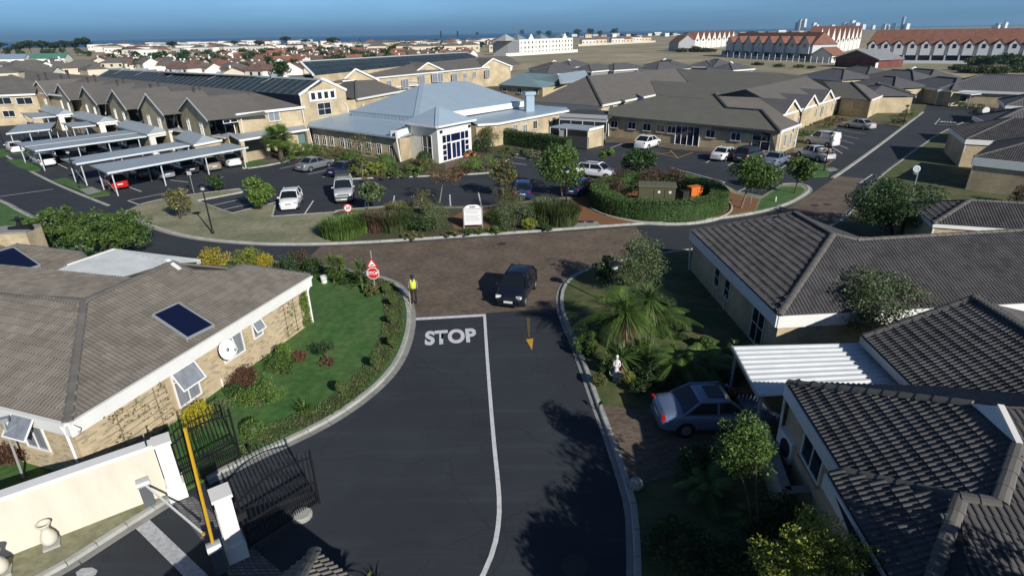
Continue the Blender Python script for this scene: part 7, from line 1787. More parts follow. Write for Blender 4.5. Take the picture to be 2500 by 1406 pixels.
# --- distant trees
def far_proto(kind):
    t = thing('far_tree', None, None)
    if kind == 'umbrella': cl = clumps(6, 6, 1.8, 34, 1.7, .3); cl[:, 2] += 10; P = crown_points(cl, 1.7, 40, .7); ls = 1.1; th = 9.5
    elif kind == 'round': cl = clumps(3.2, 3.2, 3, 24, 1.5, .3); cl[:, 2] += 4.2; P = crown_points(cl, 1.5, 40); ls = .8; th = 3.5
    elif kind == 'cone': cl = clumps(2, 2, 6, 26, 1, .3); cl[:, :2] *= (1 - (cl[:, 2:3] + 6) / 13); cl[:, 2] += 8; P = crown_points(cl, .9, 34); ls = .8; th = 8
    else: cl = clumps(7, 5, 1.6, 40, 1.5, .2); cl[:, 2] += 1.6; P = crown_points(cl, 1.5, 45, .8); ls = .8; th = 1
    V, F = leaf_quads(P, ls, .7, .4); leaf_obj('crown', V, F, LF['pine' if kind in ('umbrella', 'cone') else 'dark' if kind == 'round' else 'restio'], t)
    mb = MB(); mb.tube((0, 0, 0), (0, 0, th), .28, .18, 6)
    for k in range(6): mb.tube((0, 0, th * .65), tuple(cl[k] * .8 + np.array([0, 0, cl[k][2] * .1])), .14, .06, 5, cap=False)
    mb.build('trunk', BARK, t, local=True); return t
FP = {k: far_proto(k) for k in ('umbrella', 'round', 'cone', 'scrub')}; fused = set()
def far_tree(kind, px, py, hpx, label, group):
    t = FP[kind]
    if kind in fused: t = copy_tree(t)
    fused.add(kind); p = at(px, py); p.z = 0
    hh = {'umbrella': 12.5, 'round': 8.2, 'cone': 14.5, 'scrub': 4}[kind]; s = hpx * depth(p) / FPX / hh
    t.location = p; t.scale = (s * rt.uniform(.9, 1.2), s * rt.uniform(.9, 1.2), s); t.rotation_euler = (0, 0, rt.uniform(0, 6)); tag(t, label, 'tree', group)
for x, y, h in ((55, 142, 32), (80, 141, 38), (110, 141, 38), (140, 140, 32), (165, 139, 36), (190, 138, 34), (215, 138, 42), (5, 136, 30), (28, 140, 22)): far_tree('umbrella', x, y, h, 'umbrella pine in the grove at the left horizon', 'umbrella pines at the left horizon')
for x, y, h in ((425, 130, 26), (575, 122, 20), (635, 128, 26), (700, 118, 26), (748, 118, 20), (815, 122, 28), (1165, 84, 10), (1275, 82, 14), (1315, 84, 14), (1340, 86, 16), (1410, 84, 18), (1440, 84, 20), (1465, 84, 14), (1500, 84, 20), (1385, 84, 10), (1595, 86, 10), (1640, 84, 10)): far_tree('umbrella' if h > 15 and x < 900 else 'round', x, y + (4 if x > 900 else 0), h, 'dark tree standing above the houses near the sea', 'dark trees along the shore')
for x, y, h in ((1077, 98, 22), (1118, 96, 20), (850, 112, 14), (905, 110, 14), (880, 110, 16)): far_tree('cone', x, y, h, 'tall narrow tree above the shore houses', 'narrow trees along the shore')
for x, y, h in ((250, 152, 14), (300, 156, 12), (380, 146, 16), (395, 140, 14), (440, 160, 12), (520, 150, 14), (560, 170, 12), (600, 158, 12), (660, 165, 12), (730, 150, 12), (790, 148, 10), (985, 140, 14), (1035, 128, 16), (1143, 128, 16), (1110, 124, 14), (900, 150, 10), (680, 178, 12), (845, 150, 10), (420, 152, 12), (480, 140, 12), (330, 148, 12), (150, 176, 12), (90, 178, 10)): far_tree('round', x, y, h, 'small green tree between the cottages', 'trees between the cottages')
for x, y, h in ((2390, 160, 22), (2420, 162, 30), (2450, 160, 34), (2480, 158, 24), (2360, 178, 16), (2400, 180, 20), (2440, 180, 18), (2480, 178, 18), (2340, 172, 14), (1700, 128, 14), (1730, 128, 10), (1665, 128, 10), (1850, 160, 8), (1900, 164, 8), (1950, 166, 8), (1980, 168, 7), (2500, 175, 22), (2060, 120, 12)): far_tree('scrub' if h < 25 else 'round', x, y, h, 'dark scrub bush at the townhouses', 'scrub around the townhouses')

for reg, y0, y1, st, lab, grp, kinds in (([(240, 150), (620, 132), (1000, 124), (1160, 124), (1060, 152), (760, 178), (735, 196), (560, 190), (240, 162)], 200, 560, 26, 'small green tree between the cottages', 'trees between the cottages', ['round']), ([(0, 134), (640, 120), (1240, 98), (1240, 118), (700, 128), (0, 152)], 330, 1000, 44, 'dark tree standing above the houses near the sea', 'dark trees along the shore', ['round', 'round']), ([(1400, 84), (2500, 66), (2500, 72), (1640, 92)], 600, 2000, 110, 'tree on the far plain', 'trees on the far plain', ['round', 'scrub'])):
    y = y0
    while y < y1:
        x = -900 + rt.uniform(0, st)
        while x < 900:
            p = Vector((x, y, 0)); X, Y = pix(p)
            if inside(X, Y, reg): far_tree(rt.choice(kinds), X, Y, rt.uniform(4.5, 8) * FPX / depth(p), lab, grp)
            x += st * rt.uniform(.6, 1.4)
        y += st * rt.uniform(.6, 1.2)
# ================================================================== vehicles
TYRE = mat('tyre', (.012, .012, .013), .85); RIM = mat('wheel_rim', (.42, .43, .45), .3, metal=.7); CGLASS = mat('car_glass', (.010, .013, .016), .04, spec=.7); LAMP = mat('headlamp', (.62, .64, .66), .12, spec=.7); TAIL = mat('tail_lamp', (.38, .012, .012), .2); PLATE = mat('number_plate', (.68, .68, .62), .5); TRIM = mat('black_trim', (.015, .015, .016), .6)
def paint(name, c, metal=.0): return mat('paint_' + name, c, .28, metal=metal, coat=.6, spec=.5)
#            L     W     H    hood  belt deck   xw    xrf   xrr   xrb   wheel base r
CARS = {
 'sedan': (4.45, 1.72, 1.43, .86, .93, .97, .98, .30, -.82, -1.48, 2.62, .31),
 'hatch': (3.75, 1.66, 1.50, .92, .98, .98, 1.02, .30, -1.22, -1.72, 2.42, .29),
 'wagon': (4.45, 1.72, 1.50, .88, .95, .97, 1.02, .34, -1.70, -2.06, 2.62, .31),
 'suv': (4.5, 1.82, 1.68, 1.02, 1.06, 1.06, 1.05, .45, -1.55, -2.06, 2.65, .36),
 'coupe_suv': (4.4, 1.84, 1.66, 1.00, 1.06, 1.12, 1.10, .30, -1.0, -1.95, 2.65, .36),
 'offroad': (4.4, 1.78, 1.90, 1.12, 1.16, 1.16, .80, .42, -2.0, -2.12, 2.60, .38),
 'van': (4.1, 1.72, 1.85, 1.02, 1.12, 1.12, 1.15, .55, -1.9, -1.98, 2.65, .31),
 'pickup': (4.9, 1.75, 1.60, .95, 1.02, .98, 1.1, .55, -.45, -.65, 2.95, .34)}
def car(kind, c_px, f_px, pm, label, z=.014, roofm=None, rack=False, name=None, sunroof=False, glass=None):
    L, W, H, hood, belt, deck, xw, xrf, xrr, xrb, wb_, wr = CARS[kind]
    c = at(c_px[0], c_px[1], z); f = at(f_px[0], f_px[1], z); rz = math.atan2(f.y - c.y, f.x - c.x)
    t = thing(name or {'hatch': 'hatchback', 'sedan': 'saloon_car', 'wagon': 'estate_car', 'offroad': 'off_road_car', 'van': 'panel_van', 'pickup': 'pickup_truck'}.get(kind, 'car'), label, 'car', c, rz)
    hw = W / 2; gl = glass or CGLASS
    def b(mb, nm, m, p=t, smooth=False): return mb.build(nm, m, p, local=True, smooth=smooth)
    # lower body: loft of rounded sections
    xs = [(-L / 2, .74, .36, deck - .22), (-L / 2 + .04, .84, .26, deck - .10), (-L / 2 + .18, .92, .20, deck - .02), (xrb, .985, .19, deck), (-wb_ / 2, 1, .19, deck), (-.4, 1, .19, belt), (xw - .1, .99, .19, belt), (xw, .985, .19, belt - .01), (wb_ / 2, .97, .19, (belt * .45 + hood * .55)), (L / 2 - .45, .94, .2, hood - .02), (L / 2 - .16, .88, .22, hood - .13), (L / 2 - .04, .80, .28, hood - .26), (L / 2, .70, .38, hood - .36)]
    if kind == 'pickup': xs = [(x, w_, a, (deck if x < xrb else zt)) for x, w_, a, zt in xs]
    xs.sort()
    V = []; n = 15
    for x, wf, z0, zt in xs:
        w = hw * wf; half = [(w * .80, z0), (w * .96, z0 + .07), (w, z0 + .3 * (zt - z0)), (w * .99, z0 + .62 * (zt - z0)), (w * .945, zt - .055), (w * .86, zt - .008), (w * .45, zt + .018)]
        sec = half + [(0, zt + .024)] + [(-y, zz) for y, zz in half[::-1]]
        V += [(x, y, zz) for y, zz in sec]
    F = []
    for k in range(len(xs) - 1):
        for i in range(n - 1): F.append((k * n + i, (k + 1) * n + i, (k + 1) * n + i + 1, k * n + i + 1))
        F.append((k * n + n - 1, (k + 1) * n + n - 1, (k + 1) * n, k * n))
    F += [tuple(range(n)), tuple((len(xs) - 1) * n + i for i in range(n - 1, -1, -1))]
    mb = MB(); mb.add(V, F); body = b(mb, 'body', pm, smooth=True)
    # glasshouse
    by, ty = hw * .93, hw * .74
    zb, zt = belt - .02, H - .05
    base = [(xw, by), (xrb, by * .97)]; roof = [(xrf, ty), (xrr, ty * .98)]
    def slabq(nm, pts, m, th=.012, par=t):
        mb = MB(); ctr = sum((Vector(p) for p in pts), Vector()) / len(pts); nn = (Vector(pts[1]) - Vector(pts[0])).cross(Vector(pts[2]) - Vector(pts[0])).normalized()
        P = [Vector(p) for p in pts]; Q_ = [p - nn * th for p in P]; k = len(P); mb.add(P + Q_, [tuple(range(k)), tuple(range(2 * k - 1, k - 1, -1))] + [(i, k + i, k + (i + 1) % k, (i + 1) % k) for i in range(k)]); return b(mb, nm, m, par)
    core = MB(); q = [(base[0][0] - .03, by * .97, zb), (base[1][0] + .03, by * .95, zb), (base[1][0] + .03, -by * .95, zb), (base[0][0] - .03, -by * .97, zb), (roof[0][0] - .02, ty * .97, zt), (roof[1][0] + .02, ty * .95, zt), (roof[1][0] + .02, -ty * .95, zt), (roof[0][0] - .02, -ty * .97, zt)]
    core.add(q, [(0, 1, 5, 4), (1, 2, 6, 5), (2, 3, 7, 6), (3, 0, 4, 7), (4, 5, 6, 7)]); b(core, 'cabin', TRIM)
    slabq('windscreen', [(xw, by * .95, zb), (xw, -by * .95, zb), (xrf, -ty * .95, zt), (xrf, ty * .95, zt)][::-1], gl)
    slabq('rear_window', [(xrb, by * .90, zb + .02), (xrr, ty * .92, zt), (xrr, -ty * .92, zt), (xrb, -by * .90, zb + .02)], gl if kind not in ('van',) else pm)
    for s in (-1, 1):
        sp = lambda x, f_: (x, s * (by * 1.0 * (1 - f_) + ty * 1.0 * f_) * 1.004, zb + (zt - zb) * f_)
        xm = (xrf + xrr) / 2 + .1
        x0 = lambda f_: xw + (xrf - xw) * f_
        x1 = lambda f_: xrb + (xrr - xrb) * f_
        if kind == 'van': xm = xrf - .75
        w1 = [sp(x0(.1) - .12, .1), sp(x0(.86) - .10, .86), sp(xm + .04, .86), sp(xm + .04, .1)]; slabq('side_window', w1 if s < 0 else w1[::-1], gl)
        if kind != 'pickup':
            w2 = [sp(xm - .04, .1), sp(xm - .04, .86), sp(x1(.86) + .16, .86), sp(x1(.1) + .22, .1)]; slabq('side_window' if kind != 'van' else 'side_panel', w2 if s < 0 else w2[::-1], gl if kind != 'van' else pm)
        pil = MB()
        for (xa, xb) in ((xw, xrf), (xm, xm), (xrb, xrr)): pil.beam((xa, s * by, zb), (xb, s * ty, zt), .07 if kind != 'van' else .09, .07)
        pil.beam((xw, s * by * 1.0, zb + .02), (xrb, s * by * .98, zb + .02), .05, .06); pil.beam((xrf, s * ty, zt), (xrr, s * ty * .98, zt), .07, .07)
        b(pil, 'pillars', pm, body)
        mb = MB(); mb.box((xw - .18, s * (hw + .07), belt + .06), (.12, .16, .11)); b(mb, 'mirror', pm)
        for xx in (wb_ / 2, -wb_ / 2):
            mb = MB(); mb.tube((xx, s * (hw - .20), wr), (xx, s * (hw + .006), wr), wr * 1.13, n=18); b(mb, 'wheel_arch', TRIM, body)
            mb = MB(); mb.tube((xx, s * (hw - .19), wr), (xx, s * (hw + .015), wr), wr, n=18); wh = b(mb, 'wheel', TYRE)
            mb = MB(); mb.tube((xx, s * (hw + .0), wr), (xx, s * (hw + .022), wr), wr * .66, wr * .6, n=12); b(mb, 'rim', RIM, wh)
        yl = hw * .70
        mb = MB(); mb.box((L / 2 - .11, s * yl, hood - .20), (.16, hw * .36, .13), s * -.35); b(mb, 'headlight', LAMP)
        mb = MB(); mb.box((-L / 2 + .07, s * yl * 1.06, deck - .17), (.12, hw * .30, .17), s * .2); b(mb, 'tail_light', TAIL)
    # roof skin with a slight crown
    mb = MB(); nx_, ny_ = 5, 7; V = []
    for i in range(nx_):
        f_ = i / (nx_ - 1); x = xrf + .03 + (xrr - .03 - xrf - .03) * f_
        for j in range(ny_):
            g = j / (ny_ - 1) * 2 - 1; V.append((x, g * ty * 1.03, zt + .055 * (1 - g * g * .8) - .02 * (2 * f_ - 1) ** 2))
    mb.add(V, [(i * ny_ + j, i * ny_ + j + 1, (i + 1) * ny_ + j + 1, (i + 1) * ny_ + j) for i in range(nx_ - 1) for j in range(ny_ - 1)]); ro = b(mb, 'roof', roofm or pm, smooth=True); ro.modifiers.new('t', 'SOLIDIFY').thickness = .03
    if sunroof: slabq('sunroof', [(xrf - .12, ty * .62, zt + .062), (xrf - .12, -ty * .62, zt + .062), (xrf - .75, -ty * .62, zt + .068), (xrf - .75, ty * .62, zt + .068)][::-1], CGLASS)
    for nm, x, zz, m in (('number_plate', L / 2 + .005, .45, PLATE), ('number_plate', -L / 2 - .005, .62, PLATE), ('grille', L / 2 - .02, hood - .30, TRIM)):
        mb = MB(); mb.box((x, 0, zz), (.02, .5, .12)); b(mb, nm, m)
    mb = MB(); mb.box((L / 2 - .05, 0, .30), (.14, W * .74, .14)); b(mb, 'front_bumper', TRIM if kind in ('offroad', 'pickup') else pm); mb = MB(); mb.box((-L / 2 + .04, 0, .40), (.14, W * .76, .16)); b(mb, 'rear_bumper', TRIM if kind in ('offroad', 'pickup') else pm)
    if rack:
        for s in (-1, 1): mb = MB(); mb.beam((xrf - .1, s * ty * .8, zt + .1), (xrr + .2, s * ty * .8, zt + .1), .05, .05); b(mb, 'roof_rail', TRIM)
        for k in range(7 if kind == 'offroad' else 2): x = xrf - .15 + (xrr - xrf + .3) * k / (6 if kind == 'offroad' else 1.2); mb = MB(); mb.beam((x, -ty * .95, zt + .12), (x, ty * .95, zt + .12), .06, .04); b(mb, 'roof_bar', STEEL if kind == 'offroad' else TRIM)
    return t
WH = paint('white', (.72, .73, .74)); SI = paint('silver', (.36, .38, .41), .35); BK = paint('black', (.007, .009, .018)); NV = paint('navy', (.010, .016, .055)); RD = paint('red', (.48, .012, .014)); BE = paint('beige', (.30, .29, .25), .3); DG = paint('dark_grey', (.035, .04, .045)); LB = paint('light_blue', (.20, .26, .34), .3); MB_ = paint('slate_blue', (.19, .24, .36), .3); BL = paint('blue', (.012, .03, .12)); SG = paint('grey', (.22, .24, .27), .35)
car('hatch', (1262, 722), (1243, 752), BK, 'black hatchback driving towards the stop line on the brick crossing')
car('sedan', (1738, 1030), (1840, 1026), MB_, 'slate blue saloon with sunroof parked in the shady driveway', sunroof=True, z=.115)
car('hatch', (713, 503), (698, 532), WH, 'white hatchback parked nose out beside the dry verge')
car('offroad', (842, 484), (840, 512), paint('pale_silver', (.50, .52, .54), .2), 'white off-road car with roof rack beside the speed sign', rack=True); o_ = [o for o in COL.objects if o.name.startswith('off_road_car')][0]; mb = MB(); mb.box((-1.1, 0, 2.12), (1.5, 1.25, .2)); mb.build('roof_tent', mat('tent_green', (.035, .05, .045), .8), o_, local=True); mb = MB(); mb.box((2.22, 0, .62), (.08, 1.5, .1)); mb.box((2.24, 0, .85), (.06, 1.1, .06)); mb.build('bull_bar', TRIM, o_, local=True)
car('sedan', (770, 413), (815, 402), SG, 'silver grey saloon parked before the community centre wing')
car('sedan', (846, 425), (890, 413), NV, 'dark navy saloon parked next to the silver grey saloon')
car('hatch', (283, 458), (262, 448), RD, 'red hatchback under the nearest carport')
car('hatch', (398, 433), (376, 424), SI, 'silver hatchback under the nearest carport right of the red one')
car('sedan', (511, 413), (488, 403), BE, 'beige saloon under the nearest carport')
car('sedan', (560, 403), (537, 394), WH, 'white saloon under the nearest carport at the canopy end')
car('wagon', (109, 403), (88, 394), WH, 'white estate under the wide carport at its open end')
car('sedan', (155, 390), (136, 380), DG, 'dark car next to the white estate under the wide carport')
car('hatch', (225, 381), (206, 372), paint('charcoal', (.02, .02, .024)), 'charcoal hatchback in the middle of the wide carport')
car('sedan', (276, 374), (258, 365), WH, 'white saloon under the wide carport third from its garage end')
car('hatch', (322, 366), (304, 358), WH, 'white hatchback under the wide carport nearest the garage')
car('hatch', (392, 352), (378, 346), DG, 'car inside the garage at the end of the wide carport')
car('hatch', (40, 372), (25, 364), WH, 'white hatchback half hidden at the far end of the wide carport')
car('hatch', (345, 432), (324, 423), DG, 'dark hatchback deep under the nearest carport')
car('sedan', (455, 420), (432, 411), DG, 'dark saloon under the nearest carport left of the beige saloon')
car('coupe_suv', (1580, 361), (1606, 353), WH, 'white sloping crossover parked left of the clinic door')
car('sedan', (1768, 388), (1796, 379), WH, 'white saloon parked right of the clinic door')
car('suv', (1826, 392), (1852, 384), DG, 'dark grey utility car between the white and the pale blue saloons')
car('sedan', (1893, 401), (1917, 391), LB, 'pale blue saloon parked near the clinic corner')
car('wagon', (1458, 432), (1510, 438), WH, 'white estate with roof bars behind the large green tree', rack=True)
car('hatch', (1277, 478), (1279, 462), BL, 'dark blue car behind the grey bush')
car('hatch', (1415, 472), (1435, 462), BL, 'dark blue car between the green tree and the ring hedge')
car('van', (2004, 355), (1966, 349), WH, 'white panel van in the striped bays')
car('sedan', (2096, 314), (2060, 309), paint('pale_silver', (0, 0, 0)), 'pale silver saloon at the far end of the striped bays')
pk_ = car('pickup', (1986, 389), (1954, 381), paint('pale_silver', (0, 0, 0)), 'pale pickup loaded with junk beside the lamp post')
for k in range(22):
    mb = MB(); x, y = rt.uniform(-2.2, -.8), rt.uniform(-.6, .6); s = rt.uniform(.18, .42); mb.lathe([(s * .6, 0), (s, s * .4), (s * .7, s * .9), (.02, s * 1.1)], (x, y, .95 + rt.uniform(0, .2)), 7)
    o = mb.build('junk_bag', [mat('junk_white', (.6, .6, .58), .8), mat('junk_brown', (.2, .13, .08), .8), mat('junk_blue', (.15, .35, .45), .6), mat('junk_dark', (.05, .05, .05), .8)][k % 4], pk_, local=True)
# ================================================================== gate, walls, signs, lamps, small things
# boundary wall of the gate
A, B = at(-140, 1420, .1), at(412, 1205, .1)
n = face_n(A, B); ux = (B - A).normalized(); HW = 1.95
wl = thing('boundary_wall', 'cream plastered boundary wall beside the boom gate', 'wall', (A + B) / 2)
mb = MB(); mb.beam(up((A), .1 + HW / 2) - n * .12, up(B, .1 + HW / 2) - n * .12, .24, HW); mb.build('wall_panel', CREAM, wl)
mb = MB(); mb.beam(up(A, HW + .15) - n * .14, up(B, HW + .15) - n * .14, .40, .12); mb.build('coping', WHITE, wl)
def pillar(label, px, w, h, rz, cap=True, zb=.0):
    p = at(px[0], px[1], zb); t = thing('gate_pillar', label, 'pillar', p, rz)
    mb = MB(); mb.box((0, 0, h / 2), (w, w * 1.15, h)); mb.box((0, 0, h + .05), (w + .1, w * 1.15 + .1, .1)); mb.box((0, 0, .3), (w + .12, w * 1.15 + .12, .6)); mb.build('shaft', WHITE_D, t, local=True); return t
rg = math.atan2(ux.y, ux.x)
p1g = pillar('white gate pillar at the end of the cream wall', (436, 1207), .42, 2.2, rg, zb=.05)
p2g = pillar('white gate pillar in the middle of the entrance with a grey plaque', (580, 1352), .44, 2.3, rg)
c2 = p2g.location
# plaque with circular emblem and lines
nl = -ux; pc = Vector(c2) + nl * .235 + Vector((0, 0, 1.35)); pw = Vector((-n.x, -n.y, 0))
pq = thing('plaque', 'grey engraved plaque on the middle gate pillar', 'plaque', pc)
mb = MB(); mb.box(pc, (.02, .32, .8), rg); mb.build('plate', mat('plaque_grey', (.50, .50, .50), .5), pq)
mb = MB()
for k in range(20):
    a0, a1 = 2 * math.pi * k / 20, 2 * math.pi * (k + 1) / 20; mb.quad(*[pc + nl * .012 + pw * (r * math.cos(a)) + Vector((0, 0, .25 + r * math.sin(a))) for r, a in ((.09, a0), (.12, a0), (.12, a1), (.09, a1))])
for k in range(6): mb.quad(*[pc + nl * .012 + pw * sx * .15 + Vector((0, 0, .02 - k * .07 + dz)) for sx, dz in ((-1, 0), (1, 0), (1, .025), (-1, .025))])
mb.build('engraving', mat('plaque_dark', (.12, .12, .12), .6), pq, kind='stuff')
def gate_leaf(label, hinge, rz, L, h=1.9):
    t = thing('gate_leaf', label, 'gate', hinge, rz)
    arch = lambda f: h + .28 * math.sin(math.pi * min(1, f)) * .9 + .1 * f
    nb = int(L / .135)
    for i in range(nb + 1):
        x = L * i / nb; hh = arch(x / L) + (.12 if i % 2 == 0 else .0); mb = MB(); mb.box((x, 0, hh / 2 + .08), (.028, .028, hh)); mb.lathe([(.03, 0), (.005, .09)], (x, 0, hh + .08), 5); mb.build('bar', BLACK, t, local=True)
        if i < nb:
            x2 = x + L / nb / 2; mb = MB(); mb.box((x2, 0, .5), (.022, .022, .8)); mb.lathe([(.025, 0), (.004, .08)], (x2, 0, .9), 5); mb.build('short_bar', BLACK, t, local=True)
    for z in (.12, .62, .95): mb = MB(); mb.beam((0, 0, z), (L, 0, z), .04, .05); mb.build('rail', BLACK, t, local=True)
    mb = MB(); pts = [(L * k / 10, 0, arch(k / 10) - .1) for k in range(11)]
    for a, b in zip(pts, pts[1:]): mb.beam(a, b, .04, .05)
    mb.build('arched_rail', BLACK, t, local=True)
    for x in (0, L): mb = MB(); mb.box((x, 0, arch(x / L) / 2 + .1), (.06, .06, arch(x / L) + .15)); mb.build('stile', BLACK, t, local=True)
    mb = MB(); mb.box((-.05, -.06, 1.35), (.35, .12, .22)); mb.build('gate_motor', TRIM, t, local=True); return t
h1 = at(442, 1200, .03); e1_ = at(545, 1143, .03)
gate_leaf('black iron gate leaf swung open against the garden', h1, math.atan2(e1_.y - h1.y, e1_.x - h1.x), 2.1)
h2 = Vector(c2) + ux * .35; e2_ = at(745, 1250, .03)
gate_leaf('black iron gate leaf swung open on the entrance side', h2, math.atan2(e2_.y - h2.y, e2_.x - h2.x), 2.35)
st = at(738, 1260, 0.004); mb = MB(); mb.lathe([(.32, 0), (.32, .1), (.27, .14), (.02, .15)], st, 14); o = mb.build('gate_stop', CONC); tag(o, 'round concrete gate stop at the tip of the open gate', 'bollard')
# security rods on top of the wall end
mb = MB()
fe = thing('electric_fence', 'small insulators of the electric fence at the wall end', 'fence', up(B, HW))
for k in range(5): p = up(B - ux * (.15 + .0 * k), HW + .2) - n * .14 + ux * .0; mb = MB(); mb.tube(p + Vector((0, 0, k * .07)), p + Vector((0, 0, k * .07)) + n * .14, .025, n=6); mb.build('insulator', TRIM, fe)
mb = MB(); mb.tube(up(B - ux * .15, HW + .1) - n * .14, up(B - ux * .15, HW + .62) - n * .14, .02); mb.build('rod', STEEL, fe)
# boom barriers
def boom(label, px, tip, m_arm, zt, hz, rz0, col):
    p = at(px[0], px[1], .05); t = thing('boom_barrier', label, 'barrier', p)
    mb = MB(); mb.box(p + Vector((0, 0, .45)), (.3, .3, .9), rz0); mb.build('cabinet', mat('barrier_grey', (.10, .11, .12), .5), t)
    V = MB(); nseg = 10
    ca, sa = math.cos(rz0), math.sin(rz0)
    for k in range(nseg):
        a0, a1 = math.pi * k / nseg, math.pi * (k + 1) / nseg
        q = [Vector((.19 * math.cos(a), y, .9 + .19 * math.sin(a))) for a, y in ((a0, -.18), (a1, -.18), (a1, .18), (a0, .18))]; V.quad(*[p + Vector((v.x * ca - v.y * sa, v.x * sa + v.y * ca, v.z)) for v in q])
    for y in (-.18, .18): V.poly([p + Vector((.19 * math.cos(math.pi * k / nseg) * ca - y * sa, .19 * math.cos(math.pi * k / nseg) * sa + y * ca, .9 + .19 * math.sin(math.pi * k / nseg))) for k in range(nseg + 1)])
    V.build('hood', mat('barrier_hood', (.42, .44, .46), .4, metal=.3), t)
    a = p + Vector((0, 0, .93)); q = tip
    d = (q - a).normalized(); mb = MB(); mb.beam(a + d * .15, q, .045, .065); mb.build('arm', m_arm, t)
    mb = MB(); mb.box(q, (.06, .06, .09)); mb.build('end_cap', PAINT_Y, t); return t
boom('boom barrier beside the cream wall with a white arm lowered across the lane', (368, 1232), at(497, 1303, .95), WHITE, 1, 1, rg + 1.57, False)
bp = at(540, 1392, .05); boom('boom barrier in the middle with a yellow arm raised upright', (540, 1392), on_plane(452, 1048, bp, Vector((0, 1, 0))), mat('arm_yellow', (.62, .36, .02), .5), 1, 1, rg + 1.57, True)
# vases on plinths
def vase(label, px):
    p = at(px[0], px[1], .1); t = thing('garden_urn', label, 'urn', p); mb = MB(); mb.box(p + Vector((0, 0, .04)), (.42, .42, .1), rg); mb.build('plinth', CONC, t)
    mb = MB(); mb.lathe([(.12, .09), (.20, .2), (.215, .32), (.18, .46), (.11, .60), (.10, .66), (.14, .76), (.19, .84), (.19, .87), (.15, .86), (.10, .76), (.02, .7)], p, 20); mb.build('vessel', CREAM, t, smooth=True)
vase('white hourglass shaped urn on the verge below the cream wall', (128, 1330)); vase('white urn cut by the left edge below the cream wall', (8, 1400))
# gatehouse roof at the bottom edge
gh = thing('gatehouse', 'small pyramid tiled gatehouse roof at the bottom edge', 'building', (-5.2, 7.2, 0)); gz_ = 2.9
gc = at(768, 1344, 2.75); g1 = (at(690, 1406, 2.75) - gc); g2 = (at(848, 1406, 2.75) - gc); g1.z = g2.z = 0; g1.normalize(); g2 = Vector((-g1.y, g1.x, 0)) if Vector((-g1.y, g1.x, 0)).dot(g2) > 0 else Vector((g1.y, -g1.x, 0))
gz_ = 2.75; cs = [gc, gc + g1 * 3.4, gc + (g1 + g2) * 3.4, gc + g2 * 3.4]; pk = gc + (g1 + g2) * 1.7 + Vector((0, 0, 1.25))
fs = []
for i in range(4): a, b = cs[i], cs[(i + 1) % 4]; fs.append((Plane(a, b, through=pk), [a, b, pk]))
rfg = deck(gh, fs, TILE_BR); lay_tiles(rfg, fs, TILE_BR, 120)
for c_ in cs: caps(rfg, c_, pk)
walls(gh, ccw([((c_ - (c_ - pk) * .15).x, (c_ - (c_ - pk) * .15).y) for c_ in cs]), 0, gz_ - .1, WHITE_D)
for i in range(4): strip_board(gh, cs[i] - Vector((0, 0, .1)), cs[(i + 1) % 4] - Vector((0, 0, .1)), .2, .06)
# lamp posts
def lamp(label, px, top_px, kind='disc', z=.1):
    p = at(px[0], px[1], z); h = max(2.5, above(top_px[0], top_px[1], p).z - p.z); t = thing('lamp_post', label, 'lamp', p)
    mb = MB(); mb.tube((0, 0, 0), (0, 0, h * .5), .065, .055); mb.tube((0, 0, h * .5), (0, 0, h - .35), .055, .045); mb.lathe([(.11, 0), (.11, .15), (.07, .35)], (0, 0, 0), 10); mb.build('post', BLACK, t, local=True)
    mb = MB(); mb.lathe([(.05, h - .4), (.17, h - .28), (.17, h - .05)], (0, 0, 0), 10); mb.build('lantern', mat('lantern_glass', (.5, .52, .5), .3), t, local=True)
    mb = MB(); mb.lathe([(.36, h - .07), (.34, h - .02), (.10, h + .10), (.02, h + .12)], (0, 0, 0), 14); mb.build('hood', BLACK, t, local=True); return t
for lab, b_, tp in (('black lamp post on the dry verge casting a long shadow', (520, 570), (504, 452)), ('black lamp post at the end of the middle carport', (193, 458), (168, 366)), ('black lamp post before the tall reeds and the green tree', (1382, 512), (1380, 412)), ('black lamp post beside the loaded pickup', (2012, 417), (2024, 325)), ('black lamp post at the far left edge behind the small carport', (16, 370), (-5, 305)), ('black lamp post on the lawn at the street bend', (2205, 305), (2212, 258)), ('low lamp with wide hood under the grey green bush', (1495, 745), (1485, 687))): lamp(lab, b_, tp)
# floodlight mast at the left edge
p = at(57, 1165, .1); fl = thing('floodlight_mast', 'thin grey mast with floodlight behind the cream wall', 'lamp', p); tp = above(5, 1025, p); mb = MB(); mb.tube(p, tp, .04, .035); mb.build('mast', ALU, fl); mb = MB(); mb.box(tp, (.35, .2, .14), .5); mb.build('floodlight', STEEL, fl)
shrub('dark flowering bush behind the cream wall at the left edge', (35, 1130), 120, .9, 'russet', n=24, per=200, ls=.07)
# road signs
def disc_sign(t, c, n, r, z_m, rim_m, sides=28, inner=.8, rot=0):
    n = Vector(n).normalized(); u = Vector((0, 0, 1)).cross(n).normalized(); w = n.cross(u)
    def ring(rr, off_): return [c + n * off_ + u * (rr * math.cos(2 * math.pi * i / sides + rot)) + w * (rr * math.sin(2 * math.pi * i / sides + rot)) for i in range(sides)]
    mb = MB(); a, b_ = ring(r, 0), ring(r, -.02); k = sides; mb.add(a + b_, [tuple(range(k)), tuple(range(2 * k - 1, k - 1, -1))] + [(i, k + i, k + (i + 1) % k, (i + 1) % k) for i in range(k)]); pl = mb.build('sign_plate', rim_m, t)
    mb = MB(); mb.poly(ring(r * inner, .006)); mb.build('sign_face', z_m, pl); return u, w, pl
SRED = mat('sign_red', (.55, .02, .025), .4); SWH = mat('sign_white', (.75, .75, .75), .4); SBK = mat('sign_black', (.02, .02, .02), .5)
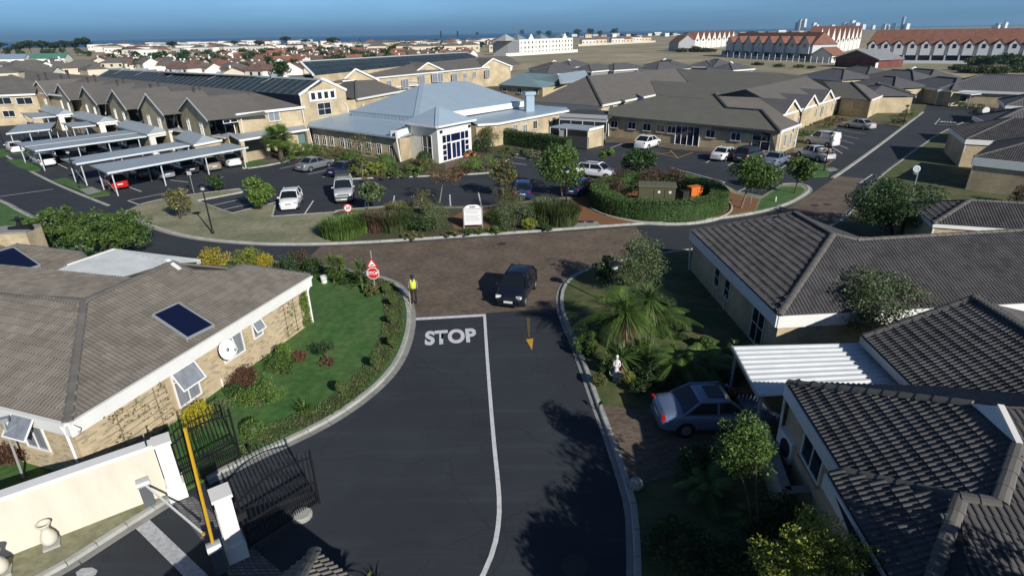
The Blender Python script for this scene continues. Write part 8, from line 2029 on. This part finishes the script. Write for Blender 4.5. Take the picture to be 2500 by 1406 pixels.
b = at(917, 716, .1); sgn = thing('stop_sign', 'red stop sign with a red edged warning triangle above it', 'sign', b); n_s = Vector((.06, -1, .0)).normalized()
tpz = above(903, 612, b); mb = MB(); mb.tube(b, up(b, tpz.z), .035); mb.build('pole', STEEL, sgn)
c_ = up(b, above(913, 666, b).z) + n_s * .06; S_ = depth(c_) / FPX
u_, w_, pl_ = disc_sign(sgn, c_, n_s, 16.2 * S_, SRED, SWH, 8, .90, math.pi / 8)
Ms = Matrix(((u_.x, w_.x, n_s.x, (c_ + n_s * .012).x), (u_.y, w_.y, n_s.y, (c_ + n_s * .012).y), (u_.z, w_.z, n_s.z, (c_ + n_s * .012).z), (0, 0, 0, 1)))
lettering('lettering', 'STOP', 11.5 * S_, SWH, Ms, pl_, bold=.006, spacing=.95)
c_ = up(b, above(910, 644, b).z) + n_s * .06; tri = lambda r: [c_ + n_s * (.0 if r > 13 * S_ else .008) + u_ * (r * math.sin(a)) + w_ * (r * math.cos(a)) for a in (0, -2.0944, 2.0944)]
mb = MB(); P = tri(16.5 * S_); mb.add(P + [p - n_s * .02 for p in P], [(0, 1, 2), (5, 4, 3), (0, 3, 4, 1), (1, 4, 5, 2), (2, 5, 3, 0)]); tp_ = mb.build('triangle_plate', SRED, sgn); mb = MB(); mb.poly(tri(10.5 * S_)); mb.build('sign_face', SWH, tp_)
mb = MB(); q = c_ + n_s * .014 - w_ * (3.0 * S_); mb.poly([q + u_ * (x * S_) + w_ * (y * S_) for x, y in ((-5.5, 0), (5.5, 0), (4, 1.0), (2.2, 2.2), (0, 2.6), (-2.2, 2.2), (-4, 1.0))]); mb.build('hump_symbol', SBK, tp_)
def speed_sign(label, bpx, cpx, r_px, txt):
    b = at(bpx[0], bpx[1], .1); t = thing('speed_sign', label, 'sign', b); c_ = above(cpx[0], cpx[1], b); S_ = depth(c_) / FPX; mb = MB(); mb.tube(b, up(b, c_.z + .1), .03); mb.build('pole', STEEL, t)
    n_s = Vector((-b.x * .02 + .02, -1, 0)).normalized(); c_ = c_ + n_s * .05; u_, w_, pl_ = disc_sign(t, c_, n_s, r_px * S_, SWH, SRED, 28, .76)
    M = Matrix(((u_.x, w_.x, n_s.x, (c_ + n_s * .012).x), (u_.y, w_.y, n_s.y, (c_ + n_s * .012).y), (0, w_.z, 0, c_.z), (0, 0, 0, 1))); lettering('lettering', txt, r_px * 1.05 * S_, SBK, M, pl_, bold=.008)
speed_sign('round 20 speed limit sign in the green reeds', (853, 552), (849, 508), 10.5, '20'); speed_sign('round 20 speed limit sign at the right of the ring hedge, in shade', (1832, 498), (1838, 448), 8.5, '20')
for lab, bpx, cpx, r in (('white disc sign at the corner of the grey roofed houses', (2404, 308), (2407, 270), 8),):
    b = at(bpx[0], bpx[1], .1); t = thing('disc_sign', lab, 'sign', b); c_ = above(cpx[0], cpx[1], b); mb = MB(); mb.tube(b, c_, .03); mb.build('pole', STEEL, t); disc_sign(t, c_ + Vector((0, -.05, 0)), Vector((-.2, -1, 0)), r * depth(c_) / FPX, SWH, SWH)
b = at(2228, 470, .1); t = thing('traffic_mirror', 'round white backed mirror on a post at the side street', 'mirror', b); c_ = above(2237, 412, b); mb = MB(); mb.tube(b, up(b, c_.z), .05); mb.build('pole', STEEL, t); disc_sign(t, c_ + Vector((0, -.08, 0)), Vector((-.3, -1, .2)), 8 * depth(c_) / FPX, ALU, SWH); mb = MB(); mb.lathe([(.12, 0), (.2, .12), (.2, .2)], c_ - Vector((0, 0, .55)), 10); mb.build('lamp_bowl', STEEL, t)
b = at(474, 472, .1); t = thing('small_sign', 'small grey square sign at the narrow island', 'sign', b); c_ = above(462, 423, b); mb = MB(); mb.tube(b, up(b, c_.z + .1), .03); mb.build('pole', STEEL, t); mb = MB(); mb.box(c_ + Vector((0, -.05, 0)), (.42, .03, .34)); mb.build('sign_plate', mat('sign_back', (.42, .44, .44), .5), t)
# notice board
b0, b1_ = at(1133, 558, .1), at(1178, 556, .1); nb_ = thing('notice_board', 'white notice board with rounded top in the bark bed', 'sign', (b0 + b1_) / 2); ub = (b1_ - b0).normalized(); nbn = Vector((ub.y, -ub.x, 0)); tz = above(1155, 500, (b0 + b1_) / 2).z; Lb = (b1_ - b0).length
for P in (b0, b1_): mb = MB(); mb.tube(P, up(P, tz - .25), .05); mb.build('post', STEEL, nb_)
def bpt(x, z, o=0): return b0 + ub * (Lb * x) + Vector((0, 0, z - .1)) + nbn * o
out = [(.03, .38), (.97, .38), (.97, tz - .28), (.84, tz - .06), (.7, tz), (.3, tz), (.16, tz - .06), (.03, tz - .28)]
mb = MB(); V = [bpt(x, z, .06) for x, z in out]; V += [v - nbn * .05 for v in V]; k = 8; mb.add(V, [tuple(range(k)), tuple(range(2 * k - 1, k - 1, -1))] + [(i, k + i, k + (i + 1) % k, (i + 1) % k) for i in range(k)]); bd = mb.build('board', SWH, nb_)
mb = MB()
for k in range(9):
    z = tz - .46 - k * .1; x1 = .88 - .12 * ((k * 7) % 4) / 3
    if k in (3,): continue
    mb.quad(bpt(.12, z, .064), bpt(x1, z, .064), bpt(x1, z + .035, .064), bpt(.12, z + .035, .064))
mb.build('notice_lines', mat('notice_grey', (.45, .46, .48), .6), bd, kind='stuff')
mb = MB(); mb.quad(bpt(.03, tz - .34, .065), bpt(.97, tz - .34, .065), bpt(.97, tz - .31, .065), bpt(.03, tz - .31, .065)); mb.build('divider', mat('notice_dark', (.12, .13, .15), .6), bd)
for x in (.4, .5, .6): mb = MB(); q = bpt(x, tz - .17, .065); mb.poly([q + ub * (.07 * math.cos(a)) + Vector((0, 0, .07 * math.sin(a))) for a in [i * math.pi / 4 for i in range(8)]]); mb.build('emblem', mat('notice_dark', (0, 0, 0)), bd)
# boxes inside the ring hedge
c_ = at(1600, 505, .1); tb = thing('transformer_box', 'olive green metal transformer cabinet inside the ring hedge', 'cabinet', c_); rzb = -.20
mb = MB(); mb.box(c_ + Vector((0, 0, .95)), (3.0, 1.5, 1.9), rzb); mb.build('cabinet', mat('olive_paint', (.085, .085, .045), .5, var=.1), tb); mb = MB(); mb.box(c_ + Vector((0, 0, 1.95)), (3.15, 1.65, .12), rzb); mb.build('lid', mat('olive_lid', (.13, .125, .07), .5), tb)
cr, sr_ = math.cos(rzb), math.sin(rzb)
for x in (.15, 1.05): mb = MB(); mb.box(c_ + Vector((x * cr + .77 * sr_, x * sr_ - .77 * cr, .95)), (.85, .03, 1.6), rzb); mb.build('door', mat('olive_paint', (0, 0, 0)), tb); mb = MB(); mb.box(c_ + Vector((x * cr + .80 * sr_, x * sr_ - .80 * cr, 1.5)), (.2, .02, .2), rzb); mb.build('warning_label', SWH, tb)
c_ = at(1692, 497, .1); t = thing('utility_box', 'orange metal box inside the ring hedge', 'cabinet', c_); OR = mat('orange_paint', (.62, .16, .02), .5); mb = MB(); mb.box(c_ + Vector((0, 0, .75)), (1.15, .7, 1.5), .35); mb.build('cabinet', OR, t); mb = MB(); mb.box(c_ + Vector((0, 0, 1.52)), (1.22, .76, .06), .35); mb.build('lid', OR, t)
for x in (-.28, .28): mb = MB(); mb.box(c_ + Vector((x * math.cos(.35) + .36 * math.sin(.35), x * math.sin(.35) - .36 * math.cos(.35), .75)), (.5, .02, 1.35), .35); mb.build('door', OR, t)
c_ = at(1668, 500, .1); t = thing('utility_box', 'small black box between the green and the orange one', 'cabinet', c_); mb = MB(); mb.box(c_ + Vector((0, 0, .6)), (.6, .6, 1.2), .3); mb.build('cabinet', TRIM, t); mb = MB(); mb.box(c_ + Vector((0, 0, 1.22)), (.66, .66, .06), .3); mb.build('lid', TRIM, t)
# statue on a bird bath, hydrant, flower pots, bin, small bollards
c_ = at(1503, 928, .1); t = thing('garden_statue', 'white statue of a robed figure standing in a shallow bird bath', 'statue', c_); ST = mat('statue_white', (.66, .66, .64), .7, var=.1, scale=8)
mb = MB(); mb.lathe([(.16, 0), (.12, .08), (.10, .22), (.27, .3), (.29, .36), (.25, .34), (.05, .32)], c_, 16); mb.build('bird_bath', CONC, t)
mb = MB(); mb.lathe([(.12, .33), (.10, .5), (.085, .68), (.10, .82), (.115, .95), (.10, 1.02), (.045, 1.07), (.04, 1.1), (.062, 1.15), (.066, 1.2), (.05, 1.26), (.01, 1.28)], c_, 14); mb.tube(c_ + Vector((-.1, 0, .98)), c_ + Vector((-.15, -.06, .78)), .035, .03); mb.tube(c_ + Vector((-.15, -.06, .78)), c_ + Vector((-.03, -.13, .8)), .03, .025); mb.tube(c_ + Vector((.1, 0, .98)), c_ + Vector((.16, -.05, .80)), .035, .03); mb.tube(c_ + Vector((.16, -.05, .80)), c_ + Vector((.05, -.12, .74)), .03, .025); mb.build('figure', ST, t, smooth=True)
c_ = at(2310, 510, .1); t = thing('hydrant', 'turquoise fire hydrant beside the spreading tree', 'hydrant', c_); HY = mat('turquoise_paint', (.03, .40, .45), .5); mb = MB(); mb.lathe([(.14, 0), (.14, .08), (.09, .1), (.09, .6), (.13, .62), (.13, .68), (.08, .8), (.02, .85)], c_, 12); mb.build('barrel', HY, t); mb = MB(); mb.tube(c_ + Vector((-.2, 0, .45)), c_ + Vector((.2, 0, .45)), .06); mb.build('outlet', HY, t)
for i, (x, y, r) in enumerate(((1137, 384, .3), (1148, 380, .34), (1158, 382, .28))):
    c_ = at(x, y, .1); t = thing('flower_pot', 'terracotta pot at the portico door, %s of three' % ('leftmost', 'middle', 'rightmost')[i], 'pot', c_); mb = MB(); mb.lathe([(r * .7, 0), (r, r * 1.3), (r * 1.1, r * 1.5), (r * .9, r * 1.45)], c_, 12); mb.build('pot', mat('terracotta', (.36, .12, .055), .8), t); P = crown_points(np.array([[0, 0, r * 1.8]]), r, 120); V, F = leaf_quads(P, .12); leaf_obj('plant', V, F, LF['green'], t)
c_ = at(792, 690, .1); t = thing('bin', 'white plastic bin on the lawn beside the bungalow corner', 'bin', c_); mb = MB(); mb.lathe([(.17, 0), (.2, .3), (.2, .42)], c_, 14); mb.build('drum', WHITE, t); mb = MB(); mb.lathe([(.21, .42), (.2, .46), (.03, .48)], c_, 14); mb.build('lid', WHITE, t)
c_ = at(1893, 492, .1); t = thing('marker_post', 'short white marker post on the lawn tip', 'bollard', c_); mb = MB(); mb.lathe([(.06, 0), (.06, .38), (.03, .42)], c_, 10); mb.build('post', WHITE, t); mb = MB(); mb.lathe([(.08, 0), (.08, .05)], c_, 10); mb.build('base', CONC, t)
# air conditioner, low garden wall and slatted gate in the shady yard
c_ = at(1920, 1110, .95); t = thing('air_conditioner', 'white outdoor air conditioner unit against the nearest house', 'air conditioner', c_); mb = MB(); mb.box(c_ + Vector((0, 0, .42)), (.36, .95, .82), .03); mb.build('casing', WHITE, t); mb = MB(); mb.tube(c_ + Vector((-.19, -.12, .42)), c_ + Vector((-.2, -.12, .42)), .31, n=24); mb.build('fan_grille', TRIM, t)
for y in (-.35, .35): mb = MB(); mb.box(c_ + Vector((0, y, -.1)), (.5, .06, .3)); mb.build('bracket', STEEL, t)
A_, B_ = at(1850, 1090, .1), at(1905, 1265, .1); lw = thing('garden_wall', 'low brick garden wall under the creeper', 'wall', (A_ + B_) / 2)
for k, (P, Q_) in enumerate(((A_, B_), (B_, B_ + Vector((1.6, .1, 0))))): mb = MB(); mb.beam(up(P, .65), up(Q_, .65), .22, 1.1); mb.build('wall_panel', BRICK_S, lw); mb = MB(); mb.beam(up(P, 1.22), up(Q_, 1.22), .3, .07); mb.build('coping', CONC_D, lw)
A_, B_ = at(1770, 1020, .1), at(1850, 1012, .1); gt = thing('garden_gate', 'wooden slatted gate beside the slate blue saloon', 'gate', (A_ + B_) / 2); WD = mat('gate_wood', (.22, .11, .04), .8, var=.3, scale=8)
for k in range(9): p = A_.lerp(B_, k / 8); mb = MB(); mb.box(up(p, .8), (.1, .03, 1.4)); mb.build('slat', WD, gt)
for z in (.4, 1.2): mb = MB(); mb.beam(up(A_, z), up(B_, z), .05, .08); mb.build('rail', WD, gt)
sheet('brick_paving', P2([(1455, 985), (1560, 1000), (1860, 1000), (1850, 1110), (1560, 1180), (1535, 1190), (1505, 1100)], .108), .108, PAVER)
for (px, lab) in (((1552, 1188), 'grey stone at the corner of the shady driveway'),): c_ = at(px[0], px[1], .1); mb = MB(); mb.lathe([(.2, 0), (.26, .12), (.2, .26), (.05, .32)], c_, 9); tag(mb.build('boulder', CONC), lab, 'stone')
for (px, lab) in (((610, 1110), 'small black garden spot lamp beside the open gate'), ((1462, 1000), 'small lamp at the driveway kerb')): c_ = at(px[0], px[1], .1); t = thing('spot_lamp', lab, 'lamp', c_); mb = MB(); mb.tube(c_, c_ + Vector((0, 0, .3)), .02); mb.build('stake', BLACK, t); mb = MB(); mb.tube(c_ + Vector((0, 0, .28)), c_ + Vector((.08, -.05, .4)), .05, .07); mb.build('head', BLACK, t)
# trees below the frame that throw the shade over the driveway and the road
for i, (x, y, h, r) in enumerate(((7.2, 4.2, 4.4, 1.7), (8.4, 5.4, 4.2, 1.8), (9.6, 2.6, 5.6, 2.2), (7.6, 6.3, 2.6, 1.5), (11.5, 3.5, 6.4, 2.4))):
    tree('leafy tree just below the frame beside the nearest house, %s' % ('nearest the road', 'middle', 'lowest in the photo', 'smallest', 'tallest')[i], (x, y, .1), (x, y, h), r, r * .8, 'green', n=34, per=120, ls=.2, trunk=.14)
# ================================================================== the person
def person(label, feet_px, face):
    p = at(feet_px[0], feet_px[1], .014); t = thing('person', label, 'person', p, face)
    # x to the person's left, -y forwards
    J = {'pel': (0, 0, .93), 'bel': (0, -.01, 1.08), 'chest': (0, 0, 1.30), 'neck': (0, .0, 1.47), 'head0': (0, -.015, 1.55), 'head1': (0, -.02, 1.64), 'head2': (0, -.015, 1.71),
         'hipL': (.095, 0, .90), 'knL': (.11, -.03, .49), 'anL': (.115, .02, .09), 'toL': (.13, -.14, .035), 'hipR': (-.095, 0, .90), 'knR': (-.10, .0, .49), 'anR': (-.105, .06, .09), 'toR': (-.12, -.09, .035),
         'shL': (.185, 0, 1.41), 'elL': (.235, .03, 1.13), 'wrL': (.245, -.04, .90), 'haL': (.24, -.07, .83), 'shR': (-.185, 0, 1.41), 'elR': (-.25, .02, 1.14), 'wrR': (-.245, -.10, .95), 'haR': (-.235, -.14, .89)}
    Rr = {'pel': (.15, .11), 'bel': (.145, .11), 'chest': (.165, .115), 'neck': (.055, .055), 'head0': (.072, .085), 'head1': (.08, .095), 'head2': (.06, .07), 'hipL': (.09, .09), 'knL': (.065, .065), 'anL': (.05, .05), 'toL': (.042, .035), 'shL': (.065, .065), 'elL': (.048, .048), 'wrL': (.033, .033), 'haL': (.034, .024)}
    for k in list(Rr):
        if k.endswith('L'): Rr[k[:-1] + 'R'] = Rr[k]
    E_ = [('pel', 'bel'), ('bel', 'chest'), ('chest', 'neck'), ('neck', 'head0'), ('head0', 'head1'), ('head1', 'head2')]
    for s in 'LR': E_ += [('pel', 'hip' + s), ('hip' + s, 'kn' + s), ('kn' + s, 'an' + s), ('an' + s, 'to' + s), ('chest', 'sh' + s), ('sh' + s, 'el' + s), ('el' + s, 'wr' + s), ('wr' + s, 'ha' + s)]
    # fingers
    for s, sg_ in (('L', 1), ('R', -1)):
        hx, hy, hz = J['ha' + s]
        for f in range(4): J['f%d%s' % (f, s)] = (hx + sg_ * .0 , hy - .03 + f * .018, hz - .075 + abs(f - 1.5) * .008); Rr['f%d%s' % (f, s)] = (.0085, .0085); E_.append(('ha' + s, 'f%d%s' % (f, s)))
        J['th' + s] = (hx - sg_ * .03, hy - .045, hz - .02); Rr['th' + s] = (.01, .01); E_.append(('ha' + s, 'th' + s))
    keys = list(J); me = bpy.data.meshes.new('body'); me.from_pydata([J[k] for k in keys], [(keys.index(a), keys.index(b)) for a, b in E_], [])
    o = bpy.data.objects.new('body', me); COL.objects.link(o); md = o.modifiers.new('skin', 'SKIN'); md.use_smooth_shade = True
    for i, k in enumerate(keys): me.skin_vertices[0].data[i].radius = Rr[k]; me.skin_vertices[0].data[i].use_root = (k == 'pel')
    o.modifiers.new('sub', 'SUBSURF').levels = 1; o.modifiers['sub'].render_levels = 1
    dg = bpy.context.evaluated_depsgraph_get(); m2 = bpy.data.meshes.new_from_object(o.evaluated_get(dg)); bpy.data.objects.remove(o)
    SKIN = mat('skin', (.075, .042, .028), .6); TROU = mat('dark_trousers', (.016, .015, .018), .85); SHIRT = mat('grey_jersey', (.16, .17, .19), .85); SHOE = mat('shoe', (.03, .028, .026), .6)
    m2.materials.clear()
    for m_ in (SKIN, TROU, SHIRT, SHOE): m2.materials.append(m_)
    for pl in m2.polygons:
        z = pl.center.z; x = abs(pl.center.x); pl.material_index = 0 if z > 1.47 or (x > .2 and z < .93) else 3 if z < .075 else 1 if z < .94 and x < .2 else 2
    link_mesh('body', m2, None, t)
    def b(mb, nm, m, smooth=True): return mb.build(nm, m, t, local=True, smooth=smooth)
    # hi-vis vest: open shell over chest with shoulder straps
    HV = mat('hi_vis_yellow', (.62, .74, .06), .6); V = []; n = 20; rows = ((.96, .172, .142), (1.06, .170, .142), (1.18, .178, .146), (1.30, .186, .146), (1.385, .16, .13))
    for z, rx, ry in rows:
        for i in range(n): a = 2 * math.pi * i / n; V.append((rx * math.cos(a), ry * math.sin(a), z))
    mb = MB(); mb.add(V, [(k * n + i, k * n + (i + 1) % n, (k + 1) * n + (i + 1) % n, (k + 1) * n + i) for k in range(len(rows) - 1) for i in range(n)]); b(mb, 'safety_vest', HV).modifiers.new('t', 'SOLIDIFY').thickness = .012
    for s in (-1, 1): mb = MB(); mb.beam((s * .10, -.13, 1.37), (s * .09, -.06, 1.475), .07, .015); mb.beam((s * .09, -.06, 1.475), (s * .09, .07, 1.475), .07, .015); mb.beam((s * .09, .07, 1.475), (s * .10, .13, 1.37), .07, .015); b(mb, 'vest_strap', HV, False)
    # cap with peak, face details
    CAPM = mat('black_cap', (.012, .012, .013), .8); mb = MB(); mb.lathe([(.098, 1.655), (.102, 1.69), (.09, 1.74), (.055, 1.775), (.01, 1.785)], (0, -.015, 0), 16); mb.box((0, -.13, 1.662), (.15, .11, .014)); b(mb, 'cap', CAPM)
    mb = MB()
    for s in (-1, 1): mb.lathe([(.012, 0), (.012, .012)], (s * .032, -.112, 1.622), 8)
    b(mb, 'eyes', mat('eye_white', (.5, .5, .48), .3)); mb = MB(); mb.add([(-.016, -.108, 1.585), (.016, -.108, 1.585), (0, -.104, 1.63), (0, -.136, 1.592)], [(0, 1, 3), (1, 2, 3), (2, 0, 3)]); b(mb, 'nose', SKIN); mb = MB(); mb.box((0, -.105, 1.562), (.05, .012, .012)); b(mb, 'mouth', mat('lip', (.09, .035, .03), .5))
    for s in (-1, 1): mb = MB(); mb.box((s * .083, 0, 1.61), (.014, .04, .06)); b(mb, 'ear', SKIN)
    return t
person('person in yellow safety vest and black cap walking with a stick at the kerb', (1012, 741), rad(8))
hp = at(999, 741, .02); stk = thing('walking_stick', 'thin pale stick held by the person in the safety vest', 'stick', hp); hd_ = at(1012, 741, .014) + Vector((-.22, -.15, .90)); mb = MB(); mb.tube(at(1004, 756, .02), hd_, .016, .018, 8); mb.build('shaft', mat('pale_wood', (.5, .4, .22), .6), stk); mb = MB(); mb.tube(hd_, hd_ + Vector((0, 0, .12)), .022, .02, 8); mb.build('grip', TRIM, stk)
# ================================================================== sea haze
mb = MB(); mb.box((0, 22400, 72), (91000, 46000, 156))
hz_m = bpy.data.materials.new('sea_haze'); hz_m.use_nodes = True; _nt = hz_m.node_tree; _nt.nodes.remove(_nt.nodes['Principled BSDF'])
_pv = _nt.nodes.new('ShaderNodeVolumePrincipled'); _pv.inputs['Color'].default_value = (.40, .72, 1.0, 1); _pv.inputs['Density'].default_value = 0.00010; _pv.inputs['Anisotropy'].default_value = .2
_nt.links.new(_pv.outputs[0], _nt.nodes['Material Output'].inputs['Volume'])
hz = mb.build('haze', hz_m); tag(hz, 'thin blue sea haze over the whole place', 'haze', kind='stuff')
